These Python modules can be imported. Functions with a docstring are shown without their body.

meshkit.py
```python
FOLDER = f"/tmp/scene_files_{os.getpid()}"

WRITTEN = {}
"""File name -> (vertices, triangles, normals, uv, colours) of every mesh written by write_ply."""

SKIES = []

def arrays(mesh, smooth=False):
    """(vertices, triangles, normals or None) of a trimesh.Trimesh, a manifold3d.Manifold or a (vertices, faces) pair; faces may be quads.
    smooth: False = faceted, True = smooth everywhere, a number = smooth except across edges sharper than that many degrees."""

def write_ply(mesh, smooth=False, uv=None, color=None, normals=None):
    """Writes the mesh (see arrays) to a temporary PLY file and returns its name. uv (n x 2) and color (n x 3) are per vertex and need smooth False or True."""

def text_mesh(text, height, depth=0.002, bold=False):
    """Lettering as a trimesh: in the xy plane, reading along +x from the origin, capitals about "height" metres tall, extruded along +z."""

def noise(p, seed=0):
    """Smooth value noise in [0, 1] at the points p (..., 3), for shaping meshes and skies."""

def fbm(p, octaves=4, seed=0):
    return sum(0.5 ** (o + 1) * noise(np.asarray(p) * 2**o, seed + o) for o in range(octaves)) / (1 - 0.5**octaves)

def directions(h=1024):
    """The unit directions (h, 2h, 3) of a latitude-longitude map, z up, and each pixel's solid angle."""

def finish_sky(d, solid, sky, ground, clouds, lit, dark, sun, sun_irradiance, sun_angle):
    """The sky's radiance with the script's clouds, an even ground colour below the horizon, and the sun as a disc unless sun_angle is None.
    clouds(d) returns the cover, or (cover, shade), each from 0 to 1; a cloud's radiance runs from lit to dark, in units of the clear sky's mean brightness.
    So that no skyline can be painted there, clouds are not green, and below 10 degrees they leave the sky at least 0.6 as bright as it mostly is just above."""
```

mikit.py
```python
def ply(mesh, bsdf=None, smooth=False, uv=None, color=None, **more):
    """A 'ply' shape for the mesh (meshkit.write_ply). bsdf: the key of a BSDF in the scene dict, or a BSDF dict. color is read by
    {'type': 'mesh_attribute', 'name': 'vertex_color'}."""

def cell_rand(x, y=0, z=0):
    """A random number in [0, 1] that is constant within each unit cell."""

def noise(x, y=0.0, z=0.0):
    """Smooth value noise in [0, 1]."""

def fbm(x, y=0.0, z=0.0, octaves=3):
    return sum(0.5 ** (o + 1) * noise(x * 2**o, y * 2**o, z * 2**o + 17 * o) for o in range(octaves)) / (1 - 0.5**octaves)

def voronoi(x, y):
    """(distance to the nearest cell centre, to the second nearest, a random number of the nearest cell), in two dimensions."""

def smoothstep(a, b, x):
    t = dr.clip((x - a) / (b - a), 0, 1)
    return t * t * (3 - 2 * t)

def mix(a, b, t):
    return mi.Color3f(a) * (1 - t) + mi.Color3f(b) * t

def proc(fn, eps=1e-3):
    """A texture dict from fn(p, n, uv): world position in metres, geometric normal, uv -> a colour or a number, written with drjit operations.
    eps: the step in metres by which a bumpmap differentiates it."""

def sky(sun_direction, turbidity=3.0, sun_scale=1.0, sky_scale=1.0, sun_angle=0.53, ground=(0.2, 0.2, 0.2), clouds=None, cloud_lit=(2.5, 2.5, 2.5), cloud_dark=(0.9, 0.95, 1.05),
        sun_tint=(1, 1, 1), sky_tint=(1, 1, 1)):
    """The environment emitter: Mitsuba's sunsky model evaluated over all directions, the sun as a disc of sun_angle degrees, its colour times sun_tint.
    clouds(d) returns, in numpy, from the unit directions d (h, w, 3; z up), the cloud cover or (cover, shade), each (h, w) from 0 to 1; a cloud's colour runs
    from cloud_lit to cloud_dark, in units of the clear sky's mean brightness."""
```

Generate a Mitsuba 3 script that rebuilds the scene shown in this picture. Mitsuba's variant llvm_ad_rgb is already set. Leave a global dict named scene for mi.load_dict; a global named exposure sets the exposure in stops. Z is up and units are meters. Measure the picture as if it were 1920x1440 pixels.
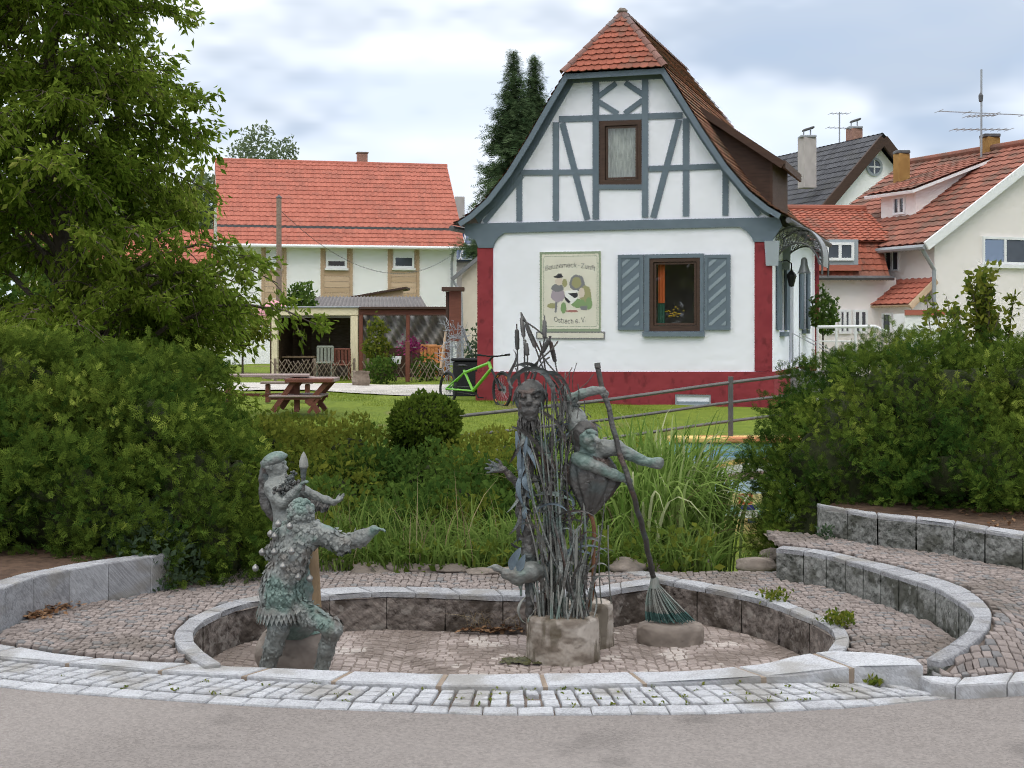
import math, random
import numpy as np, trimesh, shapely
import shapely.geometry as sg
import drjit as dr, mitsuba as mi
import mikit, meshkit
from mikit import proc, noise, fbm, voronoi, cell_rand, smoothstep, mix

# ------------------------------------------------------------------ camera, sky, exposure
F, CX, CY, EYE = 2700.0, 960.0, 625.0, 1.75      # focal length and horizon in pixels of a 1920 x 1440 frame; eye height in metres
ST = mi.ScalarTransform4f
scene, labels = {}, {}
scene['camera'] = {'type': 'perspective', 'fov': math.degrees(2 * math.atan(960 / F)), 'fov_axis': 'x', 'near_clip': 0.1, 'far_clip': 1500.0,
                   'principal_point_offset_y': (720 - CY) / 1440.0,
                   'to_world': ST().look_at(origin=[0, 0, EYE], target=[0, 10, EYE], up=[0, 0, 1])}
exposure = 1.87
def sstep_(a, b, x): t = np.clip((x - a) / (b - a), 0, 1); return t * t * (3 - 2 * t)
def clouds(d):
    az = np.degrees(np.arctan2(d[..., 0], d[..., 1])); el = np.degrees(np.arcsin(np.clip(d[..., 2], -1, 1)))
    q = d / np.maximum(d[..., 2:3] + 0.11, 0.03)
    def fb(s, seed, o=5):
        return sum(.5 ** (k + 1) * meshkit.noise(np.stack([q[..., 0] * s * 2 ** k, q[..., 1] * s * 2 ** k, q[..., 2] * 0 + 3.1 * k], -1), seed + k) for k in range(o)) / (1 - .5 ** o)
    a, b = fb(.55, 4), fb(1.7, 23)
    w = meshkit.noise(np.stack([az * .10 + 2, el * .28 + 1, az * 0], -1), 12) * .44 + meshkit.noise(np.stack([az * .24 + 7, el * .62, az * 0], -1), 5) * .30 + meshkit.noise(np.stack([az * .6, el * 1.5, az * 0 + 3], -1), 8) * .17 + meshkit.noise(np.stack([az * 1.4, el * 3.2, az * 0 + 3], -1), 9) * .09
    # an overcast sky, brighter overhead; a grey-blue cloud bank towards the right, brighter broken cloud to the left
    bank = np.exp(-((az - 14) / 11.) ** 2 - ((el - 10.9) / 2.0) ** 2) * 1.15 + np.exp(-((az - 18) / 5.) ** 2 - ((el - 6.8) / 1.6) ** 2) * .40 + np.exp(-((az + 2) / 8.) ** 2 - ((el - 12.2) / 1.6) ** 2) * .48
    ridge = np.exp(-((az - 8.) / 4.) ** 2 - ((el - 7.0) / 1.4) ** 2) * .40
    grey = np.clip(sstep_(.47, .90, w + bank * .62 - ridge * .5 + .012 * az * .25) * .95 + (a - .5) * .25, 0, 1)
    up = np.clip(np.sin(np.radians(np.maximum(el, 0))) * 1.15 - .10, 0, 1)
    sh = np.clip(.64 + .225 * grey - .50 * up, 0, 1)
    cov = np.clip(.90 + (b - .45) * .9, .72, 1)
    return cov, sh
SUN = np.array([.12, -.74, .86])
scene['sky'] = mikit.sky(SUN, turbidity=3, sun_scale=.17, sun_angle=32, clouds=clouds, cloud_lit=(7, 7, 7), cloud_dark=(.52, .86, 1.34), ground=(.18, .18, .17), sun_tint=(.90, .98, 1.10), sky_tint=(.97, 1.0, 1.06))
labels['sky'] = {'kind': 'structure'}

# ------------------------------------------------------------------ bookkeeping
rng = np.random.default_rng(7)
TAKEN = {}
def numbered(name):
    n = TAKEN.get(name, -1) + 1
    TAKEN[name] = n
    return name if n == 0 else f'{name}_{n:03d}'
def add(name, mesh, bsdf, parent=None, smooth=False, tone=None, uv=None, label=None, cat=None, group=None, kind=None):
    key = numbered(name if parent is None else parent + '__' + name)
    if hasattr(mesh, 'build'): mesh, uv0 = mesh.build(); uv = uv0 if uv is None else uv
    if isinstance(mesh, trimesh.Trimesh): mesh = (np.asarray(mesh.vertices), np.asarray(mesh.faces))
    if tone is not None: uv = np.tile([[float(tone), .5]], (len(mesh[0]), 1))
    if uv is not None and smooth not in (True, False): smooth = False
    scene[key] = mikit.ply(mesh, 'material_' + bsdf, smooth=smooth, uv=uv)
    d = {k: v for k, v in (('label', label), ('category', cat), ('group', group), ('kind', kind)) if v}
    if d: labels[key] = d
    return key
def thing(name, label, cat, group=None):
    key = numbered(name)
    labels[key] = {'label': label, 'category': cat, 'kind': 'thing'}
    if group: labels[key]['group'] = group
    return key
def at(px, py, Y): return np.array([(px - CX) * Y / F, Y, EYE - (py - CY) * Y / F])
def onz(px, py, z):
    Y = F * (EYE - z) / (py - CY); return np.array([(px - CX) * Y / F, Y, z])
def unit(v): v = np.asarray(v, float); return v / (np.linalg.norm(v, axis=-1, keepdims=True) + 1e-12)

# ------------------------------------------------------------------ meshes
class MB:
    """collects triangles with a uv per vertex (u = tone of the piece)"""
    def __init__(s): s.v, s.f, s.u, s.n = [], [], [], 0
    def put(s, v, f, tone=.5, uv=None):
        v = np.asarray(v, float); f = np.asarray(f, int)
        if f.shape[1] == 4: f = np.vstack([f[:, [0, 1, 2]], f[:, [0, 2, 3]]])
        s.v.append(v); s.f.append(f + s.n); s.n += len(v)
        s.u.append(np.tile([[tone, .5]], (len(v), 1)) if uv is None else uv)
        return s
    def build(s): return (np.vstack(s.v), np.vstack(s.f)), np.vstack(s.u)
    def mesh(s, m, tone=.5): return s.put(m[0], m[1], tone)
    def tube(s, pts, r, sides=8, tone=.5): return s.mesh(tube(pts, r, sides), tone)
    def box(s, c, d, R=None, b=.0, tone=.5): return s.mesh(box(c, d, R, b), tone)
QB = np.array([[0, 1, 2, 3]])
def box(c, d, R=None, b=0.0):
    """box centred at c with full sizes d, axes the rows of R, edges bevelled by b"""
    h = np.asarray(d, float) / 2; sgn = np.array([[x, y, z] for x in (-1, 1) for y in (-1, 1) for z in (-1, 1)], float)
    if b <= 0: v = sgn * h; f = trimesh.creation.box().faces; v = trimesh.creation.box(d).vertices
    else:
        b = min(b, .45 * h.min() * 2)
        pts = np.vstack([sgn * (h - np.array([0 if k == a else b for k in range(3)])) for a in range(3)])
        hull = trimesh.convex.convex_hull(pts); v, f = np.asarray(hull.vertices), np.asarray(hull.faces)
    v = np.asarray(v, float)
    if R is not None: v = v @ np.asarray(R, float)
    return v + np.asarray(c, float), f
def beam(a, b, w, h, up=(0, 0, 1), bev=0.0):
    """squared timber from a to b, w wide (sideways) and h thick along up"""
    a, b = np.asarray(a, float), np.asarray(b, float); x = unit(b - a); y = unit(np.cross(up, x)); z = np.cross(x, y)
    return box((a + b) / 2, (np.linalg.norm(b - a), w, h), np.array([x, y, z]), bev)
def tube(pts, r, sides=8, caps=True):
    p = np.asarray(pts, float); r = np.broadcast_to(np.asarray(r, float), (len(p),)); t = unit(np.gradient(p, axis=0))
    a = np.zeros_like(p); ref = np.array([0, 0, 1.]) if abs(t[0, 2]) < .9 else np.array([1., 0, 0]); a[0] = unit(np.cross(t[0], ref))
    for i in range(1, len(p)): q = a[i - 1] - t[i] * (a[i - 1] @ t[i]); a[i] = unit(q)
    bb = np.cross(t, a); an = np.arange(sides) * 2 * np.pi / sides
    v = p[:, None] + r[:, None, None] * (np.cos(an)[None, :, None] * a[:, None] + np.sin(an)[None, :, None] * bb[:, None])
    i, j = np.meshgrid(np.arange(len(p) - 1), np.arange(sides), indexing='ij'); k = (j + 1) % sides
    q = np.stack([i * sides + j, i * sides + k, (i + 1) * sides + k, (i + 1) * sides + j], -1).reshape(-1, 4)
    v = v.reshape(-1, 3); f = np.vstack([q[:, [0, 1, 2]], q[:, [0, 2, 3]]])
    if caps:
        n = len(v); v = np.vstack([v, p[0], p[-1]]); j = np.arange(sides); k = (j + 1) % sides; e = (len(p) - 1) * sides
        f = np.vstack([f, np.stack([k, j, j * 0 + n], 1), np.stack([e + j, e + k, j * 0 + n + 1], 1)])
    return v, f
def spline(pts, n):
    from scipy.interpolate import PchipInterpolator
    p = np.asarray(pts, float); s = np.r_[0, np.cumsum(np.linalg.norm(np.diff(p, axis=0), axis=1))]
    from scipy.interpolate import CubicSpline
    return CubicSpline(s, p)(np.linspace(0, s[-1], n))
def lathe(prof, sides=24, c=(0, 0, 0)):
    p = np.asarray(prof, float); an = np.arange(sides) * 2 * np.pi / sides
    v = np.stack([p[:, None, 0] * np.cos(an), p[:, None, 0] * np.sin(an), np.broadcast_to(p[:, None, 1], (len(p), sides))], -1).reshape(-1, 3) + c
    i, j = np.meshgrid(np.arange(len(p) - 1), np.arange(sides), indexing='ij'); k = (j + 1) % sides
    q = np.stack([i * sides + j, i * sides + k, (i + 1) * sides + k, (i + 1) * sides + j], -1).reshape(-1, 4)
    return v, np.vstack([q[:, [0, 1, 2]], q[:, [0, 2, 3]]])
def prism(poly, O, U, V, N, d):
    """polygon poly (in U, V from O) extruded by d along N"""
    if not isinstance(poly, sg.Polygon): poly = sg.Polygon(poly)
    m = trimesh.creation.extrude_polygon(shapely.geometry.polygon.orient(poly), d, engine='earcut')
    M = np.array([U, V, N], float)
    v = m.vertices @ M + np.asarray(O, float); f = m.faces
    if np.linalg.det(M) < 0: f = f[:, ::-1]
    return v, f
def slab(top, bottom_z):
    """closed block over the quad/polygon 'top' (n x 3, counter-clockwise from above), down to bottom_z, with chamfered upper edge"""
    t = np.asarray(top, float); c = t.mean(0); n = len(t)
    b = min(.008, .09 * np.linalg.norm(t[1] - t[0])); inner = t + unit(c - t) * b; outer = t - [0, 0, b]; bot = t.copy(); bot[:, 2] = bottom_z
    v = np.vstack([inner, outer, bot]); j = np.arange(n); k = (j + 1) % n
    q = np.vstack([np.stack([n + j, n + k, k, j], 1), np.stack([2 * n + j, 2 * n + k, n + k, n + j], 1)])
    f = np.vstack([q[:, [0, 1, 2]], q[:, [0, 2, 3]], np.stack([j[1:-1] * 0, j[1:-1], j[2:]], 1)])
    return v, f
def rough_block(mesh, amp, freq, seed=0):
    v, f = mesh; m = trimesh.Trimesh(v, f, process=True)
    v = np.asarray(m.vertices); d = np.stack([meshkit.noise(v * freq, seed + k) - .5 for k in range(3)], -1) * amp
    return v + d, np.asarray(m.faces)
def scatter(TV, TF, pos, fwd, scale, rg, up=None, tone=None, squash=1.0):
    """copies of template (x across, y along, z normal) at pos, its y along fwd"""
    n = len(pos); y = unit(fwd)
    ref = unit(rg.normal(size=(n, 3))) if up is None else unit(np.asarray(up) + rg.normal(size=(n, 3)) * .25)
    x = unit(np.cross(y, ref)); z = np.cross(x, y)
    s = np.broadcast_to(scale, (n,))
    V = pos[:, None] + s[:, None, None] * (TV[None, :, :1] * x[:, None] * squash + TV[None, :, 1:2] * y[:, None] + TV[None, :, 2:3] * z[:, None])
    Fc = (TF[None] + (np.arange(n) * len(TV))[:, None, None]).reshape(-1, 3)
    tn = rg.random(n) if tone is None else tone
    uv = np.stack([np.repeat(tn, len(TV)), np.tile(TV[:, 1], n)], -1)
    return V.reshape(-1, 3), Fc, uv
def surface_net(D, h, o):
    """closed surface of D < 0 on a grid"""
    s = D < 0; nx, ny, nz = D.shape
    C = np.stack([s[i:nx - 1 + i, j:ny - 1 + j, k:nz - 1 + k] for i in (0, 1) for j in (0, 1) for k in (0, 1)], -1)
    act = C.any(-1) & ~C.all(-1); idx = -np.ones(act.shape, int); P = np.argwhere(act); idx[act] = np.arange(len(P))
    off = np.array([[i, j, k] for i in (0, 1) for j in (0, 1) for k in (0, 1)])
    val = np.stack([D[P[:, 0] + a, P[:, 1] + b, P[:, 2] + c] for a, b, c in off], -1)
    acc, cnt = np.zeros((len(P), 3)), np.zeros(len(P))
    for a in range(8):
        for b in range(a + 1, 8):
            if np.abs(off[a] - off[b]).sum() != 1: continue
            x = (val[:, a] < 0) != (val[:, b] < 0); t = val[x, a] / (val[x, a] - val[x, b])
            acc[x] += off[a] + t[:, None] * (off[b] - off[a]); cnt[x] += 1
    V = (P + acc / cnt[:, None]) * h + o; quads = []
    for ax in range(3):
        e = np.eye(3, dtype=int); u, w = e[(ax + 1) % 3], e[(ax + 2) % 3]
        sl0 = [slice(None)] * 3; sl1 = [slice(None)] * 3; sl0[ax] = slice(0, -1); sl1[ax] = slice(1, None)
        a, b = s[tuple(sl0)], s[tuple(sl1)]
        for sign in (0, 1):
            Q = np.argwhere(a & ~b if sign == 0 else ~a & b)
            Q = Q[(Q[:, (ax + 1) % 3] > 0) & (Q[:, (ax + 2) % 3] > 0)]
            Q = Q[(Q < np.array(act.shape)).all(1)]
            c = [idx[tuple((Q - x).T)] for x in (0 * u, u, u + w, w)]
            if sign == 0: c = [c[0], c[1], c[2], c[3]]
            else: c = [c[3], c[2], c[1], c[0]]
            quads.append(np.stack(c, 1))
    q = np.vstack(quads); q = q[(q >= 0).all(1)]
    return V, np.vstack([q[:, [0, 1, 2]], q[:, [0, 2, 3]]])
class SDF:
    def __init__(s, lo, hi, h):
        lo, hi = np.minimum(lo, hi), np.maximum(lo, hi); s.h = h; s.lo = lo - 3 * h; n = np.ceil((np.asarray(hi) - s.lo) / h).astype(int) + 4
        s.ax = [s.lo[k] + h * np.arange(n[k]) for k in range(3)]; s.D = np.full(n, 1.0)
    def _win(s, lo, hi):
        sl = tuple(slice(max(0, int((lo[k] - s.lo[k]) / s.h)), max(0, int((hi[k] - s.lo[k]) / s.h) + 2)) for k in range(3))
        return sl, np.stack(np.meshgrid(*[s.ax[k][sl[k]] for k in range(3)], indexing='ij'), -1)
    def _join(s, sl, d, k, cut):
        a = s.D[sl]
        if cut: d = -d; h = np.clip(.5 - .5 * (a - d) / k, 0, 1); s.D[sl] = a * (1 - h) + d * h + k * h * (1 - h)
        else: h = np.clip(.5 + .5 * (a - d) / k, 0, 1); s.D[sl] = a * (1 - h) + d * h - k * h * (1 - h)
    def cap(s, a, b, ra, rb=None, k=.02, cut=False):
        rb = ra if rb is None else rb; a, b = np.asarray(a, float), np.asarray(b, float); m = max(ra, rb) + k * 2 + .02
        sl, P = s._win(np.minimum(a, b) - m, np.maximum(a, b) + m); ab = b - a
        t = np.clip(((P - a) @ ab) / (ab @ ab + 1e-12), 0, 1)
        s._join(sl, np.linalg.norm(P - a - t[..., None] * ab, axis=-1) - (ra + (rb - ra) * t), k, cut); return s
    def chain(s, pts, rs, k=.02):
        for i in range(len(pts) - 1): s.cap(pts[i], pts[i + 1], rs[i], rs[i + 1], k)
        return s
    def ell(s, c, r, R=None, k=.02, cut=False):
        c, r = np.asarray(c, float), np.asarray(r, float); m = r.max() + 2 * k + .02
        sl, P = s._win(c - m, c + m); Q = P - c
        if R is not None: Q = Q @ np.asarray(R, float).T
        q = np.linalg.norm(Q / r, axis=-1); q2 = np.linalg.norm(Q / r ** 2, axis=-1)
        s._join(sl, q * (q - 1) / np.maximum(q2, 1e-9), k, cut); return s
    def bump(s, amp, freq, seed=0):
        P = np.stack(np.meshgrid(*s.ax, indexing='ij'), -1); near = np.abs(s.D) < amp * 3 + 2 * s.h
        s.D[near] += (meshkit.noise(P[near] * freq, seed) - .5) * 2 * amp; return s
    def mesh(s):
        from scipy.sparse import coo_matrix
        v, f = surface_net(s.D, s.h, s.lo); e = np.vstack([f[:, [0, 1]], f[:, [1, 2]], f[:, [2, 0]]]); e = np.vstack([e, e[:, ::-1]])
        A = coo_matrix((np.ones(len(e)), (e[:, 0], e[:, 1])), shape=(len(v), len(v))).tocsr(); A.data[:] = 1; d = np.asarray(A.sum(1)).ravel()
        for lam in (.45, -.47, .45, -.47): v = v + np.where(d[:, None] > 0, lam * (A @ v / np.maximum(d, 1)[:, None] - v), 0)
        return v, f
def grid_mesh(xs, ys, fz):
    X, Yy = np.meshgrid(xs, ys, indexing='ij'); Z = fz(X, Yy); nx, ny = X.shape
    i, j = np.meshgrid(np.arange(nx - 1), np.arange(ny - 1), indexing='ij'); a = (i * ny + j).ravel()
    f = np.vstack([np.stack([a, a + ny, a + ny + 1], 1), np.stack([a, a + ny + 1, a + 1], 1)])
    return np.stack([X, Yy, Z], -1).reshape(-1, 3), f
def sheet(poly, fz, cell=.25):
    """polygon in plan triangulated finely enough to follow the height fz"""
    if poly.geom_type != 'Polygon':
        b = MB()
        for g in poly.geoms:
            if g.area > .02: b.mesh(sheet(g, fz, cell))
        return b.build()[0]
    v, f = trimesh.creation.triangulate_polygon(poly.segmentize(cell) if cell else poly, engine='earcut')
    m = trimesh.Trimesh(np.c_[v, v[:, 0] * 0], f, process=True)
    m = m.subdivide_to_size(cell * 1.6, max_iter=12) if cell else m
    v = np.array(m.vertices); v[:, 2] = fz(v[:, 0], v[:, 1]); f = np.asarray(m.faces)
    n = np.cross(v[f[:, 1]] - v[f[:, 0]], v[f[:, 2]] - v[f[:, 0]])[:, 2]; f = np.where((n < 0)[:, None], f[:, ::-1], f)
    return v, f
def sstep(a, b, x): t = np.clip((x - a) / (b - a), 0, 1); return t * t * (3 - 2 * t)

# ------------------------------------------------------------------ materials
def mat(name, color, rough=.85, bump=None, amp=.002, eps=2e-3, spec=.35, twosided=True, **more):
    c = {'type': 'rgb', 'value': list(color)} if isinstance(color, (tuple, list)) else proc(color)
    b = {'type': 'principled', 'base_color': c, 'roughness': proc(rough) if callable(rough) else rough, 'specular': spec, **more}
    if bump is not None: b = {'type': 'bumpmap', 'arbitrary': proc(bump, eps=eps), 'scale': amp, 'bsdf': b}
    scene['material_' + name] = {'type': 'twosided', 'bsdf': b} if twosided else b
    return name
def leafmat(name, dark, light, tip=None, trans=.45, rough=.5):
    def fn(p, n, uv):
        c = mix(dark, light, uv.x)
        if tip is not None: c = mix(c, tip, smoothstep(.80, 1.0, uv.x))
        return c
    scene['material_' + name] = {'type': 'principledthin', 'base_color': proc(fn), 'roughness': rough, 'diff_trans': trans * 2, 'spec_trans': 0.0, 'eta': 1.4}
    return name
C3 = mi.Color3f
def speckle(p, s): return voronoi(p.x * s + p.z * s * .73, p.y * s + p.z * s * .61)[2]
mat('asphalt', lambda p, n, uv: mix((.155, .137, .127), (.285, .258, .242), .27 + .55 * fbm(p.x * .9, p.y * .9, 0, 3) - .12 + .46 * (speckle(p, 95.) - .4) + .16 * (speckle(p, 55.) - .4)) * (1 - .22 * smoothstep(.62, .8, fbm(p.x * 2.3 + 9, p.y * 2.3, 1, 4))), .9,
    bump=lambda p, n, uv: voronoi(p.x * 95, p.y * 95)[0], amp=.004, eps=1.5e-3)
def granite_c(lo, hi, dirt):
    def fn(p, n, uv):
        sp = speckle(p, 120.)
        c = mix(lo, hi, .30 + .32 * uv.x + .42 * (sp - .35) + .45 * (fbm(p.x * 14, p.y * 14, p.z * 14, 3) - .5))
        d = smoothstep(.48, .70, fbm(p.x * 4.3 + 3, p.y * 4.3, p.z * 6.1, 4))
        return mix(c, dirt, .62 * d)
    return fn
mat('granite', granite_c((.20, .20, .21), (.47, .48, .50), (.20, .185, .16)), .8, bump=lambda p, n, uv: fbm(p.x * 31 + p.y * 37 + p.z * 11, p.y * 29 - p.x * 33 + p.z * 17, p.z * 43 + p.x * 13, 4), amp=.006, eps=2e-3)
def mottled(lo, hi, dark, lich, k):
    def fn(p, n, uv):
        c = mix(lo, hi, .10 + .30 * uv.x + 1.5 * (fbm(p.x * 27, p.y * 27, p.z * 27, 3) - .40) + .35 * (speckle(p, 110.) - .4))
        c = mix(c, dark, .75 * smoothstep(.50, .66, fbm(p.x * 6.3 + 3, p.y * 6.3, p.z * 4.5, 4)))
        return mix(c, lich, k * smoothstep(.60, .68, fbm(p.x * 17 + 9, p.y * 17, p.z * 17, 3)))
    return fn
mat('granite_wet', mottled((.055, .044, .038), (.235, .200, .178), (.040, .030, .022), (.27, .245, .22), .45), .8, bump=lambda p, n, uv: fbm(p.x * 30, p.y * 30, p.z * 30, 3), amp=.02, eps=2e-3)
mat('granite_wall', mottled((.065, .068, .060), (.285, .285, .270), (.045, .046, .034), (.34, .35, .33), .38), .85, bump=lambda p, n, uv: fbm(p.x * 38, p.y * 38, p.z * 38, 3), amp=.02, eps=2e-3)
def porphyry(p, n, uv):
    c = mix((.150, .125, .115), (.262, .222, .205), .2 + .75 * uv.x + .35 * (fbm(p.x * 30, p.y * 30, 0, 2) - .5))
    c = mix(c, (.16, .155, .155), smoothstep(.78, .90, cell_rand(uv.x * 977)))
    d = smoothstep(.5, .74, fbm(p.x * 1.9 + 5, p.y * 1.9, 0, 4))
    return mix(c, (.085, .070, .055), .55 * d)
mat('porphyry', porphyry, .85, bump=lambda p, n, uv: fbm(p.x * 60, p.y * 60, p.z * 60, 2), amp=.006, eps=2e-3)
def basin_c(p, n, uv):
    c = mix((.205, .165, .148), (.335, .285, .262), .2 + .7 * uv.x + .3 * (fbm(p.x * 30, p.y * 30, 0, 2) - .5))
    d = smoothstep(.50, .72, fbm(p.x * 2.4 + 1, p.y * 2.4, 0, 4))
    l = smoothstep(.66, .72, fbm(p.x * 5.1 + 7, p.y * 5.1, 2, 3))
    return mix(mix(c, (.085, .065, .05), .6 * d), (.46, .42, .385), .55 * l)
mat('basin_stone', basin_c, .85, bump=lambda p, n, uv: fbm(p.x * 60, p.y * 60, p.z * 60, 2), amp=.006, eps=2e-3)
mat('joint', lambda p, n, uv: mix((.105, .084, .072), (.19, .155, .135), fbm(p.x * 9, p.y * 9, 0, 3)) , .95)
mat('mulch', lambda p, n, uv: mix((.035, .022, .015), (.12, .075, .05), fbm(p.x * 22, p.y * 22, 0, 4)), .95, bump=lambda p, n, uv: fbm(p.x * 30, p.y * 30, 0, 3), amp=.02, eps=4e-3)
def lawn_c(p, n, uv):
    a = fbm(p.x * .8, p.y * .8, 0, 4); b = fbm(p.x * 9, p.y * 5, 0, 3)
    c = mix((.060, .100, .010), (.150, .185, .020), .55 * a + .5 * b)
    return mix(c, (.15, .115, .065), .75 * smoothstep(.60, .76, fbm(p.x * .55 + 4, p.y * .55 + 2, 0, 4)))
mat('lawn_soil', lawn_c, .95, bump=lambda p, n, uv: fbm(p.x * 25, p.y * 25, 0, 2), amp=.02, eps=5e-3)
mat('path_gravel', lambda p, n, uv: mix((.26, .24, .22), (.42, .40, .37), fbm(p.x * 3, p.y * 3, 0, 4)), .95)
def plaster_c(base, lo):
    def fn(p, n, uv): return mix(base, lo, .38 * smoothstep(.45, .75, fbm(p.x * 1.3 + p.y * .4, p.y * 1.3, p.z * 1.0, 4)) + .16 * fbm(p.x * 26, p.y * 26, p.z * 26, 2))
    return fn
mat('plaster_white', plaster_c((.81, .82, .885), (.715, .725, .775)), .9, bump=lambda p, n, uv: fbm(p.x * 9 + p.y * 3, p.y * 9, p.z * 9, 4), amp=.012, eps=6e-3)
mat('plaster_clean', plaster_c((.88, .89, .90), (.82, .82, .83)), .9)
mat('plaster_cream', plaster_c((.66, .60, .50), (.48, .42, .33)), .9)
mat('plaster_beige', plaster_c((.84, .79, .765), (.75, .70, .67)), .9, bump=lambda p, n, uv: fbm(p.x * 6 + p.y * 3, p.y * 6, p.z * 6, 3), amp=.02, eps=1e-2)
mat('timber_grey', lambda p, n, uv: mix((.096, .128, .160), (.152, .192, .230), .3 + .4 * uv.x + .5 * (fbm(p.x * 9, p.y * 9, p.z * 9, 4) - .4)), .75, bump=lambda p, n, uv: fbm(p.x * 14, p.y * 14, p.z * 14, 3), amp=.008, eps=4e-3)
mat('timber_light', lambda p, n, uv: mix((.20, .245, .285), (.28, .335, .375), fbm(p.x * 6, p.y * 6, p.z * 6, 3)), .75)
mat('red_paint', lambda p, n, uv: mix((.195, .023, .032), (.285, .042, .050), fbm(p.x * 3, p.y * 3, p.z * 3, 4)) * (1 - .35 * smoothstep(.55, .8, fbm(p.x * 11, p.y * 11, p.z * 5, 3))), .85, bump=lambda p, n, uv: fbm(p.x * 12, p.y * 12, p.z * 12, 3), amp=.014, eps=5e-3)
mat('dark_wood', lambda p, n, uv: mix((.028, .015, .010), (.085, .046, .030), .25 * uv.x + .75 * fbm(p.x * 6, p.y * 6, p.z * 30, 4)), .6)
def tile_c(lo, hi, moss, k):
    def fn(p, n, uv):
        c = mix(lo, hi, .15 + .7 * uv.x + .3 * (fbm(p.x * 5, p.y * 5, p.z * 5, 3) - .5))
        return mix(c, moss, k * smoothstep(.47, .7, fbm(p.x * 1.6 + 2, p.y * 1.6, p.z * 1.6, 4) + .28 * (cell_rand(uv.x * 613) - .5)))
    return fn
mat('tile_red', tile_c((.23, .072, .046), (.41, .125, .078), (.15, .10, .075), .55), .8)
mat('tile_old', tile_c((.15, .068, .042), (.33, .155, .085), (.10, .082, .055), .8), .85)
mat('tile_orange', tile_c((.365, .108, .072), (.465, .150, .102), (.28, .10, .07), .45), .7)
mat('tile_brown', tile_c((.185, .072, .050), (.325, .125, .086), (.12, .08, .06), .75), .8)
mat('tile_slate', tile_c((.042, .043, .050), (.085, .087, .098), (.06, .06, .06), .6), .7)
mat('ridge_tile', tile_c((.16, .085, .07), (.27, .15, .125), (.16, .15, .15), .7), .85)
mat('plank', lambda p, n, uv: mix((.42, .29, .18), (.66, .50, .36), .15 + .5 * uv.x + .5 * (fbm(p.x * 3, p.y * 3, p.z * 26, 3) - .4)), .75)
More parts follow.
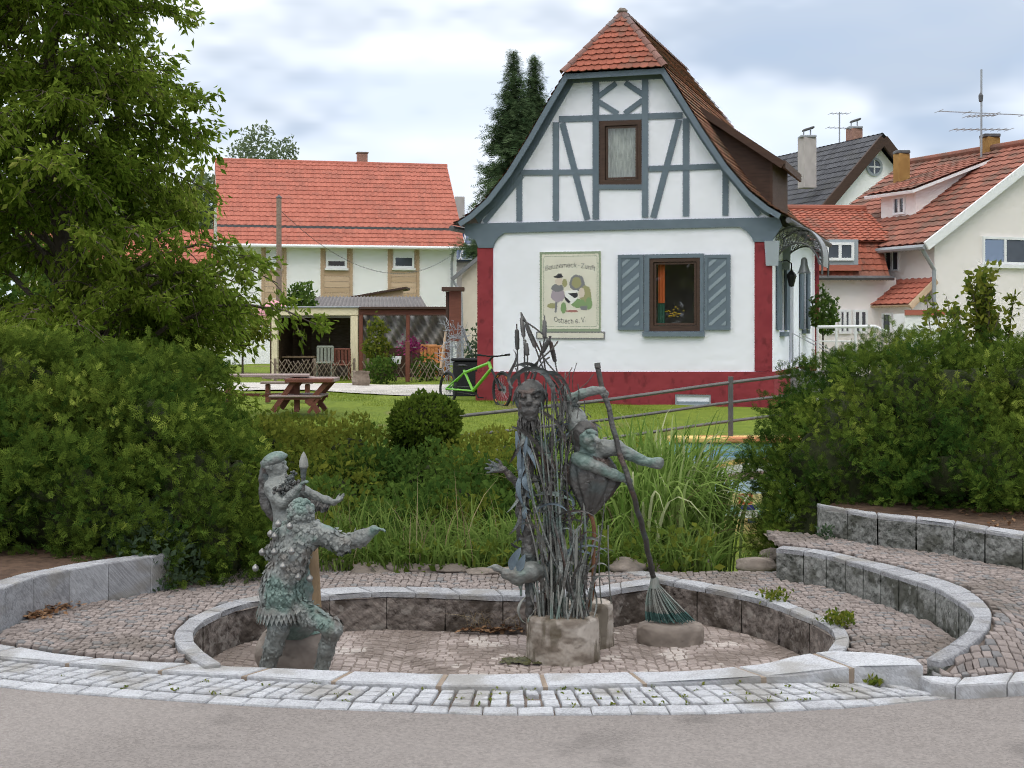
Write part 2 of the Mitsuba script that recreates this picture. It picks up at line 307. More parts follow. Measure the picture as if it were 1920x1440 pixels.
mat('brown_stain', lambda p, n, uv: mix((.085, .026, .016), (.20, .072, .045), .2 + .4 * uv.x + .6 * (fbm(p.x * 5, p.y * 5, p.z * 24, 4) - .35)), .6)
mat('weathered', lambda p, n, uv: mix((.13, .095, .07), (.33, .27, .215), .2 * uv.x + .8 * fbm(p.x * 8, p.y * 8, p.z * 20, 3)), .9)
mat('grey_frame', (.30, .34, .37), .6)
mat('white_frame', (.78, .79, .80), .45)
mat('cream_paint', plaster_c((.74, .67, .47), (.60, .52, .36)), .75)
mat('dark_metal', lambda p, n, uv: mix((.05, .052, .056), (.12, .12, .125), fbm(p.x * 20, p.y * 20, p.z * 20, 3)), .5, spec=.5)
mat('rail_metal', lambda p, n, uv: mix((.085, .082, .082), (.165, .158, .155), fbm(p.x * 12, p.y * 12, p.z * 12, 3)), .5, metallic=.35)
mat('zinc', lambda p, n, uv: mix((.26, .28, .30), (.40, .42, .44), fbm(p.x * 8, p.y * 8, p.z * 8, 3)), .45, metallic=.4)
mat('black', (.012, .012, .013), .55)
mat('rubber', (.022, .022, .024), .7)
mat('shelter_boards', lambda p, n, uv: mix((.10, .068, .048), (.20, .14, .10), fbm(p.x * 5, p.y * 5, p.z * 24, 3)), .85)
mat('room_plaster', (.42, .39, .35), .9)
mat('curtain', lambda p, n, uv: mix((.12, .145, .125), (.46, .49, .45), fbm(p.x * 30, p.y * 30, p.z * 6, 3)), .9)
scene['material_pane'] = {'type': 'thindielectric', 'int_ior': 1.5}
mat('solar_cell', (.045, .075, .15), .15, spec=.6)
mat('bike_green', (.16, .46, .035), .35, spec=.6)
mat('bike_orange', (.60, .20, .03), .4)
mat('pink_cloth', (.62, .30, .34), .9)
mat('grey_cloth', lambda p, n, uv: mix((.22, .21, .20), (.34, .33, .31), fbm(p.x * 2.0 + p.z * 2.2, p.y * 1, p.z * 2.4, 4)), .85)
mat('corrugated', lambda p, n, uv: mix((.10, .092, .092), (.19, .178, .175), fbm(p.x * 1.5, p.y * 1.5, p.z * 3, 4)), .85)
mat('brick_chimney', lambda p, n, uv: mix((.20, .10, .075), (.40, .24, .19), fbm(p.x * 9, p.y * 9, p.z * 14, 3)), .9)
mat('ochre', lambda p, n, uv: mix((.22, .115, .035), (.42, .25, .085), fbm(p.x * 4, p.y * 4, p.z * 3, 4)), .9)
mat('render_grey', lambda p, n, uv: mix((.33, .30, .29), (.50, .46, .44), fbm(p.x * 4, p.y * 4, p.z * 2, 4)), .9)
mat('bark', lambda p, n, uv: mix((.045, .036, .028), (.13, .105, .085), fbm(p.x * 15, p.y * 15, p.z * 5, 3)), .95)
mat('twig', lambda p, n, uv: mix((.010, .014, .005), (.040, .050, .016), fbm(p.x * 30, p.y * 30, p.z * 30, 3)), .95)  # solid core inside foliage; the shade between shoots is put into its colour
leafmat('leaf_tree', (.12, .195, .024), (.30, .375, .062), tip=(.38, .40, .10), trans=.8)
leafmat('leaf_yew', (.026, .062, .012), (.145, .200, .030), tip=(.27, .33, .06), trans=.25)
leafmat('leaf_shrub', (.070, .115, .019), (.223, .236, .038))
leafmat('leaf_dark', (.040, .085, .018), (.125, .195, .038))
leafmat('leaf_grey', (.045, .075, .040), (.10, .145, .085))
leafmat('leaf_conifer', (.050, .095, .042), (.145, .205, .100), trans=.4)
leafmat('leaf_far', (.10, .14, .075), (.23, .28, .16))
leafmat('blade', (.075, .148, .025), (.24, .32, .085))
leafmat('blade_reed', (.095, .185, .030), (.31, .42, .115), tip=(.50, .52, .30))
leafmat('blade_lawn', (.080, .138, .006), (.180, .225, .014), rough=.85)
leafmat('dry_straw', (.16, .11, .06), (.36, .29, .18), trans=.2)
leafmat('petal', (.17, .02, .09), (.30, .05, .15), trans=.3)
def bronze_c(p, n, uv):
    a = fbm(p.x * 18, p.y * 18, p.z * 13, 4); b = fbm(p.x * 70, p.y * 70, p.z * 70, 2)
    c = mix((.045, .050, .047), (.300, .318, .300), .02 + 1.0 * (.55 * a + .45 * b))
    v = smoothstep(.50, .68, fbm(p.x * 7 + 2, p.y * 7, p.z * 5.5, 4)); r = smoothstep(.60, .74, fbm(p.x * 9 + 5, p.y * 9 + 3, p.z * 8, 3))
    c = mix(c, mix((.060, .118, .098), (.18, .27, .235), b), .75 * v)
    return mix(c, (.12, .085, .068), .4 * r)
def bronze_b(p, n, uv): return fbm(p.x * 60, p.y * 60, p.z * 60, 3)
mat('bronze', bronze_c, .48, bump=bronze_b, amp=.009, eps=1.5e-3, metallic=.22, spec=.5)
def bronze_dark_c(p, n, uv):
    a = fbm(p.x * 16, p.y * 16, p.z * 11, 4)
    c = mix((.030, .029, .028), (.125, .120, .112), a)
    v = smoothstep(.52, .7, fbm(p.x * 8 + 1, p.y * 8, p.z * 6, 4)); r = smoothstep(.56, .7, fbm(p.x * 10 + 5, p.y * 10 + 3, p.z * 9, 3))
    return mix(mix(c, (.075, .105, .105), .5 * v), (.11, .060, .044), .5 * r)
mat('bronze_dark', bronze_dark_c, .46, bump=bronze_b, amp=.009, eps=1.5e-3, metallic=.25, spec=.5)
def bronze_pale_c(p, n, uv):
    a = fbm(p.x * 18, p.y * 18, p.z * 9, 4)
    c = mix((.10, .10, .088), (.36, .37, .34), a)
    return mix(c, (.10, .19, .165), .55 * smoothstep(.5, .7, fbm(p.x * 11, p.y * 11, p.z * 9 + 4, 3)))
mat('bronze_pale', bronze_pale_c, .6, metallic=.2)
mat('bell_metal', lambda p, n, uv: mix((.12, .118, .11), (.36, .355, .34), fbm(p.x * 40, p.y * 40, p.z * 40, 3)), .35, metallic=.7)
mat('verdigris', lambda p, n, uv: mix((.10, .15, .13), (.24, .36, .31), fbm(p.x * 22, p.y * 22, p.z * 22, 3)), .85)
def concrete_c(p, n, uv):
    c = mix((.24, .20, .165), (.45, .41, .365), fbm(p.x * 9, p.y * 9, p.z * 7, 4))
    c = mix(c, (.10, .075, .055), .75 * smoothstep(.46, .66, fbm(p.x * 6 + 3, p.y * 6, p.z * 10, 4)))
    return mix(c, (.07, .055, .032), .7 * smoothstep(.45, .6, fbm(p.x * 16, p.y * 16, p.z * 4 + 2, 3)))
mat('pedestal_stone', concrete_c, .9, bump=lambda p, n, uv: fbm(p.x * 40, p.y * 40, p.z * 40, 3), amp=.012, eps=2e-3)
mat('rock', lambda p, n, uv: mix((.10, .082, .07), (.30, .255, .22), fbm(p.x * 12, p.y * 12, p.z * 12, 4)), .9, bump=lambda p, n, uv: fbm(p.x * 35, p.y * 35, p.z * 35, 3), amp=.012, eps=2e-3)
# ------------------------------------------------------------------ ground: terrain, road, kerb, cobbles, basin, walls
ZP, ZF, ZT = .045, -.20, .255                    # plaza, basin floor, upper terrace
def lawn_edge(X): return np.interp(X, [-12, -4, -.8, 3.2, 9], [.05, -.02, -.10, .19, .36])
def ground_z(X, Y):
    X, Y = np.asarray(X, float), np.asarray(Y, float)
    back = np.interp(Y, [20.5, 29, 34, 45, 80, 400], [0, .33, .42, .30, .3, .3])
    w = sstep(20.5, 29, Y)
    lawn = lawn_edge(X) * (1 - w) + np.maximum(back, .33 * sstep(20.5, 29, Y)) * w
    depth = np.interp(X, [-4.5, -2, 0, 2], [-.05, -.30, -.65, -1.15])
    r = np.where(Y < 14, ZP - .02 + (depth - ZP) * sstep(10.25, 12.8, Y), depth + (lawn_edge(X) - depth) * sstep(15.0, 20.4, Y))
    side = sstep(4.4, 6.0, np.abs(X))
    low = r * (1 - side) + .35 * side
    wob = (meshkit.noise(np.stack([X * .9, Y * .9, X * 0], -1), 3) - .5) * .10 * (Y > 11)
    out = np.where(Y < 20.45, low, lawn * (1 - side * (Y < 24)) + .33 * side * (Y < 24)) + wob
    return np.where((Y < 21.05) & (Y > 15.) & (X > 2.35) & (X < 4.6), np.minimum(out, depth), out)
xs = np.unique(np.r_[-220, -120, -60, -40, np.arange(-30, -10, 2.), np.arange(-10, 10.01, .25), np.arange(12, 31, 2.), 40, 60, 120, 220])
ys = np.unique(np.r_[np.arange(10.15, 24, .2), 21.02, 21.1, np.arange(24, 50, 1.), np.arange(50, 100, 5), 130, 200, 300, 420])
add('lawn', grid_mesh(xs, ys, ground_z), 'lawn_soil', smooth=True, kind='structure')

def curve(px): p = np.array(px); o = np.argsort(p[:, 0]); from scipy.interpolate import PchipInterpolator as PI; return PI(p[o, 0], p[o, 1], extrapolate=True)
zs = lambda X: np.interp(X, [1.0, 1.45, 1.88, 2.06], [.03, .055, .11, .13])          # top of the kerb slabs: flush, then rising
f_front = curve([onz(x, y, 0)[:2] for x, y in ((-150, 1265), (25, 1292), (295, 1313), (520, 1327), (770, 1336), (960, 1342), (1303, 1340), (1547, 1331), (1768, 1312), (1893, 1301), (2040, 1285))])
f_slab = curve([onz(x, y, .012)[:2] for x, y in ((-120, 1226), (25, 1240), (270, 1260), (445, 1272), (620, 1282), (820, 1291), (980, 1293), (1205, 1287), (1425, 1280), (1596, 1279), (1736, 1289))])
f_rear = curve([onz(x, y, z)[:2] for x, y, z in ((-120, 1188, .03), (25, 1212, .03), (155, 1230, .03), (320, 1242, .03), (480, 1250, .03), (645, 1257, .03), (820, 1263, .03), (980, 1263, .03), (1200, 1259, .03), (1391, 1248, .05), (1528, 1233, .06), (1645, 1223, .11), (1736, 1238, .13))])
ex = np.linspace(-3.6, 3.6, 60)
road = sg.Polygon([(-60, -25), (60, -25), (60, 9.5), (9, 9.0), *[(x, float(f_front(x))) for x in ex[::-1]], (-9, 9.0), (-60, 9.5)])
add('road', sheet(road, lambda x, y: 0 * x, 0), 'asphalt', kind='structure')
bed = sg.Polygon([*[(x, float(f_front(x)) - .01) for x in ex], *[(x, float(f_slab(min(x, 2.03))) + .05) for x in ex[::-1]]])
add('gutter', sheet(bed, lambda x, y: 0 * x - .012, .5), 'joint', kind='structure')
rg = random.Random(3)
def row_stones(parent, lo, hi, length, gap, x0, x1, name, z, bs, jit=.25):
    x = x0
    while x < x1:
        L = length * (1 + rg.uniform(-jit, jit)); t0, t1 = lo, hi
        def pt(xx, t): a, b = float(f_front(xx)), float(f_slab(min(xx, 2.03))); return [xx + rg.uniform(-.004, .004), a + (b - a) * t + rg.uniform(-.004, .004), z + rg.uniform(-.003, .005)]
        sk = -.05 * x
        q = [pt(x + gap / 2, t0 + .015), pt(x + L - gap / 2, t0 + .015), pt(x + L - gap / 2 + sk * (t1 - t0), t1 - .015), pt(x + gap / 2 + sk * (t1 - t0), t1 - .015)]
        if q[2][1] - q[1][1] > .03: add(name, slab(q, -.03), bs, parent, tone=rg.random())
        x += L
row_stones('gutter', .0, .31, .168, .006, -3.3, 2.25, 'border_stone', .006, 'granite', .12)
x = -3.2
while x < 2.03:                                   # three courses of setts in leaning columns
    L = .088 * (1 + rg.uniform(-.16, .16)); cut = [.33, .33 + .22 + rg.uniform(-.03, .03), .33 + .445 + rg.uniform(-.03, .03), .985]
    def sp(xx, t): xx = xx - .13 * np.clip(xx, -1.6, 1.6) * (t - .33); a_, b_ = float(f_front(xx)), float(f_slab(min(xx, 2.03))); return [xx + rg.uniform(-.003, .003), a_ + (b_ - a_) * t + rg.uniform(-.003, .003), .012 + rg.uniform(-.003, .004)]
    for t0, t1 in zip(cut[:-1], cut[1:]):
        q = [sp(x + .008, t0 + .012), sp(x + L - .008, t0 + .012), sp(x + L - .008, t1 - .012), sp(x + .008, t1 - .012)]
        if min(q[2][1] - q[1][1], q[3][1] - q[0][1]) > .014 and rg.random() > .02: add('cobble', slab(q, -.03), 'granite', 'gutter', tone=.35 + .65 * rg.random())
    x += L
# kerb slabs along the front of the basin
kb = thing('stone_kerb', 'curved row of pale granite kerb slabs between fountain basin and cobbled gutter', 'kerb')
joints_px = [-130, -35, 125, 300, 457, 625, 822, 1023, 1210, 1432, 1597, 1737]
JX = [(p - CX) * float(f_slab(np.clip((p - CX) * 7.05 / F, -3, 2.03))) / F for p in joints_px]; JX = [(p - CX) * float(f_slab(min(x, 2.03))) / F for p, x in zip(joints_px, JX)]
def wedge(x0, x1, zt, off0=0, off1=0):
    n = 5; fx = np.linspace(x0, x1, n); sk = lambda x: x * .045 - .02
    fr = [[x, float(f_slab(min(x, 2.03))), zt(x)] for x in fx]
    rr = [[x + off(x), float(f_rear(min(x + off(x), 2.05))), zt(x)] for x in fx[::-1] for off in (lambda x: .11 * np.clip((x + .05) / -1.4, -1.1, 1.1) if x < 1.85 else .0,)]
    return np.array(fr + rr)
for a, b in zip(JX[:-1], JX[1:]):
    m = slab(wedge(a + .012, b - .012, zs), -.12); add('slab', rough_block(m, .010, 9, 5), 'granite', kb, tone=.62 + .38 * rg.random())
    if b < 2.0: add('mortar_joint', slab(wedge(b - .014, b + .014, lambda x: zs(x) - .006), -.11), 'weathered', kb)
# lower kerb running on to the right of the slabs
kr = [[(2.02, 6.945), (2.0, 7.08)], [(2.12, 6.88), (2.2, 7.03)], [(2.385, 6.93), (2.49, 7.14)], [(2.7, 7.02), (2.8, 7.25)], [(3.1, 7.2), (3.15, 7.45)], [(3.6, 7.5), (3.65, 7.75)]]
k2 = thing('stone_kerb', 'low pale kerb running along the asphalt to the right of the raised slab end', 'kerb')
for (a, b), (c, d) in zip(kr[:-1], kr[1:]): add('slab', slab([[*a, .07], [*(np.array(c) - (.006, 0)), .07], [*(np.array(d) - (.006, 0)), .07], [*b, .07]], -.1), 'granite', k2, tone=.75)

# ------- basin rim
P5 = lambda L, z=.05: np.array([onz(x, y, z) for x, y in L])
in_l = P5([(415, 1243), (372, 1213), (361, 1190), (380, 1165), (415, 1147), (480, 1127), (595, 1117), (670, 1111), (820, 1112), (970, 1117), (1085, 1115), (1150, 1106), (1225, 1095)])
out_l = P5([(385, 1247), (336, 1213), (327, 1190), (343, 1168), (380, 1147), (445, 1124), (595, 1104), (690, 1100), (820, 1101), (970, 1106), (1085, 1103), (1150, 1094), (1225, 1083)])
in_r = P5([(1160, 1069), (1234, 1085), (1303, 1098), (1440, 1128), (1503, 1152), (1547, 1171), (1567, 1194), (1560, 1213), (1520, 1240)])
out_r = P5([(1172, 1062), (1240, 1077), (1305, 1089), (1447, 1117), (1515, 1144), (1570, 1167), (1592, 1194), (1587, 1215), (1548, 1236)])
basin = thing('fountain_basin', 'dry round fountain basin with stained granite wall and paved floor', 'fountain')
def ring(inn, out, n, ztop, zbot, name, bsdf, parent, gap=.008, rough=.0, tone=(0, 1)):
    i, o = spline(inn, n * 3 + 1), spline(out, n * 3 + 1)
    for k in range(n):
        a, b = i[3 * k:3 * k + 4].copy(), o[3 * k:3 * k + 4].copy()
        for e, s in ((0, 1), (3, -1)): d = unit(a[1] - a[2]) * -s; a[e] = a[e] + unit(a[1] - a[0]) * gap / 2 * 1 if e == 0 else a[e] - unit(a[3] - a[2]) * gap / 2; b[e] = b[e] + unit(b[1] - b[0]) * gap / 2 if e == 0 else b[e] - unit(b[3] - b[2]) * gap / 2
        top = np.vstack([a, b[::-1]]); zz = np.array([ztop(p) for p in top]) if callable(ztop) else ztop
        top = np.c_[top[:, :2], np.broadcast_to(zz, (len(top),))]
        ar = sg.Polygon(top[:, :2]).exterior.is_ccw
        if not ar: top = top[::-1]
        m = slab(top, zbot(float(top[:, 2].min())) if callable(zbot) else zbot)
        add(name, rough_block(m, rough, 14, k) if rough else m, bsdf, parent, tone=rg.uniform(*tone))
ring(in_l, out_l, 12, .014, -.22, 'wall_stone', 'granite_wet', basin, rough=.012)
ring(in_l - [0, .004, 0], out_l, 16, .05, .015, 'rim_stone', 'granite', basin, rough=.009, tone=(-.7, .05))
ring(in_r, out_r, 8, .014, -.22, 'wall_stone', 'granite_wet', basin, rough=.012)
ring(in_r, out_r, 11, .05, .015, 'rim_stone', 'granite', basin, rough=.009, tone=(-.7, .05))
inner = sg.Polygon([p[:2] for p in np.vstack([spline(in_l, 60), spline(in_r, 40), [[x, float(f_rear(x)), 0] for x in np.linspace(1.45, -1.5, 20)]])]).buffer(0)
outer = sg.Polygon([p[:2] for p in np.vstack([spline(out_l, 60), spline(out_r, 40), [[x, float(f_rear(x)) + .0, 0] for x in np.linspace(1.5, -1.55, 20)]])]).buffer(0)
inner = inner if inner.geom_type == 'Polygon' else max(inner.geoms, key=lambda g: g.area)
add('floor', sheet(inner.buffer(.03), lambda x, y: 0 * x + ZF, .3), 'joint', basin)
# front wall under the kerb slabs
add('front_wall', prism(sg.Polygon([*[(x, float(f_rear(x)) - .06) for x in np.linspace(-1.75, 1.7, 30)], *[(x, float(f_rear(x)) - .004) for x in np.linspace(1.7, -1.75, 30)]]), (0, 0, ZF - .02), (1, 0, 0), (0, 1, 0), (0, 0, 1), .2), 'granite_wet', basin)

# ------- walls
tf = [(1454, 1028, ZT), (1538, 1039, ZT), (1611, 1057, ZT), (1675, 1076, ZT), (1714, 1088, ZT), (1753, 1101, ZT), (1792, 1123, ZT), (1817, 1140, ZT), (1827, 1159, .245), (1802, 1199, .18), (1737, 1239, .125)]
tr = [(1466, 1023, ZT), (1547, 1032, ZT), (1622, 1048, ZT), (1690, 1064, ZT), (1735, 1077, ZT), (1782, 1091, ZT), (1824, 1111, ZT), (1849, 1132, ZT), (1858, 1160, .245), (1831, 1203, .18), (1763, 1241, .125)]
w_in, w_out = np.array([onz(*p) for p in tf]), np.array([onz(*p) for p in tr])
zi = lambda p: float(np.interp(p[1], [7.12, 7.3, 7.6, 7.75], [.125, .18, .245, ZT]))
sw = thing('seat_wall', 'curved low granite seat wall stepping up beside the fountain basin', 'wall')
ring(w_in, w_out, 15, lambda p: zi(p) - .028, -.02, 'stone', 'granite_wall', sw, rough=.012); ring(w_in, w_out, 15, zi, lambda z: z - .030, 'top_stone', 'granite', sw, rough=.007, tone=(-.8, -.25))  # thin paler top layer: light from above, and cleaner stone, put into the colour
uf = [(1539, 948), (1616, 961), (1694, 971), (1763, 978), (1831, 990), (1893, 1000), (2040, 1030)]
u_in = np.array([onz(x, y, .475) for x, y in uf]); u_out = u_in + np.c_[np.linspace(.0, .12, 7), np.full(7, .15), np.zeros(7)]
uw = thing('retaining_wall', 'upper granite block wall holding the planting bed below the right hedge', 'wall')
ring(u_in, u_out, 8, .45, ZT - .05, 'stone', 'granite_wall', uw, rough=.012); ring(u_in, u_out, 8, .475, .448, 'top_stone', 'granite', uw, rough=.007, tone=(-.7, -.1))  # paler layer again paints the light falling on the wall top
l_in = np.array([onz(x, y, z) for x, y, z in ((-140, 1162, .28), (25, 1095, .28), (95, 1075, .28), (145, 1065, .28), (200, 1055, .28), (245, 1049, .28), (330, 1030, .28))])
l_out = l_in + np.c_[np.full(7, -.15), np.full(7, .02), np.zeros(7)]
lw = thing('retaining_wall', 'pale granite block wall below the left hedge at the edge of the paving', 'wall')
ring(l_in[::-1], l_out[::-1], 8, .28, ZP - .05, 'stone', 'granite', lw, rough=.010, tone=(-.6, .1))

# ------- paving: cobbles in segmental arcs
def fan_cobbles(poly, size, fz, key, bsdf, name, height, W=.95, sag=.22, shift=(0, 0), n_parts=300, gap=.005):
    rr = np.random.default_rng(11); x0, y0, x1, y1 = poly.bounds; quads = []
    shapely.prepare(poly)
    for c in range(int(math.floor((x0 - shift[0]) / W)) - 1, int((x1 - shift[0]) / W) + 2):
        cx = shift[0] + (c + .5) * W
        for k in range(int((y0 - .5) / size), int((y1 + .5) / size) + 1):
            yb = k * size + shift[1] + (size * .5 if c % 2 else 0); n = int(round(W / size * rr.uniform(.92, 1.06)))
            e = np.linspace(-W / 2, W / 2, n + 1); e[1:-1] += rr.normal(0, size * .08, n - 1)
            arc = lambda u: sag * (1 - (u / (W / 2)) ** 2)
            for a, b in zip(e[:-1], e[1:]):
                g = gap / 2; a, b = a + g, b - g
                q = np.array([[cx + a, yb + arc(a) + g], [cx + b, yb + arc(b) + g], [cx + b, yb + arc(b) + size - g], [cx + a, yb + arc(a) + size - g]]) + rr.normal(0, size * .035, (4, 2))
                quads.append(q)
    Q = np.array(quads); ok = shapely.contains_xy(poly.buffer(.012), Q[:, :, 0].ravel(), Q[:, :, 1].ravel()).reshape(-1, 4).all(1); Q = Q[ok]
    o = np.argsort(Q[:, :, 1].mean(1)); Q = Q[o]
    inview = np.abs(Q[:, :, 0].mean(1)) < Q[:, :, 1].mean(1) * .345
    first = set(np.argsort(np.where(inview, Q[:, :, 1].mean(1), 99))[:n_parts]); rest = MB(); ang = rr.normal(0, .0, len(Q))
    for i, q in enumerate(Q):
        z = fz(q[:, 0], q[:, 1]) + height + rr.normal(0, .0018) + rr.normal(0, .001, 4); t = rr.random()
        m = slab(np.c_[q, z], float(np.min(z)) - height - .006)
        if i in first: add(name, m, bsdf, key, tone=t)
        else: rest.put(*m, tone=t)
    k = add('far_cobbles', rest, bsdf, key); labels[k] = {'kind': 'stuff'}
def Xpoly(*pts): return sg.Polygon(pts).buffer(0)
seat_in = spline(w_in, 60)[:, :2]
plaza = sg.Polygon([*[(x, float(f_rear(x))) for x in np.linspace(-3.3, 2.03, 50)], *seat_in[::-1], (1.95, 10.35), (-.2, 10.28), (-3.0, 10.6), (-2.7, 9.9), *[tuple(p) for p in spline(l_in, 30)[::-1, :2]]]).buffer(0).difference(outer.buffer(.002)).buffer(0)
def plaza_z(x, y): return ZP - .03 + 0 * x
add('paving', sheet(plaza, plaza_z, .3), 'joint', kind='structure')
fan_cobbles(plaza, .047, plaza_z, 'paving', 'porphyry', 'cobble', .030, W=.62, sag=.11)
seat_out = spline(w_out, 60)[:, :2]
terrace = sg.Polygon([*[tuple(b) for a, b in kr], (4.6, 8.6), (5.2, 9.6), *[tuple(p) for p in spline(u_in, 20)[::-1, :2]], (1.9, 10.9), *seat_out]).buffer(0)
terrace = terrace if terrace.geom_type == 'Polygon' else max(terrace.geoms, key=lambda g: g.area)
def terr_z(x, y): return np.interp(np.asarray(y) - np.interp(x, [2, 2.6, 3.6], [7.08, 7.2, 7.75]), [0, .05, .20, .48, .64], [.066, .112, .178, .242, ZT]) - .02
add('terrace', sheet(terrace, terr_z, .06), 'joint', kind='structure')
fan_cobbles(terrace, .047, terr_z, 'terrace', 'porphyry', 'cobble', .030, W=.62, sag=.11, shift=(.3, 0))
fan_cobbles(inner, .062, lambda x, y: ZF + 0 * x - .022, basin, 'basin_stone', 'floor_cobble', .026, W=.75, sag=.17, shift=(.1, 0), n_parts=290)
# planting beds behind the walls
bl = sg.Polygon([*[tuple(p) for p in spline(l_out, 20)[:, :2]], (-2.2, 10.4), (-2.3, 13), (-9, 13), (-9, 7.6), (-4, 7.2)]).buffer(0)
add('planting_bed', sheet(bl, lambda x, y: .25 + 0 * x, 0), 'mulch', kind='structure')
br = sg.Polygon([*[tuple(p) for p in spline(u_out, 20)[:, :2]], (9, 9.9), (9, 14), (3.2, 14), (2.75, 11.6), (2.32, 10.75)]).buffer(0)
add('planting_bed', sheet(br, lambda x, y: .45 + 0 * x, 0), 'mulch', kind='structure')
add('verge', sheet(sg.Polygon([(-60, 9.5), (-9, 9.0), (-3.6, float(f_front(-3.6))), (-3.3, float(f_rear(-3.3))), (-3.4, 8.0), (-9, 8.0), (-9, 12), (-60, 12)]).buffer(0), lambda x, y: 0 * x - .01, 0), 'lawn_soil', kind='structure')
add('verge', sheet(sg.Polygon([(60, 9.5), (9, 9.0), (3.65, 7.75), (4.6, 8.6), (5.2, 9.6), (9, 9.9), (9, 12), (60, 12)]).buffer(0), lambda x, y: 0 * x - .01, 0), 'lawn_soil', kind='structure')
add('path', sheet(sg.Polygon([(-11.5, 33.6), (-5, 33.3), (-2.6, 31.5), (-.3, 31.2), (1, 36), (-1, 38.3), (-12, 39)]), lambda x, y: ground_z(x, y) + .03, .8), 'path_gravel', smooth=True, kind='structure')
# ------------------------------------------------------------------ tiles
def tile_plate(w, h, th=.016, round_end=True):
    """flat roof tile: x across, y up the slope from its lower edge, z out of the roof"""
    lo = [(-w / 2, .028), (-w / 4, .006), (0, 0), (w / 4, .006), (w / 2, .028)] if round_end else [(-w / 2, 0), (-w / 6, 0), (w / 6, 0), (w / 2, 0)]
    zc = [0] * 5 if round_end else [.012, .030, .0, .012]
    n = len(lo); top = [(x, y, th + z) for (x, y), z in zip(lo, zc)]; up = [(x, h, z * (not round_end) + .0) for (x, y), z in zip(lo, zc)]; bot = [(x, y, z) for (x, y), z in zip(lo, zc)]
    v = np.array(top + up + bot, float); f = []
    for i in range(n - 1): f += [[i, i + 1, n + i + 1], [i, n + i + 1, n + i], [2 * n + i, 2 * n + i + 1, i + 1], [2 * n + i, i + 1, i]]
    return v, np.array(f)
TP_FLAT, TP_PAN = {}, {}
def lay_tiles(mb, P, X, Yd, width, w, h, rg, pan=False, exposed=None, add_to=None, jitter=.003):
    """one course: tiles of width w from P along X over 'width', sloping up along Yd"""
    n = max(1, int(round(width / w))); w = width / n; N = unit(np.cross(X, Yd))
    v, f = tile_plate(w * (.985 if not pan else 1.0), h, round_end=not pan)
    for i in range(n):
        c = P + X * (w * (i + .5)) + N * (rg.random() * jitter) + Yd * rg.normal(0, jitter)
        V_ = c + v[:, :1] * X + v[:, 1:2] * Yd + v[:, 2:] * N
        t = rg.random()
        if add_to: add(add_to[1], (V_, f), add_to[2], add_to[0], tone=t)
        else: mb.put(V_, f, t)
def tiled_quad(mb, P, X, Yd, width, length, w, h, rg, pan=False, cut=None, step=.02):
    """courses up a plane; cut(y) -> (x0, x1) trims each course"""
    rows = max(1, int(round(length / h))); hh = length / rows; N = unit(np.cross(X, Yd))
    for r in range(rows):
        y = r * hh; x0, x1 = (0, width) if cut is None else cut(y + hh * .5)
        if x1 - x0 < w * .5: continue
        sh = 0 if pan or cut is not None else (w / 2 if r % 2 else 0)
        lay_tiles(mb, P + X * (x0 - 0) + Yd * y + N * .004, X, unit(Yd - N * step * 0 - N * .016 / hh * .9), x1 - x0, w, hh * 1.12, rg, pan)
# ------------------------------------------------------------------ the half-timbered house
AH = math.radians(17.8); HU = np.array([math.cos(AH), -math.sin(AH), 0]); HV = np.array([math.sin(AH), math.cos(AH), 0]); HW, HL = 6.03, 7.6
HO = np.array([(1447 - CX) * 28 / F, 28, 0]) - HW * HU
UP = np.array([0, 0, 1.])
def H(s, t, z): return HO + s * HU + t * HV + z * UP
def hp(px, py, t=0.0):
    d = np.array([(px - CX) / F, 1, -(py - CY) / F]); e = np.array([0, 0, EYE]); k = ((HO + t * HV - e) @ HV) / (d @ HV); p = e + k * d
    return np.array([(p - HO) @ HU, p[2]])
def hs(px, py, s=HW):
    d = np.array([(px - CX) / F, 1, -(py - CY) / F]); e = np.array([0, 0, EYE]); k = ((HO + s * HU - e) @ HU) / (d @ HU); p = e + k * d
    return np.array([(p - HO) @ HV, p[2]])
def q2(x, y, t=0.0): return hp(860 + x / 1.8943, 20 + y / 1.8943, t)
def fpoly(pts, t0, t1): return prism(pts, HO + t0 * HV, HU, UP, HV, t1 - t0)
def frect(x0, y0, x1, y1): a, b = q2(x0, y0), q2(x1, y1); return [(a[0], b[1]), (b[0], b[1]), (b[0], a[1]), (a[0], a[1])]
def fframe(o, i, t0, t1): return fpoly(sg.Polygon(o, [i]), t0, t1)
house = thing('timbered_house', 'white half-timbered house with grey beams, red base and tiled half-hip roof', 'house')
SC = 2.95                                        # ridge position along the front
prof = np.array([(0, 8.27), (.5, 7.63), (1.0, 6.99), (1.36, 6.42), (1.8, 5.70), (2.25, 5.02), (2.68, 4.50), (3.05, 4.19), (3.30, 4.04), (3.42, 3.98)])
inset = prof[prof[:, 1] < 7.0]
gable = [(0, .25), (HW, .25), (HW, 3.95), *[(SC + d, z - .03) for d, z in inset[::-1] if d < 3.0], *[(SC - d, z - .03) for d, z in inset if d < 2.94], (0, 3.95)]
win1, win2 = frect(678, 880, 858, 1138), frect(500, 393, 650, 617); cellar = frect(770, 1362, 897, 1404)
cellar = [(p[0], max(p[1], .27)) for p in cellar]
add('front_wall', fpoly(sg.Polygon(gable, [win1, win2]), 0, .3), 'plaster_white', house)
sidewall = lambda s0, s1, holes=(): prism(sg.Polygon([(.3, .25), (HL, .25), (HL, 3.95), (.3, 3.95)], holes), H(s0, 0, 0), HV, UP, HU, s1 - s0)
srect = lambda x0, y0, x1, y1: (lambda a, b: [(a[0], b[1]), (b[0], b[1]), (b[0], a[1]), (a[0], a[1])])(hs(x0, y0), hs(x1, y1))
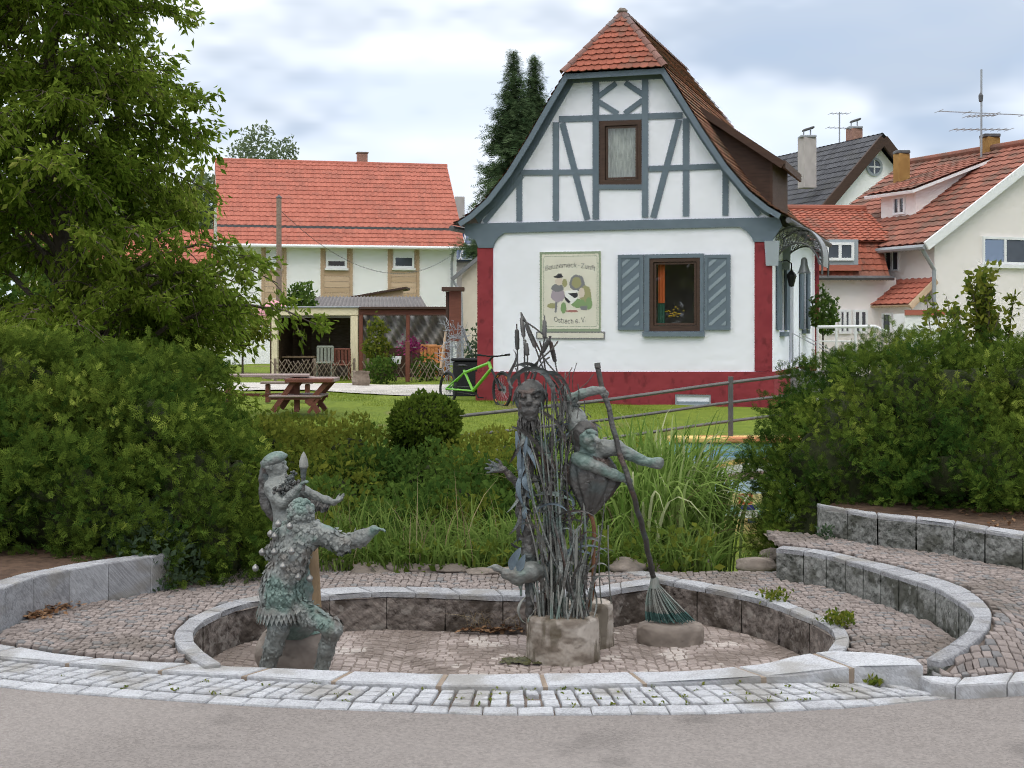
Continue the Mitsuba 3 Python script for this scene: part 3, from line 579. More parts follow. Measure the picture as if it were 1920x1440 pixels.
sw1, sw2, sdoor = srect(1463, 492, 1470, 620), srect(1504.5, 512, 1510, 616), srect(1479.5, 503, 1488, 681)
add('side_wall', sidewall(HW - .3, HW, [sw1, sw2, sdoor]), 'plaster_white', house)
add('side_wall', sidewall(0, .3), 'plaster_white', house)
add('back_wall', fpoly(gable, HL, HL + .25), 'plaster_white', house)
add('ceiling', fpoly([(.3, 3.55), (HW - .3, 3.55), (HW - .3, 3.65), (.3, 3.65)], .3, HL), 'room_plaster', house)
add('room_floor', fpoly([(.3, .9), (HW - .3, .9), (HW - .3, 1.0), (.3, 1.0)], .3, HL), 'room_plaster', house)
add('room_wall', fpoly([(.3, 1.0), (HW - .3, 1.0), (HW - .3, 3.55), (.3, 3.55)], 2.6, 2.7), 'room_plaster', house)
add('attic_wall', fpoly([(SC - .9, 3.7), (SC + .9, 3.7), (SC + .9, 6.6), (SC - .9, 6.6)], 1.6, 1.7), 'room_plaster', house)
# red base and corners
pl = sg.Polygon([(-.05, .1), (HW + .05, .1), (HW + .05, 1.0), (-.05, .955)], [cellar])
add('plinth', fpoly(pl, -.05, .0), 'red_paint', house)
add('plinth', prism([(-.0, .1), (HL, .1), (HL, 1.0), (.0, 1.0)], H(HW + .001, 0, 0), HV, UP, HU, .05), 'red_paint', house, label='pinkish red base along the entrance side')
add('corner_strip', fpoly([(-.02, .96), tuple(q2(122, 1283)), tuple(q2(122, 840)), (-.02, q2(72, 842)[1])], -.032, -.001), 'red_paint', house)
add('corner_strip', fpoly([tuple(q2(1052, 1281)), (HW + .012, 1.0), (HW + .012, q2(1110, 820)[1]), tuple(q2(1052, 820))], -.032, -.001), 'red_paint', house)
cw = add('cellar_window', fframe(cellar, [(cellar[0][0] + .03, cellar[0][1] + .03), (cellar[1][0] - .03, cellar[1][1] + .03), (cellar[2][0] - .03, cellar[2][1] - .03), (cellar[3][0] + .03, cellar[3][1] - .03)], -.035, -.01), 'grey_frame', house)
for i in range(9): x = cellar[0][0] + .06 + i * (cellar[1][0] - cellar[0][0] - .12) / 8; add('bar', tube([H(x, -.02, cellar[0][1] + .02), H(x, -.02, cellar[2][1] - .14)], .011, 5), 'timber_light', cw)
add('screen', fpoly([(cellar[0][0] + .02, cellar[0][1] + .01), (cellar[1][0] - .02, cellar[0][1] + .01), (cellar[1][0] - .02, cellar[2][1] - .14), (cellar[0][0] + .02, cellar[2][1] - .14)], -.008, -.004), 'timber_light', cw)
# timbers
TK = [0]
def timber(x0, y0, x1, y1, w=22, name='timber'):
    a, b = q2(x0, y0), q2(x1, y1); hw = w / 1.8943 * .0107 / 2; d = unit(b - a); n = np.array([-d[1], d[0]]) * hw; TK[0] += 1
    add(name, fpoly([tuple(a - n), tuple(b - n), tuple(b + n), tuple(a + n)], -.022 - .0023 * (TK[0] % 9), -.001), 'timber_grey', house, tone=rng.random())
beam_poly = [tuple(q2(*p)) for p in ((24, 757), (1140, 734), (1150, 765), (1112, 822), (1050, 822), (1042, 806), (1026, 786), (1000, 769), (165, 790), (143, 806), (130, 824), (124, 843), (72, 843), (62, 815), (24, 797))]
add('eaves_beam', fpoly(beam_poly, -.055, -.001), 'timber_grey', house, tone=.4)
for a in ((357, 386, 795, 372), (400, 250, 730, 234, 16), (222, 576, 478, 573, 20), (676, 562, 940, 553, 20), (498, 627, 652, 627, 18),
          (346, 397, 346, 744, 22), (488, 252, 488, 741, 23), (663, 246, 663, 734, 22), (808, 383, 808, 731, 23), (216, 598, 216, 748, 22), (948, 565, 948, 728, 21),
          (369, 400, 458, 742, 22), (783, 388, 692, 735, 22), (92, 752, 226, 586, 18), (1068, 726, 958, 578, 18), (70, 752, 140, 660, 10), (1100, 726, 1046, 664, 10),
          (497, 305, 560, 258, 19), (592, 256, 655, 298, 19), (495, 322, 566, 366, 19), (590, 366, 655, 318, 19)): timber(*a)
for sgn in (-1, 1):                              # raking beams and verge boards
    pts = np.array([(SC + sgn * d, z) for d, z in inset]); nrm = unit(np.c_[np.gradient(pts[:, 1]), -np.gradient(pts[:, 0])]); nrm = nrm * np.where(nrm[:, 1:] > 0, -1, 1)
    pts = pts[:-1]; nrm = nrm[:-1]
    add('raking_beam', fpoly(sg.Polygon([*map(tuple, pts[:-1] + nrm[:-1] * .03), *map(tuple, (pts + nrm * .165)[:-1][::-1])]).buffer(0), -.05, -.001), 'timber_grey', house, tone=.5)
    add('verge_board', fpoly(sg.Polygon([*map(tuple, pts - nrm * .005), *map(tuple, (pts + nrm * .105)[::-1])]).buffer(0), -.30, -.262), 'timber_grey', house, tone=.75)
    add('soffit', fpoly(sg.Polygon([*map(tuple, pts + nrm * .012), *map(tuple, (pts + nrm * .028)[::-1])]).buffer(0), -.262, .0), 'timber_grey', house, tone=.2)
add('hip_eaves_board', fpoly([(SC - 1.0, 6.86), (SC + 1.0, 6.86), (SC + 1.0, 6.97), (SC - 1.0, 6.97)], -.30, -.27), 'timber_grey', house, tone=.15)
add('soffit', fpoly([(SC - 1.0, 6.95), (SC + 1.0, 6.95), (SC + 1.0, 6.965), (SC - 1.0, 6.965)], -.27, .02), 'timber_grey', house, tone=.15)
# windows
def house_window(o, name, hole, label, curtain=None, t0=-.02):
    w = add(name, fframe(o, hole, t0, .06), 'dark_wood', house, label=label)
    (a, b), (c, d) = hole[0], hole[2]
    m = .012; add('sash', fframe([(a + m, b + m), (c - m, b + m), (c - m, d - m), (a + m, d - m)], [(a + .05, b + .05), (c - .05, b + .05), (c - .05, d - .05), (a + .05, d - .05)], .01, .05), 'dark_wood', w, tone=.8)
    p = [H(a + .04, .03, b + .04), H(c - .04, .03, b + .04), H(c - .04, .03, d - .04), H(a + .04, .03, d - .04)]
    add('pane', (np.array(p), QB), 'pane', w)
    return w, (a, b, c, d)
w, (a, b, c, d) = house_window(win1, 'window', frect(692, 893, 845, 1118), 'dark framed ground floor window with orange drape and yellow flowers inside')
def drape(s0, s1, z0, z1, t, amp, n, key, bs, name='curtain'):
    ss = np.linspace(s0, s1, n); v = np.array([H(s, t + amp * math.sin(i * 1.9 + .5 * math.sin(i)), z) for i, s in enumerate(ss) for z in (z0, z1)]); f = [[2 * i, 2 * i + 2, 2 * i + 3, 2 * i + 1] for i in range(n - 1)]
    return add(name, (v, np.array(f)), bs, key, smooth=True)
mat('drape_orange', (.42, .10, .03), .9); mat('drape_green', (.03, .10, .07), .9); mat('flower_yellow', (.62, .42, .03), .8)
drape(a + .06, a + .20, b + .45, d, .16, .02, 9, w, 'drape_orange'); drape(a + .05, a + .19, b, b + .45, .18, .02, 9, w, 'drape_green')
fl = MB(); r_ = np.random.default_rng(5)
for i in range(26): fl.mesh(lathe([(.0, -.012), (.026, 0), (0, .012)], 6, H(a + .40 + r_.normal(0, .10), .22 + r_.normal(0, .03), b + .17 + abs(r_.normal(0, .10)))))
add('flowers', fl, 'flower_yellow', w)
add('window_surround', fframe(frect(660, 866, 872, 1140), win1, -.035, -.001), 'timber_grey', house, tone=.6)
add('window_sill', fpoly(frect(656, 1141, 874, 1158), -.10, -.001), 'timber_grey', house, tone=.8)
w, (a, b, c, d) = house_window(win2, 'window', frect(520, 410, 636, 598), 'dark framed gable window with a pale lace curtain')
drape(a, c, b, d, .12, .018, 40, w, 'curtain')
def shutter(x0, x1, y0=868, y1=1135):
    k = add('shutter', fpoly(frect(x0, y0, x1, y1), -.05, -.012), 'timber_grey', house, tone=.15)
    add('frame', fframe(frect(x0, y0, x1, y1), frect(x0 + 11, y0 + 12, x1 - 11, y1 - 12), -.066, -.051), 'timber_grey', k, tone=.3)
    inner_ = sg.Polygon(frect(x0 + 15, y0 + 17, x1 - 15, y1 - 17))
    for i in range(7):
        y = y0 + 10 + i * 43; p, q = q2(x0 + 8, y + 32), q2(x1 - 8, y - 34); n = np.array([0, .040]); g = sg.Polygon([tuple(p - n), tuple(q - n), tuple(q + n), tuple(p + n)]).intersection(inner_)
        if g.geom_type == 'Polygon' and g.area > .004: add('slat', fpoly(g, -.060, -.051), 'timber_light', k, tone=rng.random())
shutter(568, 658); shutter(875, 966)
# entrance side: narrow windows, shutters, door, lantern, steps, drainpipe
def spr(x0, y0, x1, y1, d0, d1): return prism(srect(x0, y0, x1, y1), H(HW + d0, 0, 0), HV, UP, HU, d1 - d0)
for (x0, x1), (ya, yb) in (((1454, 1461), (489, 619)), ((1470, 1476), (489, 619)), ((1498, 1503.5), (511, 617)), ((1510.5, 1515), (511, 617))): add('shutter', spr(x0, ya, x1, yb, .02, .06), 'timber_grey', house, tone=.05)
for r in (sw1, sw2):
    (a, b), (c, d) = r[0], r[2]
    f_ = add('window', prism(sg.Polygon(r, [[(a + .06, b + .06), (c - .06, b + .06), (c - .06, d - .06), (a + .06, d - .06)]]), H(HW - .12, 0, 0), HV, UP, HU, .08), 'dark_wood', house)
    add('pane', (np.array([H(HW - .08, a + .03, b + .03), H(HW - .08, c - .03, b + .03), H(HW - .08, c - .03, d - .03), H(HW - .08, a + .03, d - .03)]), QB), 'pane', f_)
    add('sill', prism([(a - .1, b - .12), (c + .1, b - .12), (c + .1, b - .02), (a - .1, b - .02)], H(HW, 0, 0), HV, UP, HU, .1), 'timber_grey', f_, tone=.8)
add('door', prism(sdoor, H(HW - .15, 0, 0), HV, UP, HU, .06), 'timber_grey', house, tone=.5)
(a, b), (c, d) = sdoor[0], sdoor[2]
for i in range(3): add('step', prism([(a - .2, .1), (c + .25, .1), (c + .25, .98 - .22 * i), (a - .2, .98 - .22 * i)], H(HW + .052 + .28 * i, 0, 0), HV, UP, HU, .278), 'granite', house, tone=.3)
for tt in (a - .2, c + .2): add('step_rail', tube([H(HW + .1, tt, .95), H(HW + .1, tt, 1.75), H(HW + .85, tt, 1.35), H(HW + .85, tt, .45)], .016, 6), 'zinc', house)
lt, lz = hs(1484, 518, HW + .22)
ln = add('wall_lantern', lathe([(0, -.22), (.05, -.20), (.10, .0), (.10, .03), (.02, .12), (.0, .14)], 6, H(HW + .22, lt, lz)), 'black', house)
add('arm', tube([H(HW, lt, lz + .30), H(HW + .12, lt, lz + .33), H(HW + .22, lt, lz + .26), H(HW + .22, lt, lz + .12)], .014, 6), 'black', ln)
add('drainpipe', tube([H(HW + .10, HL - .1, 3.8), H(HW + .10, HL - .1, .5)], .05, 8), 'red_paint', house)
# roof
roofmesh = MB()
for sgn in (-1, 1):
    q = [H(SC + sgn * d, t, z + .015) for t in (-.31, HL + .45) for d, z in prof]; n = len(prof)
    hipz = prof[2]
    v = np.array([H(SC + sgn * d, (-.31 if d >= 1.0 else -.31 + (1.0 - d) * .75), z + .012) for d, z in prof] + [H(SC + sgn * d, (HL + .45 if d >= 1.0 else HL + .45 - (1.0 - d) * .75), z + .012) for d, z in prof])
    roofmesh.put(v, [[i, i + 1, n + i + 1, n + i] if sgn > 0 else [i + 1, i, n + i, n + i + 1] for i in range(n - 1)])
for t0, dt in ((-.31, .75), (HL + .45, -.75)): roofmesh.put([H(SC - 1, t0, 7.0), H(SC + 1, t0, 7.0), H(SC, t0 + dt, 8.28)], [[0, 1, 2]])
roof = add('roof', roofmesh, 'dark_wood', house)
rt = np.random.default_rng(12); tm = MB()
cum = np.r_[0, np.cumsum(np.linalg.norm(np.diff(prof, axis=0), axis=1))]; nrow = 38; ls = np.linspace(cum[-1], 0, nrow + 1)
for sgn in (1, -1):
    for r in range(nrow):
        d0, z0 = [np.interp(ls[r], cum, prof[:, k]) for k in (0, 1)]; d1, z1 = [np.interp(ls[r + 1], cum, prof[:, k]) for k in (0, 1)]
        o = 0 if d0 >= 1.0 else (1.0 - d0) * .75
        t0, t1 = -.33 + o + .04, HL + .45 - o
        A = H(SC + sgn * d0, t0, z0 + .03); Yd = unit(H(SC + sgn * d1, t0, z1 + .03) - A); Xd = HV if sgn > 0 else -HV
        if sgn < 0: A = H(SC - d0, t1, z0 + .03)
        N = unit(np.cross(Xd, Yd)); jit = (rt.random() - .5) * .01
        lay_tiles(tm, A + N * (.012 + jit), Xd, unit(Yd - N * .09), t1 - t0, .175, (ls[r] - ls[r + 1]) * 1.2, rt)
kk = add('side_tiles', tm, 'tile_old', roof); labels[kk] = {'kind': 'stuff', 'label': 'weathered brown roof tiles along the side slopes'}
P0 = H(SC - 1.05, -.36, 6.97); Yh = unit(H(SC, .44, 8.30) - H(SC, -.36, 6.97)); Lh = np.linalg.norm(H(SC, .44, 8.30) - H(SC, -.36, 6.97)); Nh = unit(np.cross(HU, Yh)); rows = 11
for r in range(rows):
    y = r * Lh / rows; half = 1.05 * (1 - (r + .35) / rows)
    if half < .07: continue
    lay_tiles(None, H(SC - half, -.36, 6.97) + Yh * y + Nh * .028, HU, unit(Yh - Nh * .10), 2 * half, .158, Lh / rows * 1.22, rt, add_to=(roof, 'hip_tile', 'tile_red'), jitter=.006)
def ridge_run(a, b, n, name='ridge_tile', r=.085):
    a, b = np.asarray(a, float), np.asarray(b, float)
    for i in range(n):
        p = a + (b - a) * i / n; q = a + (b - a) * (i + 1.12) / n; d = unit(q - p); y = unit(np.cross(UP, d)); z = np.cross(d, y)
        an = np.linspace(-.1, math.pi + .1, 8); v = np.array([p0 + rr * (math.cos(t) * y + math.sin(t) * z) - z * .03 for p0, rr in ((p, r), (q, r * .84)) for t in an]); m = 8
        f = [[j, j + 1, m + j + 1, m + j] for j in range(m - 1)]
        v = np.vstack([v, v - z * .012]); f += [[j + 1, j, 2 * m + j, 2 * m + j + 1] for j in range(m - 1)]
        add(name, (v, np.array(f)), 'ridge_tile', roof, tone=rt.random())
apex = H(SC, .46, 8.31)
ridge_run(H(SC - 1.06, -.36, 7.0), apex, 8); ridge_run(H(SC + 1.06, -.36, 7.0), apex, 8); ridge_run(apex, H(SC, HL - .3, 8.31), 22)
add('ridge_cap', rough_block(box(apex + UP * .02, (.20, .20, .10), None, .04), .05, 12), 'rock', roof)
for k, (d, z) in enumerate(((3.44, 3.97),)):
    for sgn in (1, -1): add('gutter', tube([H(SC + sgn * d, -.3, z - .05), H(SC + sgn * d, HL + .4, z - .05)], .06, 8), 'dark_metal', roof)
# dormer
dm = add('dormer', prism([(SC + 1.5 - SC + 0, 0), (2.80, -1.85), (2.80, -.74)], H(SC, 1.8, 6.17), HU, UP, HV, .08), 'dark_wood', house, label='dark weathered wooden dormer on the right roof slope')
add('front', prism([(1.8, 4.36), (4.3, 4.36), (4.3, 5.42), (1.8, 5.42)], H(SC + 2.80, 0, 0), HV, UP, HU, .06), 'dark_wood', dm, tone=.9)
dA, dB = H(SC + 1.38, 1.6, 6.44), H(SC + 3.12, 1.6, 5.22); dd = unit(dA - dB); dN = unit(np.cross(HV, dd))
add('roof_board', box((dA + dB) / 2 + HV * 1.45 - dN * .04, (np.linalg.norm(dA - dB), 2.9, .05), np.array([dd, HV, dN])), 'dark_wood', dm, tone=.7)
add('fascia', beam(dB + HV * .02, dB + HV * 2.88, .05, .16), 'dark_wood', dm, tone=.9)
add('barge_board', beam(dA - HV * .02 - dN * .03, dB - HV * .02 - dN * .03, .04, .15, up=dN), 'dark_wood', dm, tone=1.0)
t2 = MB(); tiled_quad(t2, dB, HV, dd, 2.9, np.linalg.norm(dA - dB), .175, .16, rt); kk = add('tiles', t2, 'tile_old', dm); labels[kk] = {'kind': 'stuff'}
# iron canopy over the entrance
can = thing('iron_canopy', 'arched wrought-iron canopy with scrollwork over the side entrance of the timbered house', 'canopy')
def q8(x, y, t): return hp(1400 + x / 4.5, 400 + y / 4.5, t)
for tt in (.55, 1.75):
    o = np.array([H(s, tt, z) for s, z in (q8(*p, .55) for p in ((200, 245), (260, 172), (330, 130), (430, 112), (520, 140), (590, 210), (628, 290), (640, 400), (636, 515)))])
    i = np.array([H(s, tt, z) for s, z in (q8(*p, .55) for p in ((195, 455), (240, 392), (300, 316), (370, 268), (440, 250), (510, 268), (570, 325), (605, 395), (612, 430)))])
    oo, ii = spline(o, 40), spline(i, 40); mb = MB(); mb.tube(oo, .022, 6); mb.tube(ii, .018, 6)
    for j in range(2, 38, 2): mb.tube([ii[j], ii[j] * .5 + oo[j] * .5 + HV * .02, oo[j]], .008, 5)
    for j in range(3, 37, 4):
        c = (oo[j] + ii[j]) / 2; r = np.linalg.norm(oo[j] - ii[j]) * .28; an = np.linspace(0, 2 * np.pi * 1.4, 18); mb.tube([c + r * (1 - .35 * q / 9) * (math.cos(q) * HU + math.sin(q) * UP) for q in an], .007, 5)
    add('scroll_arch', mb, 'dark_metal', can)
    a, b = q8(165, 250, .55), q8(165, 455, .55); hwd = .11
    add('bracket', fpoly([(HW - .10, b[1]), (HW + .13, b[1]), (HW + .16, a[1]), (HW - .13, a[1])], tt - .05 if tt > 1 else -.09, tt + .05 if tt > 1 else -.034), 'grey_frame', can)
v = np.array([p + HV * (1.2 * k) + UP * .03 for k in (0, 1) for p in oo - HV * 1.2]); n = 40
add('hood', (v, np.array([[j, j + 1, n + j + 1, n + j] for j in range(6, 36)])), 'zinc', can, smooth=True)
bz = q8(485, 480, 1.1); add('bell', lathe([(.15, -.06), (.12, -.04), (.075, .10), (.06, .22), (.02, .26), (0, .26)], 16, H(bz[0], 1.1, bz[1])), 'zinc', can, smooth=40)
# painted guild sign on the front wall
sign = thing('guild_sign', 'cream painted guild sign with green border, lettering and two costumed figures', 'sign')
mat('sign_cream', lambda p, n, uv: mix((.70, .68, .58), (.58, .55, .47), fbm(p.x * 5, p.y * 5, p.z * 5, 4)), .7); mat('sign_green', (.24, .29, .20), .8); mat('sign_ink', (.035, .035, .04), .8)
for nm, col in (('sign_grey', (.19, .19, .20)), ('sign_mauve', (.34, .29, .33)), ('sign_leaf', (.20, .30, .14)), ('sign_olive', (.30, .29, .15)), ('sign_skin', (.58, .50, .42)), ('sign_red', (.34, .16, .14)), ('sign_white', (.72, .72, .70))): mat(nm, col, .8)
add('board', fpoly(frect(290, 858, 506, 1140), -.03, -.001), 'sign_cream', sign)
add('border', fframe(frect(290, 858, 506, 1140), frect(297, 866, 499, 1130), -.036, -.0305), 'sign_green', sign)
x0, y0, x1, y1 = 304, 874, 493, 1122
add('border_line', fpoly(sg.Polygon(frect(x0, y0, x1, y1)).buffer(-.03).buffer(.03).exterior.buffer(.005), -.033, -.0305), 'sign_green', sign)
add('ledge', fpoly(frect(280, 1143, 517, 1163), -.03, -.001), 'sign_cream', sign); add('ledge_outline', fframe(frect(277, 1140, 520, 1166), frect(281, 1144, 516, 1162), -.036, -.0), 'sign_grey', sign)
def letters(txt, cx, cy, width_px, h_px, arc, name):
    m = meshkit.text_mesh(txt, 1.0, .004); v = np.array(m.vertices); w = np.ptp(v[:, 0]); v[:, 0] -= v[:, 0].min() + w / 2
    sx = width_px / w; u = v[:, 0] * sx; yy = v[:, 1] * h_px - arc * ((u / (width_px / 2)) ** 2 - .5)
    c = np.array([q2(cx + a, cy - b) for a, b in zip(u, yy)]); P = np.array([H(s, -.0305 - zz * .6, z) for (s, z), zz in zip(c, v[:, 2])])
    add(name, (P, np.asarray(m.faces)), 'sign_ink', sign)
letters('Bauzemeck-Zunft', 398, 918, 176, 17, 12, 'lettering'); letters('Ostrach e. V.', 397, 1108, 112, 18, -7, 'lettering')
LAY = [0]
def paint(pts, bs, ell=None):
    LAY[0] += 1
    if ell: cx, cy, rx, ry = ell; pts = [(cx + rx * math.cos(a) * (1 + .05 * math.sin(5 * a)), cy + ry * math.sin(a) * (1 + .05 * math.cos(7 * a))) for a in np.linspace(0, 2 * np.pi, 28)[:-1]]
    add('painting', fpoly(sg.Polygon([tuple(q2(*p)) for p in pts]).buffer(0), -.0312 - .0004 * LAY[0], -.0305), bs, sign)
for e, b in (((354, 1010, 25, 26), 'sign_mauve'), ((352, 985, 22, 14), 'sign_grey'), ((358, 962, 14, 14), 'sign_skin'), ((356, 945, 17, 5), 'sign_ink'), ((360, 940, 9, 6), 'sign_ink'), ((378, 968, 9, 15), 'sign_olive'), ((422, 968, 27, 30), 'sign_grey'), ((420, 966, 17, 20), 'sign_olive'), ((452, 1010, 20, 34), 'sign_olive'), ((438, 1002, 11, 18), 'sign_skin'), ((464, 1040, 12, 22), 'sign_leaf'), ((428, 1040, 26, 16), 'sign_leaf'), ((374, 1056, 10, 20), 'sign_leaf'), ((334, 1048, 18, 9), 'sign_olive'), ((404, 1067, 22, 4), 'sign_red')): paint(None, b, e)
paint([(378, 995), (424, 992), (426, 1020), (404, 1042), (384, 1034)], 'sign_white'); paint([(390, 1004), (424, 1002), (425, 1016), (414, 1022)], 'sign_ink'); paint([(378, 1014), (400, 1034), (392, 1040), (380, 1028)], 'sign_ink')
paint([(345, 1035), (352, 1035), (349, 1072), (343, 1072)], 'sign_grey'); paint([(432, 1050), (460, 1048), (456, 1064), (436, 1062)], 'sign_grey')
# ------------------------------------------------------------------ background houses
class Fr:
    """a house frame: origin o on the ground, u along the eaves, v along the gable side"""
    def __init__(s, o, deg): a = math.radians(deg); s.o = np.array([o[0], o[1], 0.]); s.u = np.array([math.cos(a), math.sin(a), 0]); s.v = np.array([-math.sin(a), math.cos(a), 0])
    def p(s, a, b, z): return s.o + a * s.u + b * s.v + z * UP
    def hit(s, px, py, b=0.0, along='u', off=0.0):
        """where the camera ray meets the facade: (along, z)"""
        n = s.v if along == 'u' else s.u; P0 = s.o + off * n; d = np.array([(px - CX) / F, 1, -(py - CY) / F]); e = np.array([0, 0, EYE]); k = ((P0 - e) @ n) / (d @ n); q = e + k * d - s.o
        return np.array([q @ (s.u if along == 'u' else s.v), q[2]])
    def fu(s, poly, t0, t1): return prism(poly, s.o + t0 * s.v, s.u, UP, s.v, t1 - t0)      # facade along u, outward is -v
    def fv(s, poly, t0, t1): return prism(poly, s.o + t0 * s.u, s.v, UP, s.u, t1 - t0)
    def ru(s, x0, y0, x1, y1): a, b = s.hit(x0, y0), s.hit(x1, y1); return [(a[0], b[1]), (b[0], b[1]), (b[0], a[1]), (a[0], a[1])]
    def rv(s, x0, y0, x1, y1, off=0.0): a, b = s.hit(x0, y0, along='v', off=off), s.hit(x1, y1, along='v', off=off); lo, hi = sorted((a[0], b[0])); return [(lo, b[1]), (hi, b[1]), (hi, a[1]), (lo, a[1])]
def inset_rect(r, m): (a, b), (c, d) = r[0], r[2]; return [(a + m, b + m), (c - m, b + m), (c - m, d - m), (a + m, d - m)]
def simple_window(fr, side, rect, key, t=0.0, frame='white_frame', m=.08, mullion=True, label=None, off=0.0, blind=None):
    fn = fr.fu if side == 'u' else fr.fv
    w = add('window', fn(sg.Polygon(rect, [inset_rect(rect, m)]), off - .05, off + .04), frame, key, label=label)
    (a, b), (c, d) = inset_rect(rect, m)[0], inset_rect(rect, m)[2]
    add('pane', fn([(a, b), (c, b), (c, d), (a, d)], off - .012, off - .006), 'glass_dark', w)
    if mullion: add('mullion', fn([((a + c) / 2 - .04, b), ((a + c) / 2 + .04, b), ((a + c) / 2 + .04, d), ((a + c) / 2 - .04, d)], off - .045, off - .013), frame, w)
    if blind: add('roller_shutter', fn([(a, b + (d - b) * blind), (c, b + (d - b) * blind), (c, d), (a, d)], off - .03, off - .014), 'white_shade', w)
    return w
mat('glass_dark', lambda p, n, uv: mix((.02, .024, .03), (.09, .10, .12), fbm(p.x * 2, p.y * 2, p.z * 2, 3)), .08, spec=.8)
mat('white_shade', (.80, .81, .84), .7); mat('blue_shade', (.22, .28, .42), .6)
rb = np.random.default_rng(31)
def roof_plane(parent, P, X, Yd, width, length, w, h, bs, name='tiles', cut=None, deck=True, pan=True):
    mb = MB(); tiled_quad(mb, P, X, Yd, width, length, w, h, rb, pan=pan, cut=cut)
    N = unit(np.cross(X, Yd))
    if deck and cut is None: mb.put(np.array([P, P + X * width, P + X * width + Yd * length, P + Yd * length]) - N * .02, QB, .3)
    k = add(name, mb, bs, parent); labels[k] = {'kind': 'stuff'}; return k
# --- white house with the bright orange roof
A = Fr(((415 - CX) * 65.5 / F, 65.5), 13.0)
A.o[0] = (420 - CX) * A.o[1] / F
hw = thing('white_house', 'large white house with bright orange tile roof and timber-clad window bays', 'house')
LA = A.hit(856, 500)[0]; ze = A.hit(640, 456)[1] - .0; DA = 8.4
eA, rA = ze, EYE + (CY - 307) * (A.o[1] + 5.2) / F
gab = [(0, -.2), (DA, -.2), (DA, eA), (DA / 2, rA - .25), (0, eA)]
add('wall', A.fu([(0, -.2), (LA, -.2), (LA, eA), (0, eA)], 0, .3), 'plaster_clean', hw)
add('wall', A.fv(gab, 0.002, .3), 'plaster_clean', hw); add('wall', A.fv(gab, LA - .3, LA - .002), 'plaster_clean', hw)
add('wall', A.fu([(.3, -.2), (LA - .3, -.2), (LA - .3, eA), (.3, eA)], DA - .3, DA), 'plaster_clean', hw)
up = unit(A.p(0, DA / 2, rA) - A.p(0, -.45, eA - .05)); Lr = np.linalg.norm(A.p(0, DA / 2, rA) - A.p(0, -.45, eA - .05))
f = .175
rfA = add('roof', A.fv([(-.42, eA - .16), (DA / 2, rA - .12), (DA + .42, eA - .16), (DA + .42, eA - .24), (DA / 2, rA - .26), (-.42, eA - .24)], -.28, LA + .28), 'white_frame', hw)
roof_plane(rfA, A.p(-.3, -.62, eA - .14), A.u, unit(up + UP * -.0), LA + .6, Lr * f + .1, .30, .34, 'tile_orange')
roof_plane(rfA, A.p(-.3, -.45, eA - .05) + up * Lr * f + UP * .10, A.u, up, LA + .6, Lr * (1 - f), .30, .34, 'tile_orange')
add('snow_guard', beam(A.p(-.3, -.47, eA - .05) + up * Lr * f + UP * .03, A.p(LA + .3, -.47, eA - .05) + up * Lr * f + UP * .03, .05, .16), 'dark_metal', rfA)
add('back_slope', prism([(-.3, 0), (LA + .3, 0), (LA + .3, Lr), (-.3, Lr)], A.p(0, DA + .45, eA - .1), A.u, unit(A.p(0, DA / 2, rA) - A.p(0, DA + .45, eA - .1)), UP, .05), 'tile_orange', rfA)
add('ridge', tube([A.p(-.32, DA / 2, rA + .03), A.p(LA + .32, DA / 2, rA + .03)], .12, 8), 'tile_orange', rfA)
add('gutter', tube([A.p(-.3, -.66, eA - .2), A.p(LA + .3, -.66, eA - .2)], .08, 8), 'white_frame', rfA)
x, z = A.hit(691, 300); cA = A.p(x + .30, DA / 2 + .6, rA + .12)
add('chimney', box(cA, (.50, .45, 1.0), np.array([A.u, A.v, UP]), .02), 'brick_chimney', rfA); add('chimney_cap', box(cA + UP * .53, (.60, .55, .07), np.array([A.u, A.v, UP]), .02), 'rock', rfA)
add('downpipe', tube([A.p(LA - .25, -.6, eA - .25), A.p(LA - .25, -.12, eA - .8), A.p(LA - .25, -.12, .2)], .06, 6), 'zinc', hw)
add('grey_gable_board', A.fv([(DA * .12, eA - .1), (DA * .5, rA - .35), (DA * .5, rA - .75), (DA * .12, eA - .6)], -.05, 0), 'grey_frame', hw)
for (x0, x1), (wx0, wx1), bl in (((490, 537), (499, 526), .02), ((601, 661), (611, 650), .26), ((727, 786), (737, 776), .44)):
    a, b = A.hit(x0, 458)[0], A.hit(x1, 458)[0]; W_ = A.ru(wx0, 460, wx1, 503)
    for i in range(14):
        z0 = eA - .22 - .26 * (i + 1)
        for s0, s1 in (((a + .16, b - .16),) if z0 + .25 < W_[0][1] else ((a + .16, W_[0][0] - .02), (W_[1][0] + .02, b - .16))):
            add('cladding_board', A.fu([(s0, z0), (s1, z0), (s1, z0 + .245), (s0, z0 + .245)], -.05 - .006 * rb.random(), -.002), 'plank', hw, tone=rb.random())
    for s0, s1 in ((a, a + .15), (b - .15, b)): add('cladding_post', A.fu([(s0, eA - 3.9), (s1, eA - 3.9), (s1, eA - .2), (s0, eA - .2)], -.07, -.002), 'plank', hw, tone=.15)
    w = simple_window(A, 'u', W_, hw, mullion=False, m=.10, off=-.06, blind=bl)
    add('sill', A.fu([(W_[0][0] - .06, W_[0][1] - .10), (W_[1][0] + .06, W_[0][1] - .10), (W_[1][0] + .06, W_[0][1] - .005), (W_[0][0] - .06, W_[0][1] - .005)], -.2, -.06), 'white_frame', w)
simple_window(A, 'u', A.ru(498, 557, 520, 571), hw, mullion=False)
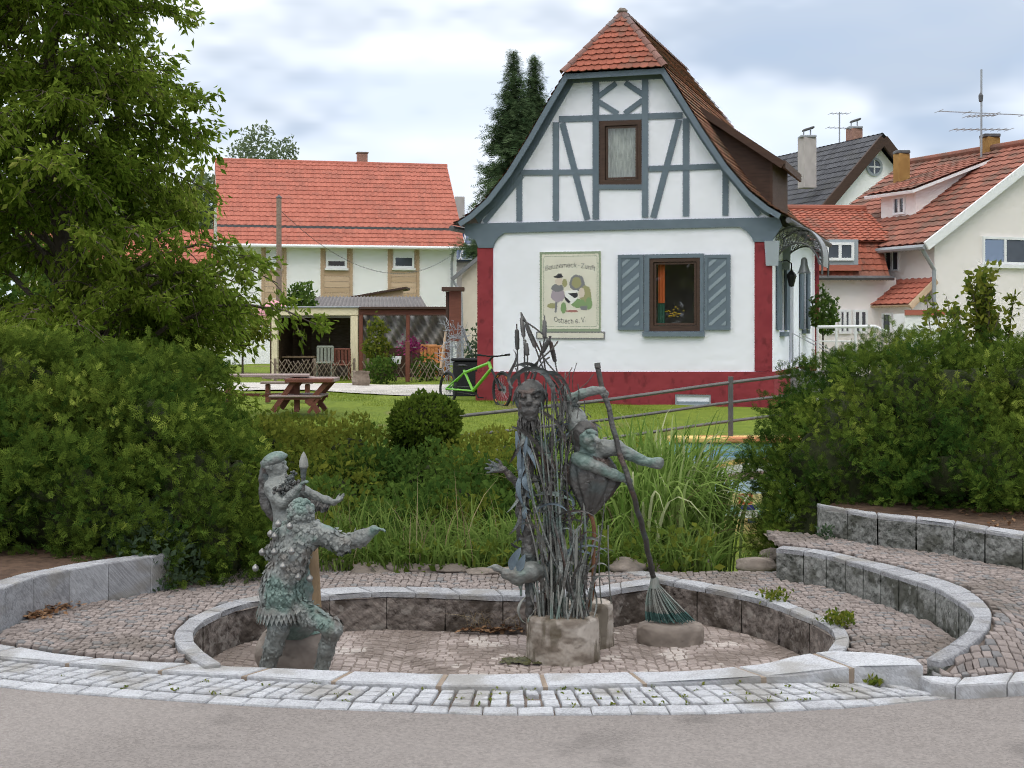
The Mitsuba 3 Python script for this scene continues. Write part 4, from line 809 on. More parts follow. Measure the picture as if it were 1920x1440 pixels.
# --- small cream building beside the timbered house, and the roof with solar panels behind it
B = Fr(at(850, 600, 41)[:2], 0)
cb = thing('cream_outbuilding', 'small cream rendered outbuilding with grey gutter left of the timbered house', 'building')
b0, b1 = B.hit(866, 500), B.hit(905, 470); zt = B.hit(866, 517)[1]
add('wall', B.fu([(b0[0], .2), (b0[0] + 2.6, .2), (b0[0] + 2.6, B.hit(905, 468)[1] + .5), (b1[0], B.hit(905, 474)[1]), (b0[0], zt)], 0, 4), 'plaster_cream', cb)
add('roof_edge', beam(B.p(b0[0] - .28, -.15, zt - .12), B.p(b1[0] + 1.2, -.15, B.hit(905, 468)[1] + .83), .30, .10), 'roof_grey', cb)
mat('roof_grey', (.16, .165, .17), .6)
add('downpipe', tube([B.p(b0[0] - .25, -.15, zt - .15), B.p(b0[0] - .02, -.15, zt - .5), B.p(b0[0] + .05, -.1, .3)], .045, 6), 'zinc', cb)
Sx = Fr(at(815, 500, 72)[:2], -4)
so = thing('solar_house', 'low house behind with blue solar panels on its roof', 'house')
zs0, zs1 = Sx.hit(840, 490)[1], Sx.hit(840, 436)[1]
add('wall', Sx.fu([(0, -.2), (7, -.2), (7, zs0), (0, zs0)], 0, 6), 'render_grey', so)
sd = unit(np.array([*(Sx.v * 3)[:2], zs1 - zs0 + .4])); Ls = 3.6
rs = add('roof', box(Sx.p(3.5, -.3, zs0) + sd * Ls / 2 - np.cross(Sx.u, sd) * .05, (7.4, Ls, .08), np.array([Sx.u, sd, np.cross(Sx.u, sd)])), 'tile_slate', so)
for i in range(4):
    for j in range(2): add('solar_panel', box(Sx.p(.8 + i * 1.08, -.3, zs0) + sd * (.75 + j * 1.55) + np.cross(Sx.u, sd) * .06, (1.03, 1.5, .05), np.array([Sx.u, sd, np.cross(Sx.u, sd)])), 'solar_cell', rs); add('panel_frame', prism(sg.box(-.52, -.76, .52, .76).difference(sg.box(-.49, -.73, .49, .73)), Sx.p(.8 + i * 1.08, -.3, zs0) + sd * (.75 + j * 1.55) + np.cross(Sx.u, sd) * .086, Sx.u, sd, np.cross(Sx.u, sd), .02), 'white_frame', rs)
add('chimney', box(at(862, 402, 74), (.5, .5, 1.8), None, .02), 'render_grey', rs)
# --- house with an orange roof half hidden by the tree on the left
D = Fr(at(384, 600, 74)[:2], 8); dh = thing('hidden_house', 'house with orange roof mostly hidden behind the left tree', 'house')
zd = D.hit(390, 492)[1]
add('wall', D.fu([(-9, -.2), (.4, -.2), (.4, zd), (-9, zd)], 0, 6), 'plaster_cream', dh)
ud = unit(np.array([*(D.v * 2.9)[:2], 2.4]))
roof_plane(dh, D.p(-9.2, -.4, zd - .1), D.u, ud, 9.9, 3.0, .3, .34, 'tile_orange')
simple_window(D, 'u', D.ru(296, 520, 318, 548), dh); simple_window(D, 'u', D.ru(340, 520, 362, 548), dh)
# --- right: dark-roofed house
E = Fr(at(1560, 600, 60)[:2], 20); er = thing('dark_roof_house', 'white gabled house with dark slate-grey roof and round attic window', 'house')
apx = E.hit(1645, 253); eL, eR = E.hit(1528, 392), E.hit(1720, 345)
gl, gr = eL[0] - .4, 2 * apx[0] - eL[0] + .4; zE = eL[1] - .4
add('wall', E.fu([(gl + .6, -.2), (gr - .6, -.2), (gr - .6, zE + .35), (apx[0], apx[1] - .45), (gl + .6, zE + .35)], 0, 9), 'plaster_clean', er)
for sgn, e0 in ((1, gl), (-1, gr)):
    P0 = E.p(e0, -.45, zE); yd = unit(E.p(apx[0], -.45, apx[1]) - P0); Ln = np.linalg.norm(E.p(apx[0], -.45, apx[1]) - P0)
    N = unit(np.cross(E.v, yd)) * (-1 if sgn > 0 else 1)
    if sgn > 0: roof_plane(er, P0 + E.v * 9.9, -E.v, yd, 9.9, Ln, .32, .36, 'tile_slate')
    else: roof_plane(er, P0, E.v, yd, 9.9, Ln, .32, .36, 'tile_slate')
    add('verge_board', beam(P0 + UP * -.24, P0 + yd * Ln + UP * -.24, .12, .40, up=np.cross(yd, E.v)), 'dark_wood', er)
rw = E.hit(1638.5, 313); add('round_window', lathe([(.36, -.05), (.36, .05), (.27, .05), (.27, -.05), (.36, -.05)], 24, (0, 0, 0))[0] @ np.array([E.u, UP, -E.v]) + E.p(rw[0], -.03, rw[1]) if False else (lathe([(.40, -.05), (.40, .05), (.29, .05), (.29, -.05), (.40, -.05)], 24)[0] @ np.array([E.u, UP, -E.v]) + E.p(rw[0], -.02, rw[1]), lathe([(.40, -.05), (.40, .05), (.29, .05), (.29, -.05), (.40, -.05)], 24)[1]), 'grey_frame', er)
rwk = 'dark_roof_house__round_window'
add('pane', E.fu([(rw[0] + .3 * math.cos(t), rw[1] + .3 * math.sin(t)) for t in np.linspace(0, 2 * np.pi, 20)[:-1]], -.03, -.005), 'glass_dark', rwk)
for dx, dz in ((.29, .03), (.03, .29)): add('mullion', E.fu([(rw[0] - dx, rw[1] - dz), (rw[0] + dx, rw[1] - dz), (rw[0] + dx, rw[1] + dz), (rw[0] - dx, rw[1] + dz)], -.05, -.032), 'white_frame', rwk)
def chimney(x0, x1, y0, y1, Y, bs, key, cowl=True, name='chimney'):
    c0, c1 = at(x0, y0, Y), at(x1, y1, Y); w = c1[0] - c0[0]
    k = add(name, box(((c0[0] + c1[0]) / 2, Y + w / 2, (c0[2] + c1[2]) / 2), (w, w, c0[2] - c1[2]), np.array([[math.cos(.3), math.sin(.3), 0], [-math.sin(.3), math.cos(.3), 0], [0, 0, 1]]), .02), bs, key)
    add('cap', box(((c0[0] + c1[0]) / 2, Y + w / 2, c0[2] + .04), (w * 1.16, w * 1.16, .10), None, .02), 'zinc' if cowl else 'dark_metal', k)
    if cowl:
        for s in (-.25, .25): add('post', tube([((c0[0] + c1[0]) / 2 + s * w, Y + w / 2, c0[2] + .08), ((c0[0] + c1[0]) / 2 + s * w, Y + w / 2, c0[2] + .34)], .03, 5), 'zinc', k)
        add('cowl', box(((c0[0] + c1[0]) / 2 + .05, Y + w / 2, c0[2] + .38), (w * .85, w * .7, .09), np.array([[.95, 0, .3], [0, 1, 0], [-.3, 0, .95]]), .03), 'dark_metal', k)
chimney(1503, 1529, 257, 352, 60.5, 'render_grey', er); chimney(1593, 1616, 240, 275, 65, 'brick_chimney', er)
add('vent_pipe', tube([at(1641, 378, 56), at(1641, 350, 56)], .09, 8), 'black', er)
def antenna(px, y0, y1, Y, arms, label, cat='antenna'):
    k = thing('roof_antenna', label, cat); base, top = at(px, y0, Y), at(px, y1, Y)
    add('mast', tube([base, top], .03, 6), 'zinc', k)
    for y, half, els, dy in arms:
        c = at(px, y, Y); d = unit(np.array([1, .15, dy])); add('boom', tube([c - d * half, c + d * half], .015, 5), 'zinc', k)
        mb = MB()
        for i in range(els): e = c + d * half * (2 * i / max(1, els - 1) - 1); mb.tube([e - np.array([-.1, 1, .0]) * .32, e + np.array([-.1, 1, 0]) * .32], .009, 4)
        add('rods', mb, 'zinc', k)
antenna(1574, 268, 210, 63, ((213, .42, 5, .02), (240, .55, 6, .0)), 'slender aerial standing on the dark slate-grey roof')
antenna(1840, 336, 130, 41.5, ((217, .45, 7, .06), (243, .85, 9, .02), (212, 1.3, 4, -.02)), 'tall multi-armed aerial on the red-tiled roof at the right')
cbox = at(1839, 182, 41.5); add('junction_box', lathe([(0, -.16), (.06, -.12), (.07, .05), (0, .16)], 8, cbox), 'dark_metal', 'roof_antenna_001')
# --- right: big beige house
G = Fr((11.15, 38.0), 23.5)                       # u runs along the gable wall (to the right and away), v along the ridge (back, left)
bh = thing('beige_house', 'big beige house with red-brown tile roof, dormer and tall gable', 'house')
half, zE2, zR2 = 3.95, 4.42, 7.05; LG = 6.0
gpoly = [(0, -.2), (2 * half, -.2), (2 * half, zE2), (half, zR2 - .1), (0, zE2)]
add('wall', G.fu(gpoly, 0, .3), 'plaster_beige', bh)
add('wall', G.fv([(.3, -.2), (LG, -.2), (LG, zE2), (.3, zE2)], 0, .3), 'plaster_beige', bh); add('wall', G.fu(gpoly, LG, LG + .3), 'plaster_beige', bh)
add('wall', G.fv([(.3, -.2), (LG, -.2), (LG, zE2), (.3, zE2)], 2 * half - .3, 2 * half), 'plaster_beige', bh)
P0 = G.p(-.5, LG + .3, zE2 - .32); yd = unit(G.p(half, 0, zR2) - G.p(-.5, 0, zE2 - .32)); Ln = np.linalg.norm(G.p(half, 0, zR2) - G.p(-.5, 0, zE2 - .32))
rg2 = add('roof', G.fu([(-.5, zE2 - .36), (half, zR2 - .04), (2 * half + .5, zE2 - .36), (2 * half + .5, zE2 - .42), (half, zR2 - .14), (-.5, zE2 - .42)], -.3, LG + .3), 'dark_wood', bh)
roof_plane(rg2, P0, -G.v, yd, LG + .65, Ln, .30, .30, 'tile_brown')
P1 = G.p(2 * half + .5, -.3, zE2 - .32); yd1 = unit(G.p(half, 0, zR2) - G.p(2 * half + .5, 0, zE2 - .32)); roof_plane(rg2, P1, G.v, yd1, LG + .6, Ln, .30, .34, 'tile_brown')
add('ridge', tube([G.p(half, -.3, zR2 + .05), G.p(half, LG + .3, zR2 + .05)], .11, 8), 'tile_brown', rg2)
add('verge_board', beam(G.p(-.55, -.34, zE2 - .40), G.p(half, -.34, zR2 - .07), .06, .24, up=(0, 0, 1)), 'white_frame', rg2)
add('gutter', tube([G.p(-.56, -.3, zE2 - .42), G.p(-.56, 4.2, zE2 - .42)], .075, 8), 'zinc', rg2)
add('downpipe', tube([G.p(-.55, -.15, zE2 - .45), G.p(-.12, -.12, zE2 - 1.0), G.p(-.10, -.10, .3)], .055, 7), 'zinc', bh)
g0 = G.hit(1841, 442)[0]; simple_window(G, 'u', [(g0, G.hit(1841, 495)[1]), (g0 + 1.55, G.hit(1841, 495)[1]), (g0 + 1.55, G.hit(1841, 443)[1]), (g0, G.hit(1841, 443)[1])], bh, m=.07, label='white framed window with a blue blind in its left half')
wz0, wz1 = G.hit(1841, 495)[1], G.hit(1841, 443)[1]
add('blind', G.fu([(g0 + .08, wz0 + .08), (g0 + .72, wz0 + .08), (g0 + .72, wz1 - .08), (g0 + .08, wz1 - .08)], -.03, -.013), 'blue_shade', 'beige_house__window'); add('sill', G.fu([(g0 - .1, wz0 - .1), (g0 + 1.65, wz0 - .1), (g0 + 1.65, wz0 - .01), (g0 - .1, wz0 - .01)], -.12, 0), 'white_frame', 'beige_house__window')
vv = G.rv(1681, 456, 1687, 508); simple_window(G, 'v', [(vv[0][0], vv[0][1]), (vv[0][0] + .62, vv[0][1]), (vv[0][0] + .62, vv[2][1]), (vv[0][0], vv[2][1])], bh, m=.05)
# dormer: a front parallel to the ridge with a low roof
du, dz0, dz1 = .95, zE2 + .25, 6.0
v0, v1 = G.hit(1717, 400, along='v', off=du)[0], G.hit(1652, 400, along='v', off=du)[0]
dz0, dz1 = G.hit(1690, 418, along='v', off=du)[1], G.hit(1690, 358, along='v', off=du)[1]
dmr = add('dormer', G.fv([(v0, dz0 - .3), (v1, dz0 - .3), (v1, dz1), (v0, dz1)], du, du + .2), 'plaster_beige', bh)
cheek = [(du + .2, dz0 - .3), (du + .2, dz1), (du + 2.6, dz1 + .95), (du + 2.6, dz0 + 1.2)]
for v_ in (v0, v1 - .15): add('cheek', G.fu(cheek, v_, v_ + .15), 'plaster_beige', dmr)
q0 = G.p(du - .35, v1 + .3, dz1 - .06); dyd = unit(G.p(du + 2.7, 0, dz1 + 1.02) - G.p(du - .35, 0, dz1 - .06)); add('roof_board', box(q0 - G.v * (v1 - v0 + .6) / 2 + dyd * 1.62 - UP * .05, (v1 - v0 + .62, 3.26, .08), np.array([-G.v, dyd, np.cross(-G.v, dyd)])), 'white_frame', dmr)
roof_plane(dmr, q0 + UP * .03, -G.v, dyd, v1 - v0 + .6, 3.25, .3, .3, 'tile_brown')
dw = G.rv(1676, 370, 1698, 401, off=du); simple_window(G, 'v', dw, dmr, off=du, m=.06) if False else simple_window(G, 'v', dw, bh, off=du, m=.06)
chimney(1682, 1705, 287, 345, 42.0, 'ochre', bh, cowl=False); chimney(1847, 1874, 256, 304, 41.6, 'ochre', bh, cowl=False)
# porch with an orange roof, garage
pr = thing('porch', 'small lean-to porch with bright orange tile roof against the beige house', 'porch')
pz0, pz1, pd = 2.52, 3.22, .86
pyd = unit(G.p(0, 0, pz1) - G.p(-pd, 0, pz0)); pL = np.linalg.norm(G.p(0, 0, pz1) - G.p(-pd, 0, pz0))
add('deck', box(G.p(-pd / 2, 1.2, (pz0 + pz1) / 2 - .06), (2.5, pL, .05), np.array([-G.v, pyd, np.cross(-G.v, pyd)])), 'plank', pr)
roof_plane(pr, G.p(-pd, 2.45, pz0), -G.v, pyd, 2.5, pL, .25, .24, 'tile_orange')
add('barge_board', beam(G.p(-pd, -.08, pz0 - .08), G.p(0, -.08, pz1 - .08), .05, .16), 'plank', pr)
add('wall', box(G.p(-.32, 1.15, 1.2), (.64, 1.9, 2.75), np.array([G.u, G.v, UP])), 'plaster_beige', pr)
simple_window(G, 'v', [(.9, 1.75), (1.3, 1.75), (1.3, 2.3), (.9, 2.3)], pr, off=-.66, mullion=False, m=.05)
gg = thing('garage', 'white garage door with an orange strip above it behind the hedge', 'garage')
K = Fr(at(1690, 600, 36.3)[:2], 6)
add('wall', K.fu(K.ru(1697, 588, 1768, 740), 0, .8), 'plaster_clean', gg); add('fascia', K.fu(K.ru(1696, 581, 1770, 591), -.06, -.001), 'tile_orange', gg)
# --- low red-roofed house between them
M = Fr(at(1500, 600, 38.6)[:2], 4); mh = thing('mansard_house', 'low beige house with red mansard roof and a wide grey dormer window', 'house')
mx1 = M.hit(1668, 520)[0]; z0, z1, z2 = M.hit(1560, 519)[1], M.hit(1560, 449)[1], EYE + (CY - 391) * 41.6 / F
add('wall', M.fu([(-2.5, -.2), (mx1 + .3, -.2), (mx1 + .3, z0), (-2.5, z0)], .35, 5), 'plaster_beige', mh)
lowd = unit(np.array([*(M.v * .75)[:2], z1 - z0])); Lm = np.linalg.norm([.75, z1 - z0])
roof_plane(mh, M.p(-2.7, 0, z0), M.u, lowd, mx1 + 2.7, Lm, .22, .22, 'tile_red', name='lower_tiles')
hip = np.array([M.p(mx1, 0, z0), M.p(mx1 + .2, 2.5, z0), M.p(mx1 - 1.4, 2.5, z1), M.p(mx1 - .95, .75, z1)]); add('hip', (hip, QB), 'tile_brown', mh)
upd = unit(np.array([*(M.v * 2.6)[:2], z2 - z1])); Lu = np.linalg.norm([2.6, z2 - z1])
roof_plane(mh, M.p(-2.7, .55, z1), M.u, upd, mx1 + 2.7 + .35, Lu, .22, .22, 'tile_red', name='upper_tiles')
add('ridge', tube([M.p(-2.7, 3.15, z2 + .02), M.p(mx1 + .35, 3.15, z2 + .02)], .11, 8), 'tile_red', mh)
dr_ = M.ru(1535, 449, 1607, 497); dm2 = add('dormer', M.fu(dr_, -.10, 1.2), 'grey_frame', mh); wr = M.ru(1546, 455, 1598, 489)
simple_window(M, 'u', wr, mh, off=-.12, m=.07); add('apron_tiles', M.fu(M.ru(1530, 497, 1612, 508), -.14, .1), 'tile_orange', mh)
for x0, x1 in ((1556, 1575), (1579, 1602), (1606, 1634)): simple_window(M, 'u', M.ru(x0, 580, x1, 626), mh, off=.33, m=.07, mullion=x1 - x0 > 20)
add('gutter', tube([M.p(-2.7, -.05, z0 - .03), M.p(mx1 + .1, -.05, z0 - .03)], .07, 6), 'dark_metal', mh)
wr2 = thing('white_railing', 'white metal handrail beside the steps right of the timbered house', 'railing')
r0, r1 = at(1533, 613, 30), at(1640, 612, 30)
add('rail', tube([r0, r1, at(1662, 622, 29.5)], .035, 7), 'white_frame', wr2); add('rail', tube([at(1533, 640, 30), at(1640, 640, 30)], .02, 6), 'white_frame', wr2)
for x in (1533, 1568, 1604, 1640): add('post', tube([at(x, 613, 30), at(x, 760, 30)], .028, 6), 'white_frame', wr2)

# ------------------------------------------------------------------ garden in the left distance
YG = 44.0
pav = thing('cream_pavilion', 'cream framed open garden shelter with dark interior', 'shelter')
def zat(py, Y): return EYE - (py - CY) * Y / F
def xat(px, Y): return (px - CX) * Y / F
def yb(x0, x1, y0, y1, Y, d, b=.01): return box(((xat(x0, Y) + xat(x1, Y)) / 2, Y + d / 2, (zat(y0, Y) + zat(y1, Y)) / 2), (xat(x1, Y) - xat(x0, Y), d, zat(y0, Y) - zat(y1, Y)), None, b)
add('post', yb(509, 520, 592, 712, YG, .25), 'cream_paint', pav); add('post', yb(657, 671, 592, 712, YG, .25), 'cream_paint', pav); add('lintel', yb(508, 672, 577, 591.5, YG - .02, .3), 'cream_paint', pav)
add('valance', yb(520.5, 656.5, 591.8, 596, YG + .1, .05), 'grey_cloth', pav)
add('roof', yb(505, 674, 574, 577, YG - .1, 4.4), 'zinc', pav); add('back_wall', yb(506, 673, 578, 712, YG + 4.1, .1), 'shelter_boards', pav)
for x in (509, 665): add('side_wall', yb(x, x + 6, 579, 712, YG + .32, 3.7), 'shelter_boards', pav)
perg = thing('timber_pergola', 'red-brown timber pergola with grey sheeting hung inside', 'pergola')
add('beam', yb(673, 842, 580, 590, YG, .16), 'brown_stain', perg); add('roof_edge', yb(673, 845, 575, 580, YG - .15, .6), 'dark_wood', perg)
for x in (673, 761, 836): add('post', yb(x, x + 7, 590.2, 716, YG, .14), 'brown_stain', perg, tone=.9)
add('rail', yb(766, 838, 652, 662, YG + .2, .1), 'brown_stain', perg, tone=.6)
for x0, x1 in ((675, 762), (767, 838)):
    u_ = np.linspace(x0, x1, 26); w_ = np.linspace(592, 652, 12); P = np.array([[at(a, b, YG + .5 + .16 * math.sin(a * .22 + b * .12) + .08 * math.sin(a * .5 - b * .3)) for b in w_] for a in u_]); n = len(w_)
    i, j = np.meshgrid(np.arange(len(u_) - 1), np.arange(n - 1), indexing='ij'); a = (i * n + j).ravel()
    add('sheeting', (P.reshape(-1, 3), np.stack([a, a + 1, a + n + 1, a + n], 1)), 'grey_cloth', perg, smooth=True)
add('back_wall', yb(672, 842, 590, 712, YG + 3.0, .1), 'dark_wood', perg)
shed = thing('corrugated_shed', 'low shed with dark corrugated roof behind the pergola', 'shed')
s0, s1, s2, s3 = at(578, 577, 47.5), at(800, 577, 47.5), at(788, 556, 50.5), at(592, 556, 50.5)
P = []; nn = 90
for i in range(nn + 1): k = i / nn; o = UP * (.035 * math.cos(i * math.pi * 2 / 3)); P += [s0 + (s1 - s0) * k + o, s3 + (s2 - s3) * k + o]
add('roof', (np.array(P), np.array([[2 * i, 2 * i + 2, 2 * i + 3, 2 * i + 1] for i in range(nn)])), 'corrugated', shed, smooth=False)
add('wall', yb(584, 796, 580, 712, 48.0, .2), 'weathered', shed)
ga = at(655, 556, 52); s_ = add('gable_roof', prism([(0, 0), (2.05, .36), (2.05, .28), (0, -.07)], ga, (1, 0, 0), (0, 0, 1), (0, 1, 0), 2), 'dark_wood', shed); add('gable_wall', prism([(.5, -.15), (1.92, -.15), (1.92, .25), (.5, .02)], ga + [0, .2, 0], (1, 0, 0), (0, 0, 1), (0, 1, 0), .1), 'plank', shed)
post = thing('timber_tower', 'brown timber post structure with flat cap beside the cream outbuilding', 'structure')
add('post', yb(842, 864, 545, 640, 38.5, .3), 'brown_stain', post, tone=.4); add('side_board', yb(836, 842, 547, 640, 38.6, .3), 'dark_wood', post); add('cap', yb(828, 870, 538, 545.5, 38.3, .6), 'dark_wood', post, tone=.9)
pole = thing('utility_pole', 'weathered wooden utility pole in front of the white house', 'pole')
pp = at(523, 600, 48); add('shaft', tube([[pp[0], 48, .1], [pp[0] + .0, 48, zat(372, 48)]], [.105, .085], 12), 'weathered', pole); add('cap', lathe([(0, .10), (.10, 0), (.10, -.03), (0, -.03)], 10, (pp[0], 48, zat(370, 48))), 'dark_metal', pole)
wt = np.linspace(0, 1, 24); wa, wb_ = np.array([pp[0], 48, zat(392, 48)]), A.hit(850, 475); wb_ = A.p(wb_[0], -.3, wb_[1])
wires = thing('overhead_cable', 'thin overhead cable sagging from the utility pole to the white house', 'cable'); add('wire', tube([wa + (wb_ - wa) * k - UP * 1.5 * 4 * k * (1 - k) for k in wt], .011, 4), 'dark_metal', wires)
pk = thing('parasol', 'pale pink garden parasol left of the cream shelter', 'parasol')
pc = at(515, 592, 47); add('canopy', lathe([(.0, .52), (.5, .30), (.66, .12), (.70, 0), (.66, .02), (0, .45)], 8, pc), 'pink_cloth', pk); add('pole', tube([pc + UP * .5, [pc[0], pc[1], .2]], .025, 6), 'white_frame', pk)
# lattice fence
fen = thing('lattice_fence', 'low rustic lattice fence of crossed wooden slats', 'fence')
YF = 41.0; fr_ = random.Random(8)
def fence_run(xa, xb, step, lean, key, y0=676, y1=712):
    x = xa
    while x < xb:
        for s in (1, -1):
            if fr_.random() < .88:
                dx = s * lean * fr_.uniform(.75, 1.15); yy = y0 + fr_.uniform(-3, 5)
                add('slat', beam(at(x - dx / 2, yy, YF + .03 * s), at(x + dx / 2, y1 + fr_.uniform(-2, 1), YF + .03 * s), .018, .045, up=(0, 1, 0)), 'weathered', key, tone=fr_.random())
        x += step * fr_.uniform(.85, 1.15)
fence_run(520, 662, 8.5, 24, fen); fence_run(690, 758, 8.5, 20, fen); fence_run(772, 832, 8, 20, fen)
for x in (516, 590, 664, 690, 742, 830): add('post', beam(at(x, 672, YF + .08), at(x, 714, YF + .08), .07, .07, up=(0, 1, 0)), 'weathered', fen, tone=.1)
add('post', yb(760, 768, 640, 716, YF - .1, .12), 'brown_stain', fen, tone=.9)
# furniture in and beside the shelter
def chair(px, py, Y, bs, label, hgt=.9, w=.5):
    k = thing('garden_chair', label, 'chair', None); c = at(px, py, Y)
    for sx in (-1, 1):
        for sy in (-1, 1): add('leg', tube([c + [sx * w / 2, sy * w / 2, 0], c + [sx * w / 2, sy * w / 2, .45]], .022, 6), bs, k)
    add('seat', box(c + UP * .45, (w, w, .05), None, .015), bs, k)
    for i in range(5): add('slat', box(c + [(i - 2) * w / 4.6, -w / 2 * -1, .45 + hgt * .28], (w / 6, .03, hgt * .5), None, .008), bs, k)
    add('top_rail', box(c + [0, w / 2, .45 + hgt * .52], (w, .05, .07), None, .015), bs, k)
mat('chair_grey', (.22, .24, .20), .7); mat('orange_wood', lambda p, n, uv: mix((.34, .13, .04), (.58, .27, .10), fbm(p.x * 8, p.y * 8, p.z * 20, 3)), .6)
chair(608, 708, 43.2, 'chair_grey', 'pale grey garden chair in front of the dark shelter opening'); chair(640, 712, 43.4, 'brown_stain', 'red-brown wooden chair inside the shelter beside the grey one'); chair(818, 708, 42.6, 'orange_wood', 'orange-brown wooden chair at the right end of the pergola'); chair(803, 706, 43.0, 'orange_wood', 'orange-brown wooden chair left of its twin under the pergola sheeting')
tb = thing('garden_table', 'dark garden table deep inside the cream shelter', 'table'); add('top', yb(528, 590, 668, 671, 45.4, .9), 'plank', tb, tone=.0); [add('leg', yb(x, x + 4, 671, 708, 45.5 + d, .07), 'dark_wood', tb) for x in (531, 584) for d in (0, .7)]
stump = thing('planter_stump', 'squat weathered planter stump with dark top at the lawn edge', 'planter')
pc = at(677, 724, 36.5); add('body', rough_block(lathe([(0, 0), (.21, 0), (.24, .12), (.20, .30), (.23, .38), (.17, .38), (.16, .34), (0, .34)], 14, pc), .03, 9), 'weathered', stump); add('soil', lathe([(0, .37), (.16, .345)], 12, pc), 'mulch', stump)
bkt = thing('grey_bucket', 'pale grey bucket hanging on the lattice fence', 'bucket'); bc = at(743, 668, YF - .15); add('body', lathe([(0, -.22), (.12, -.22), (.15, .0), (.14, .0), (.11, -.2)], 14, bc), 'white_shade', bkt)
# ------------------------------------------------------------------ picnic table and bench
def wood_table(c, ang, label):
    k = thing('picnic_table', label, 'table'); R = np.array([[math.cos(ang), math.sin(ang), 0], [-math.sin(ang), math.cos(ang), 0], [0, 0, 1.]])
    def L(x, y, z): return np.asarray(c) + np.array([x, y, z]) @ R
    for i in range(5): add('plank', box(L(0, (i - 2) * .145, .66), (1.7, .135, .045), R, .008), 'picnic_wood', k, tone=rb.random())
    for s in (-1, 1):
        add('cross_beam', box(L(s * .62, 0, .60), (.09, .62, .07), R, .006), 'brown_stain', k)
        for t in (-1, 1): add('leg', beam(L(s * .62, t * .30, 0), L(s * .62, t * .22, .60), .09, .09, up=R[0]), 'brown_stain', k, tone=rb.random())
    add('stretcher', box(L(0, 0, .30), (1.2, .08, .06), R, .006), 'brown_stain', k)
def wood_bench(c, ang, label):
    k = thing('wooden_bench', label, 'bench'); R = np.array([[math.cos(ang), math.sin(ang), 0], [-math.sin(ang), math.cos(ang), 0], [0, 0, 1.]])
    def L(x, y, z): return np.asarray(c) + np.array([x, y, z]) @ R
    for i in range(3): add('seat_plank', box(L(0, -.12 + i * .13, .30), (1.08, .12, .04), R, .008), 'picnic_wood', k, tone=rb.random())
    for i in range(2): add('back_plank', box(L(0, .30 + .03 * i, .60 + i * .0 - .07 * (1 - i)), (1.14, .055, .12 if i else .07), R, .012), 'brown_stain', k, tone=.2 + .5 * i)
    for s in (-1, 1):
        add('back_post', beam(L(s * .40, -.10, 0), L(s * .40, .32, .66), .07, .09, up=R[0]), 'brown_stain', k, tone=rb.random())
        add('front_leg', beam(L(s * .40, .22, 0), L(s * .40, -.22, .28), .07, .085, up=R[0]), 'brown_stain', k, tone=rb.random())
mat('picnic_wood', lambda p, n, uv: mix((.16, .11, .10), (.36, .28, .26), .3 * uv.x + .7 * fbm(p.x * 5, p.y * 5, p.z * 24, 4)), .6)
pt = at(500, 772, 26.4); wood_table((pt[0] - .10, 26.6, pt[2]), .12, 'brown wooden picnic table half hidden by the branches of the left tree')
def side_bench(label):
    k = thing('wooden_bench', label, 'bench'); Yb = 26.2
    def P(px, py, d=0): return at(px, py, Yb) + np.array([0, d, 0])
    for d in (0, .95):
        add('slanted_post', beam(P(512, 771, d), P(553, 712, d), .09, .10, up=(0, 1, 0)), 'brown_stain', k, tone=.3); add('slanted_post', beam(P(577, 758, d), P(617, 712, d), .09, .10, up=(0, 1, 0)), 'brown_stain', k, tone=.5)
        add('leg', beam(P(578, 747, d), P(598, 774, d), .09, .09, up=(0, 1, 0)), 'brown_stain', k, tone=.2); add('leg', beam(P(598, 746, d), P(578, 774, d + .01), .05, .08, up=(0, 1, 0)), 'brown_stain', k, tone=.6)
        add('seat_bearer', beam(P(508, 747, d), P(602, 747, d), .07, .05), 'brown_stain', k)
    for i in range(6): add('seat_plank', box(P(554, 743, .0 + i * .19), (.95, .17, .04), None, .01), 'picnic_wood', k, tone=rb.random())
    for i in range(4): add('back_plank', box(P(580, 713.5, .0 + i * .3), (.86, .27, .075), None, .012), 'picnic_wood' if i else 'brown_stain', k, tone=rb.random() * .5)
side_bench('brown wooden picnic bench with slanted legs standing on the lawn')
t3 = thing('wooden_bench', 'grey-brown bench plank seat behind the picnic table', 'bench'); bb = at(538, 712, 29); zb = float(ground_z(bb[0], 29))
for i in range(2): add('plank', box(bb + [0, i * .2, -.06 + .10 * i], (1.05, .17, .05), None, .01), 'picnic_wood', t3, tone=.7)
for s in (-.4, .4): add('leg', box((bb[0] + s, 29.1, (bb[2] - .08 + zb) / 2), (.08, .2, bb[2] - .1 - zb), None, .01), 'brown_stain', t3)
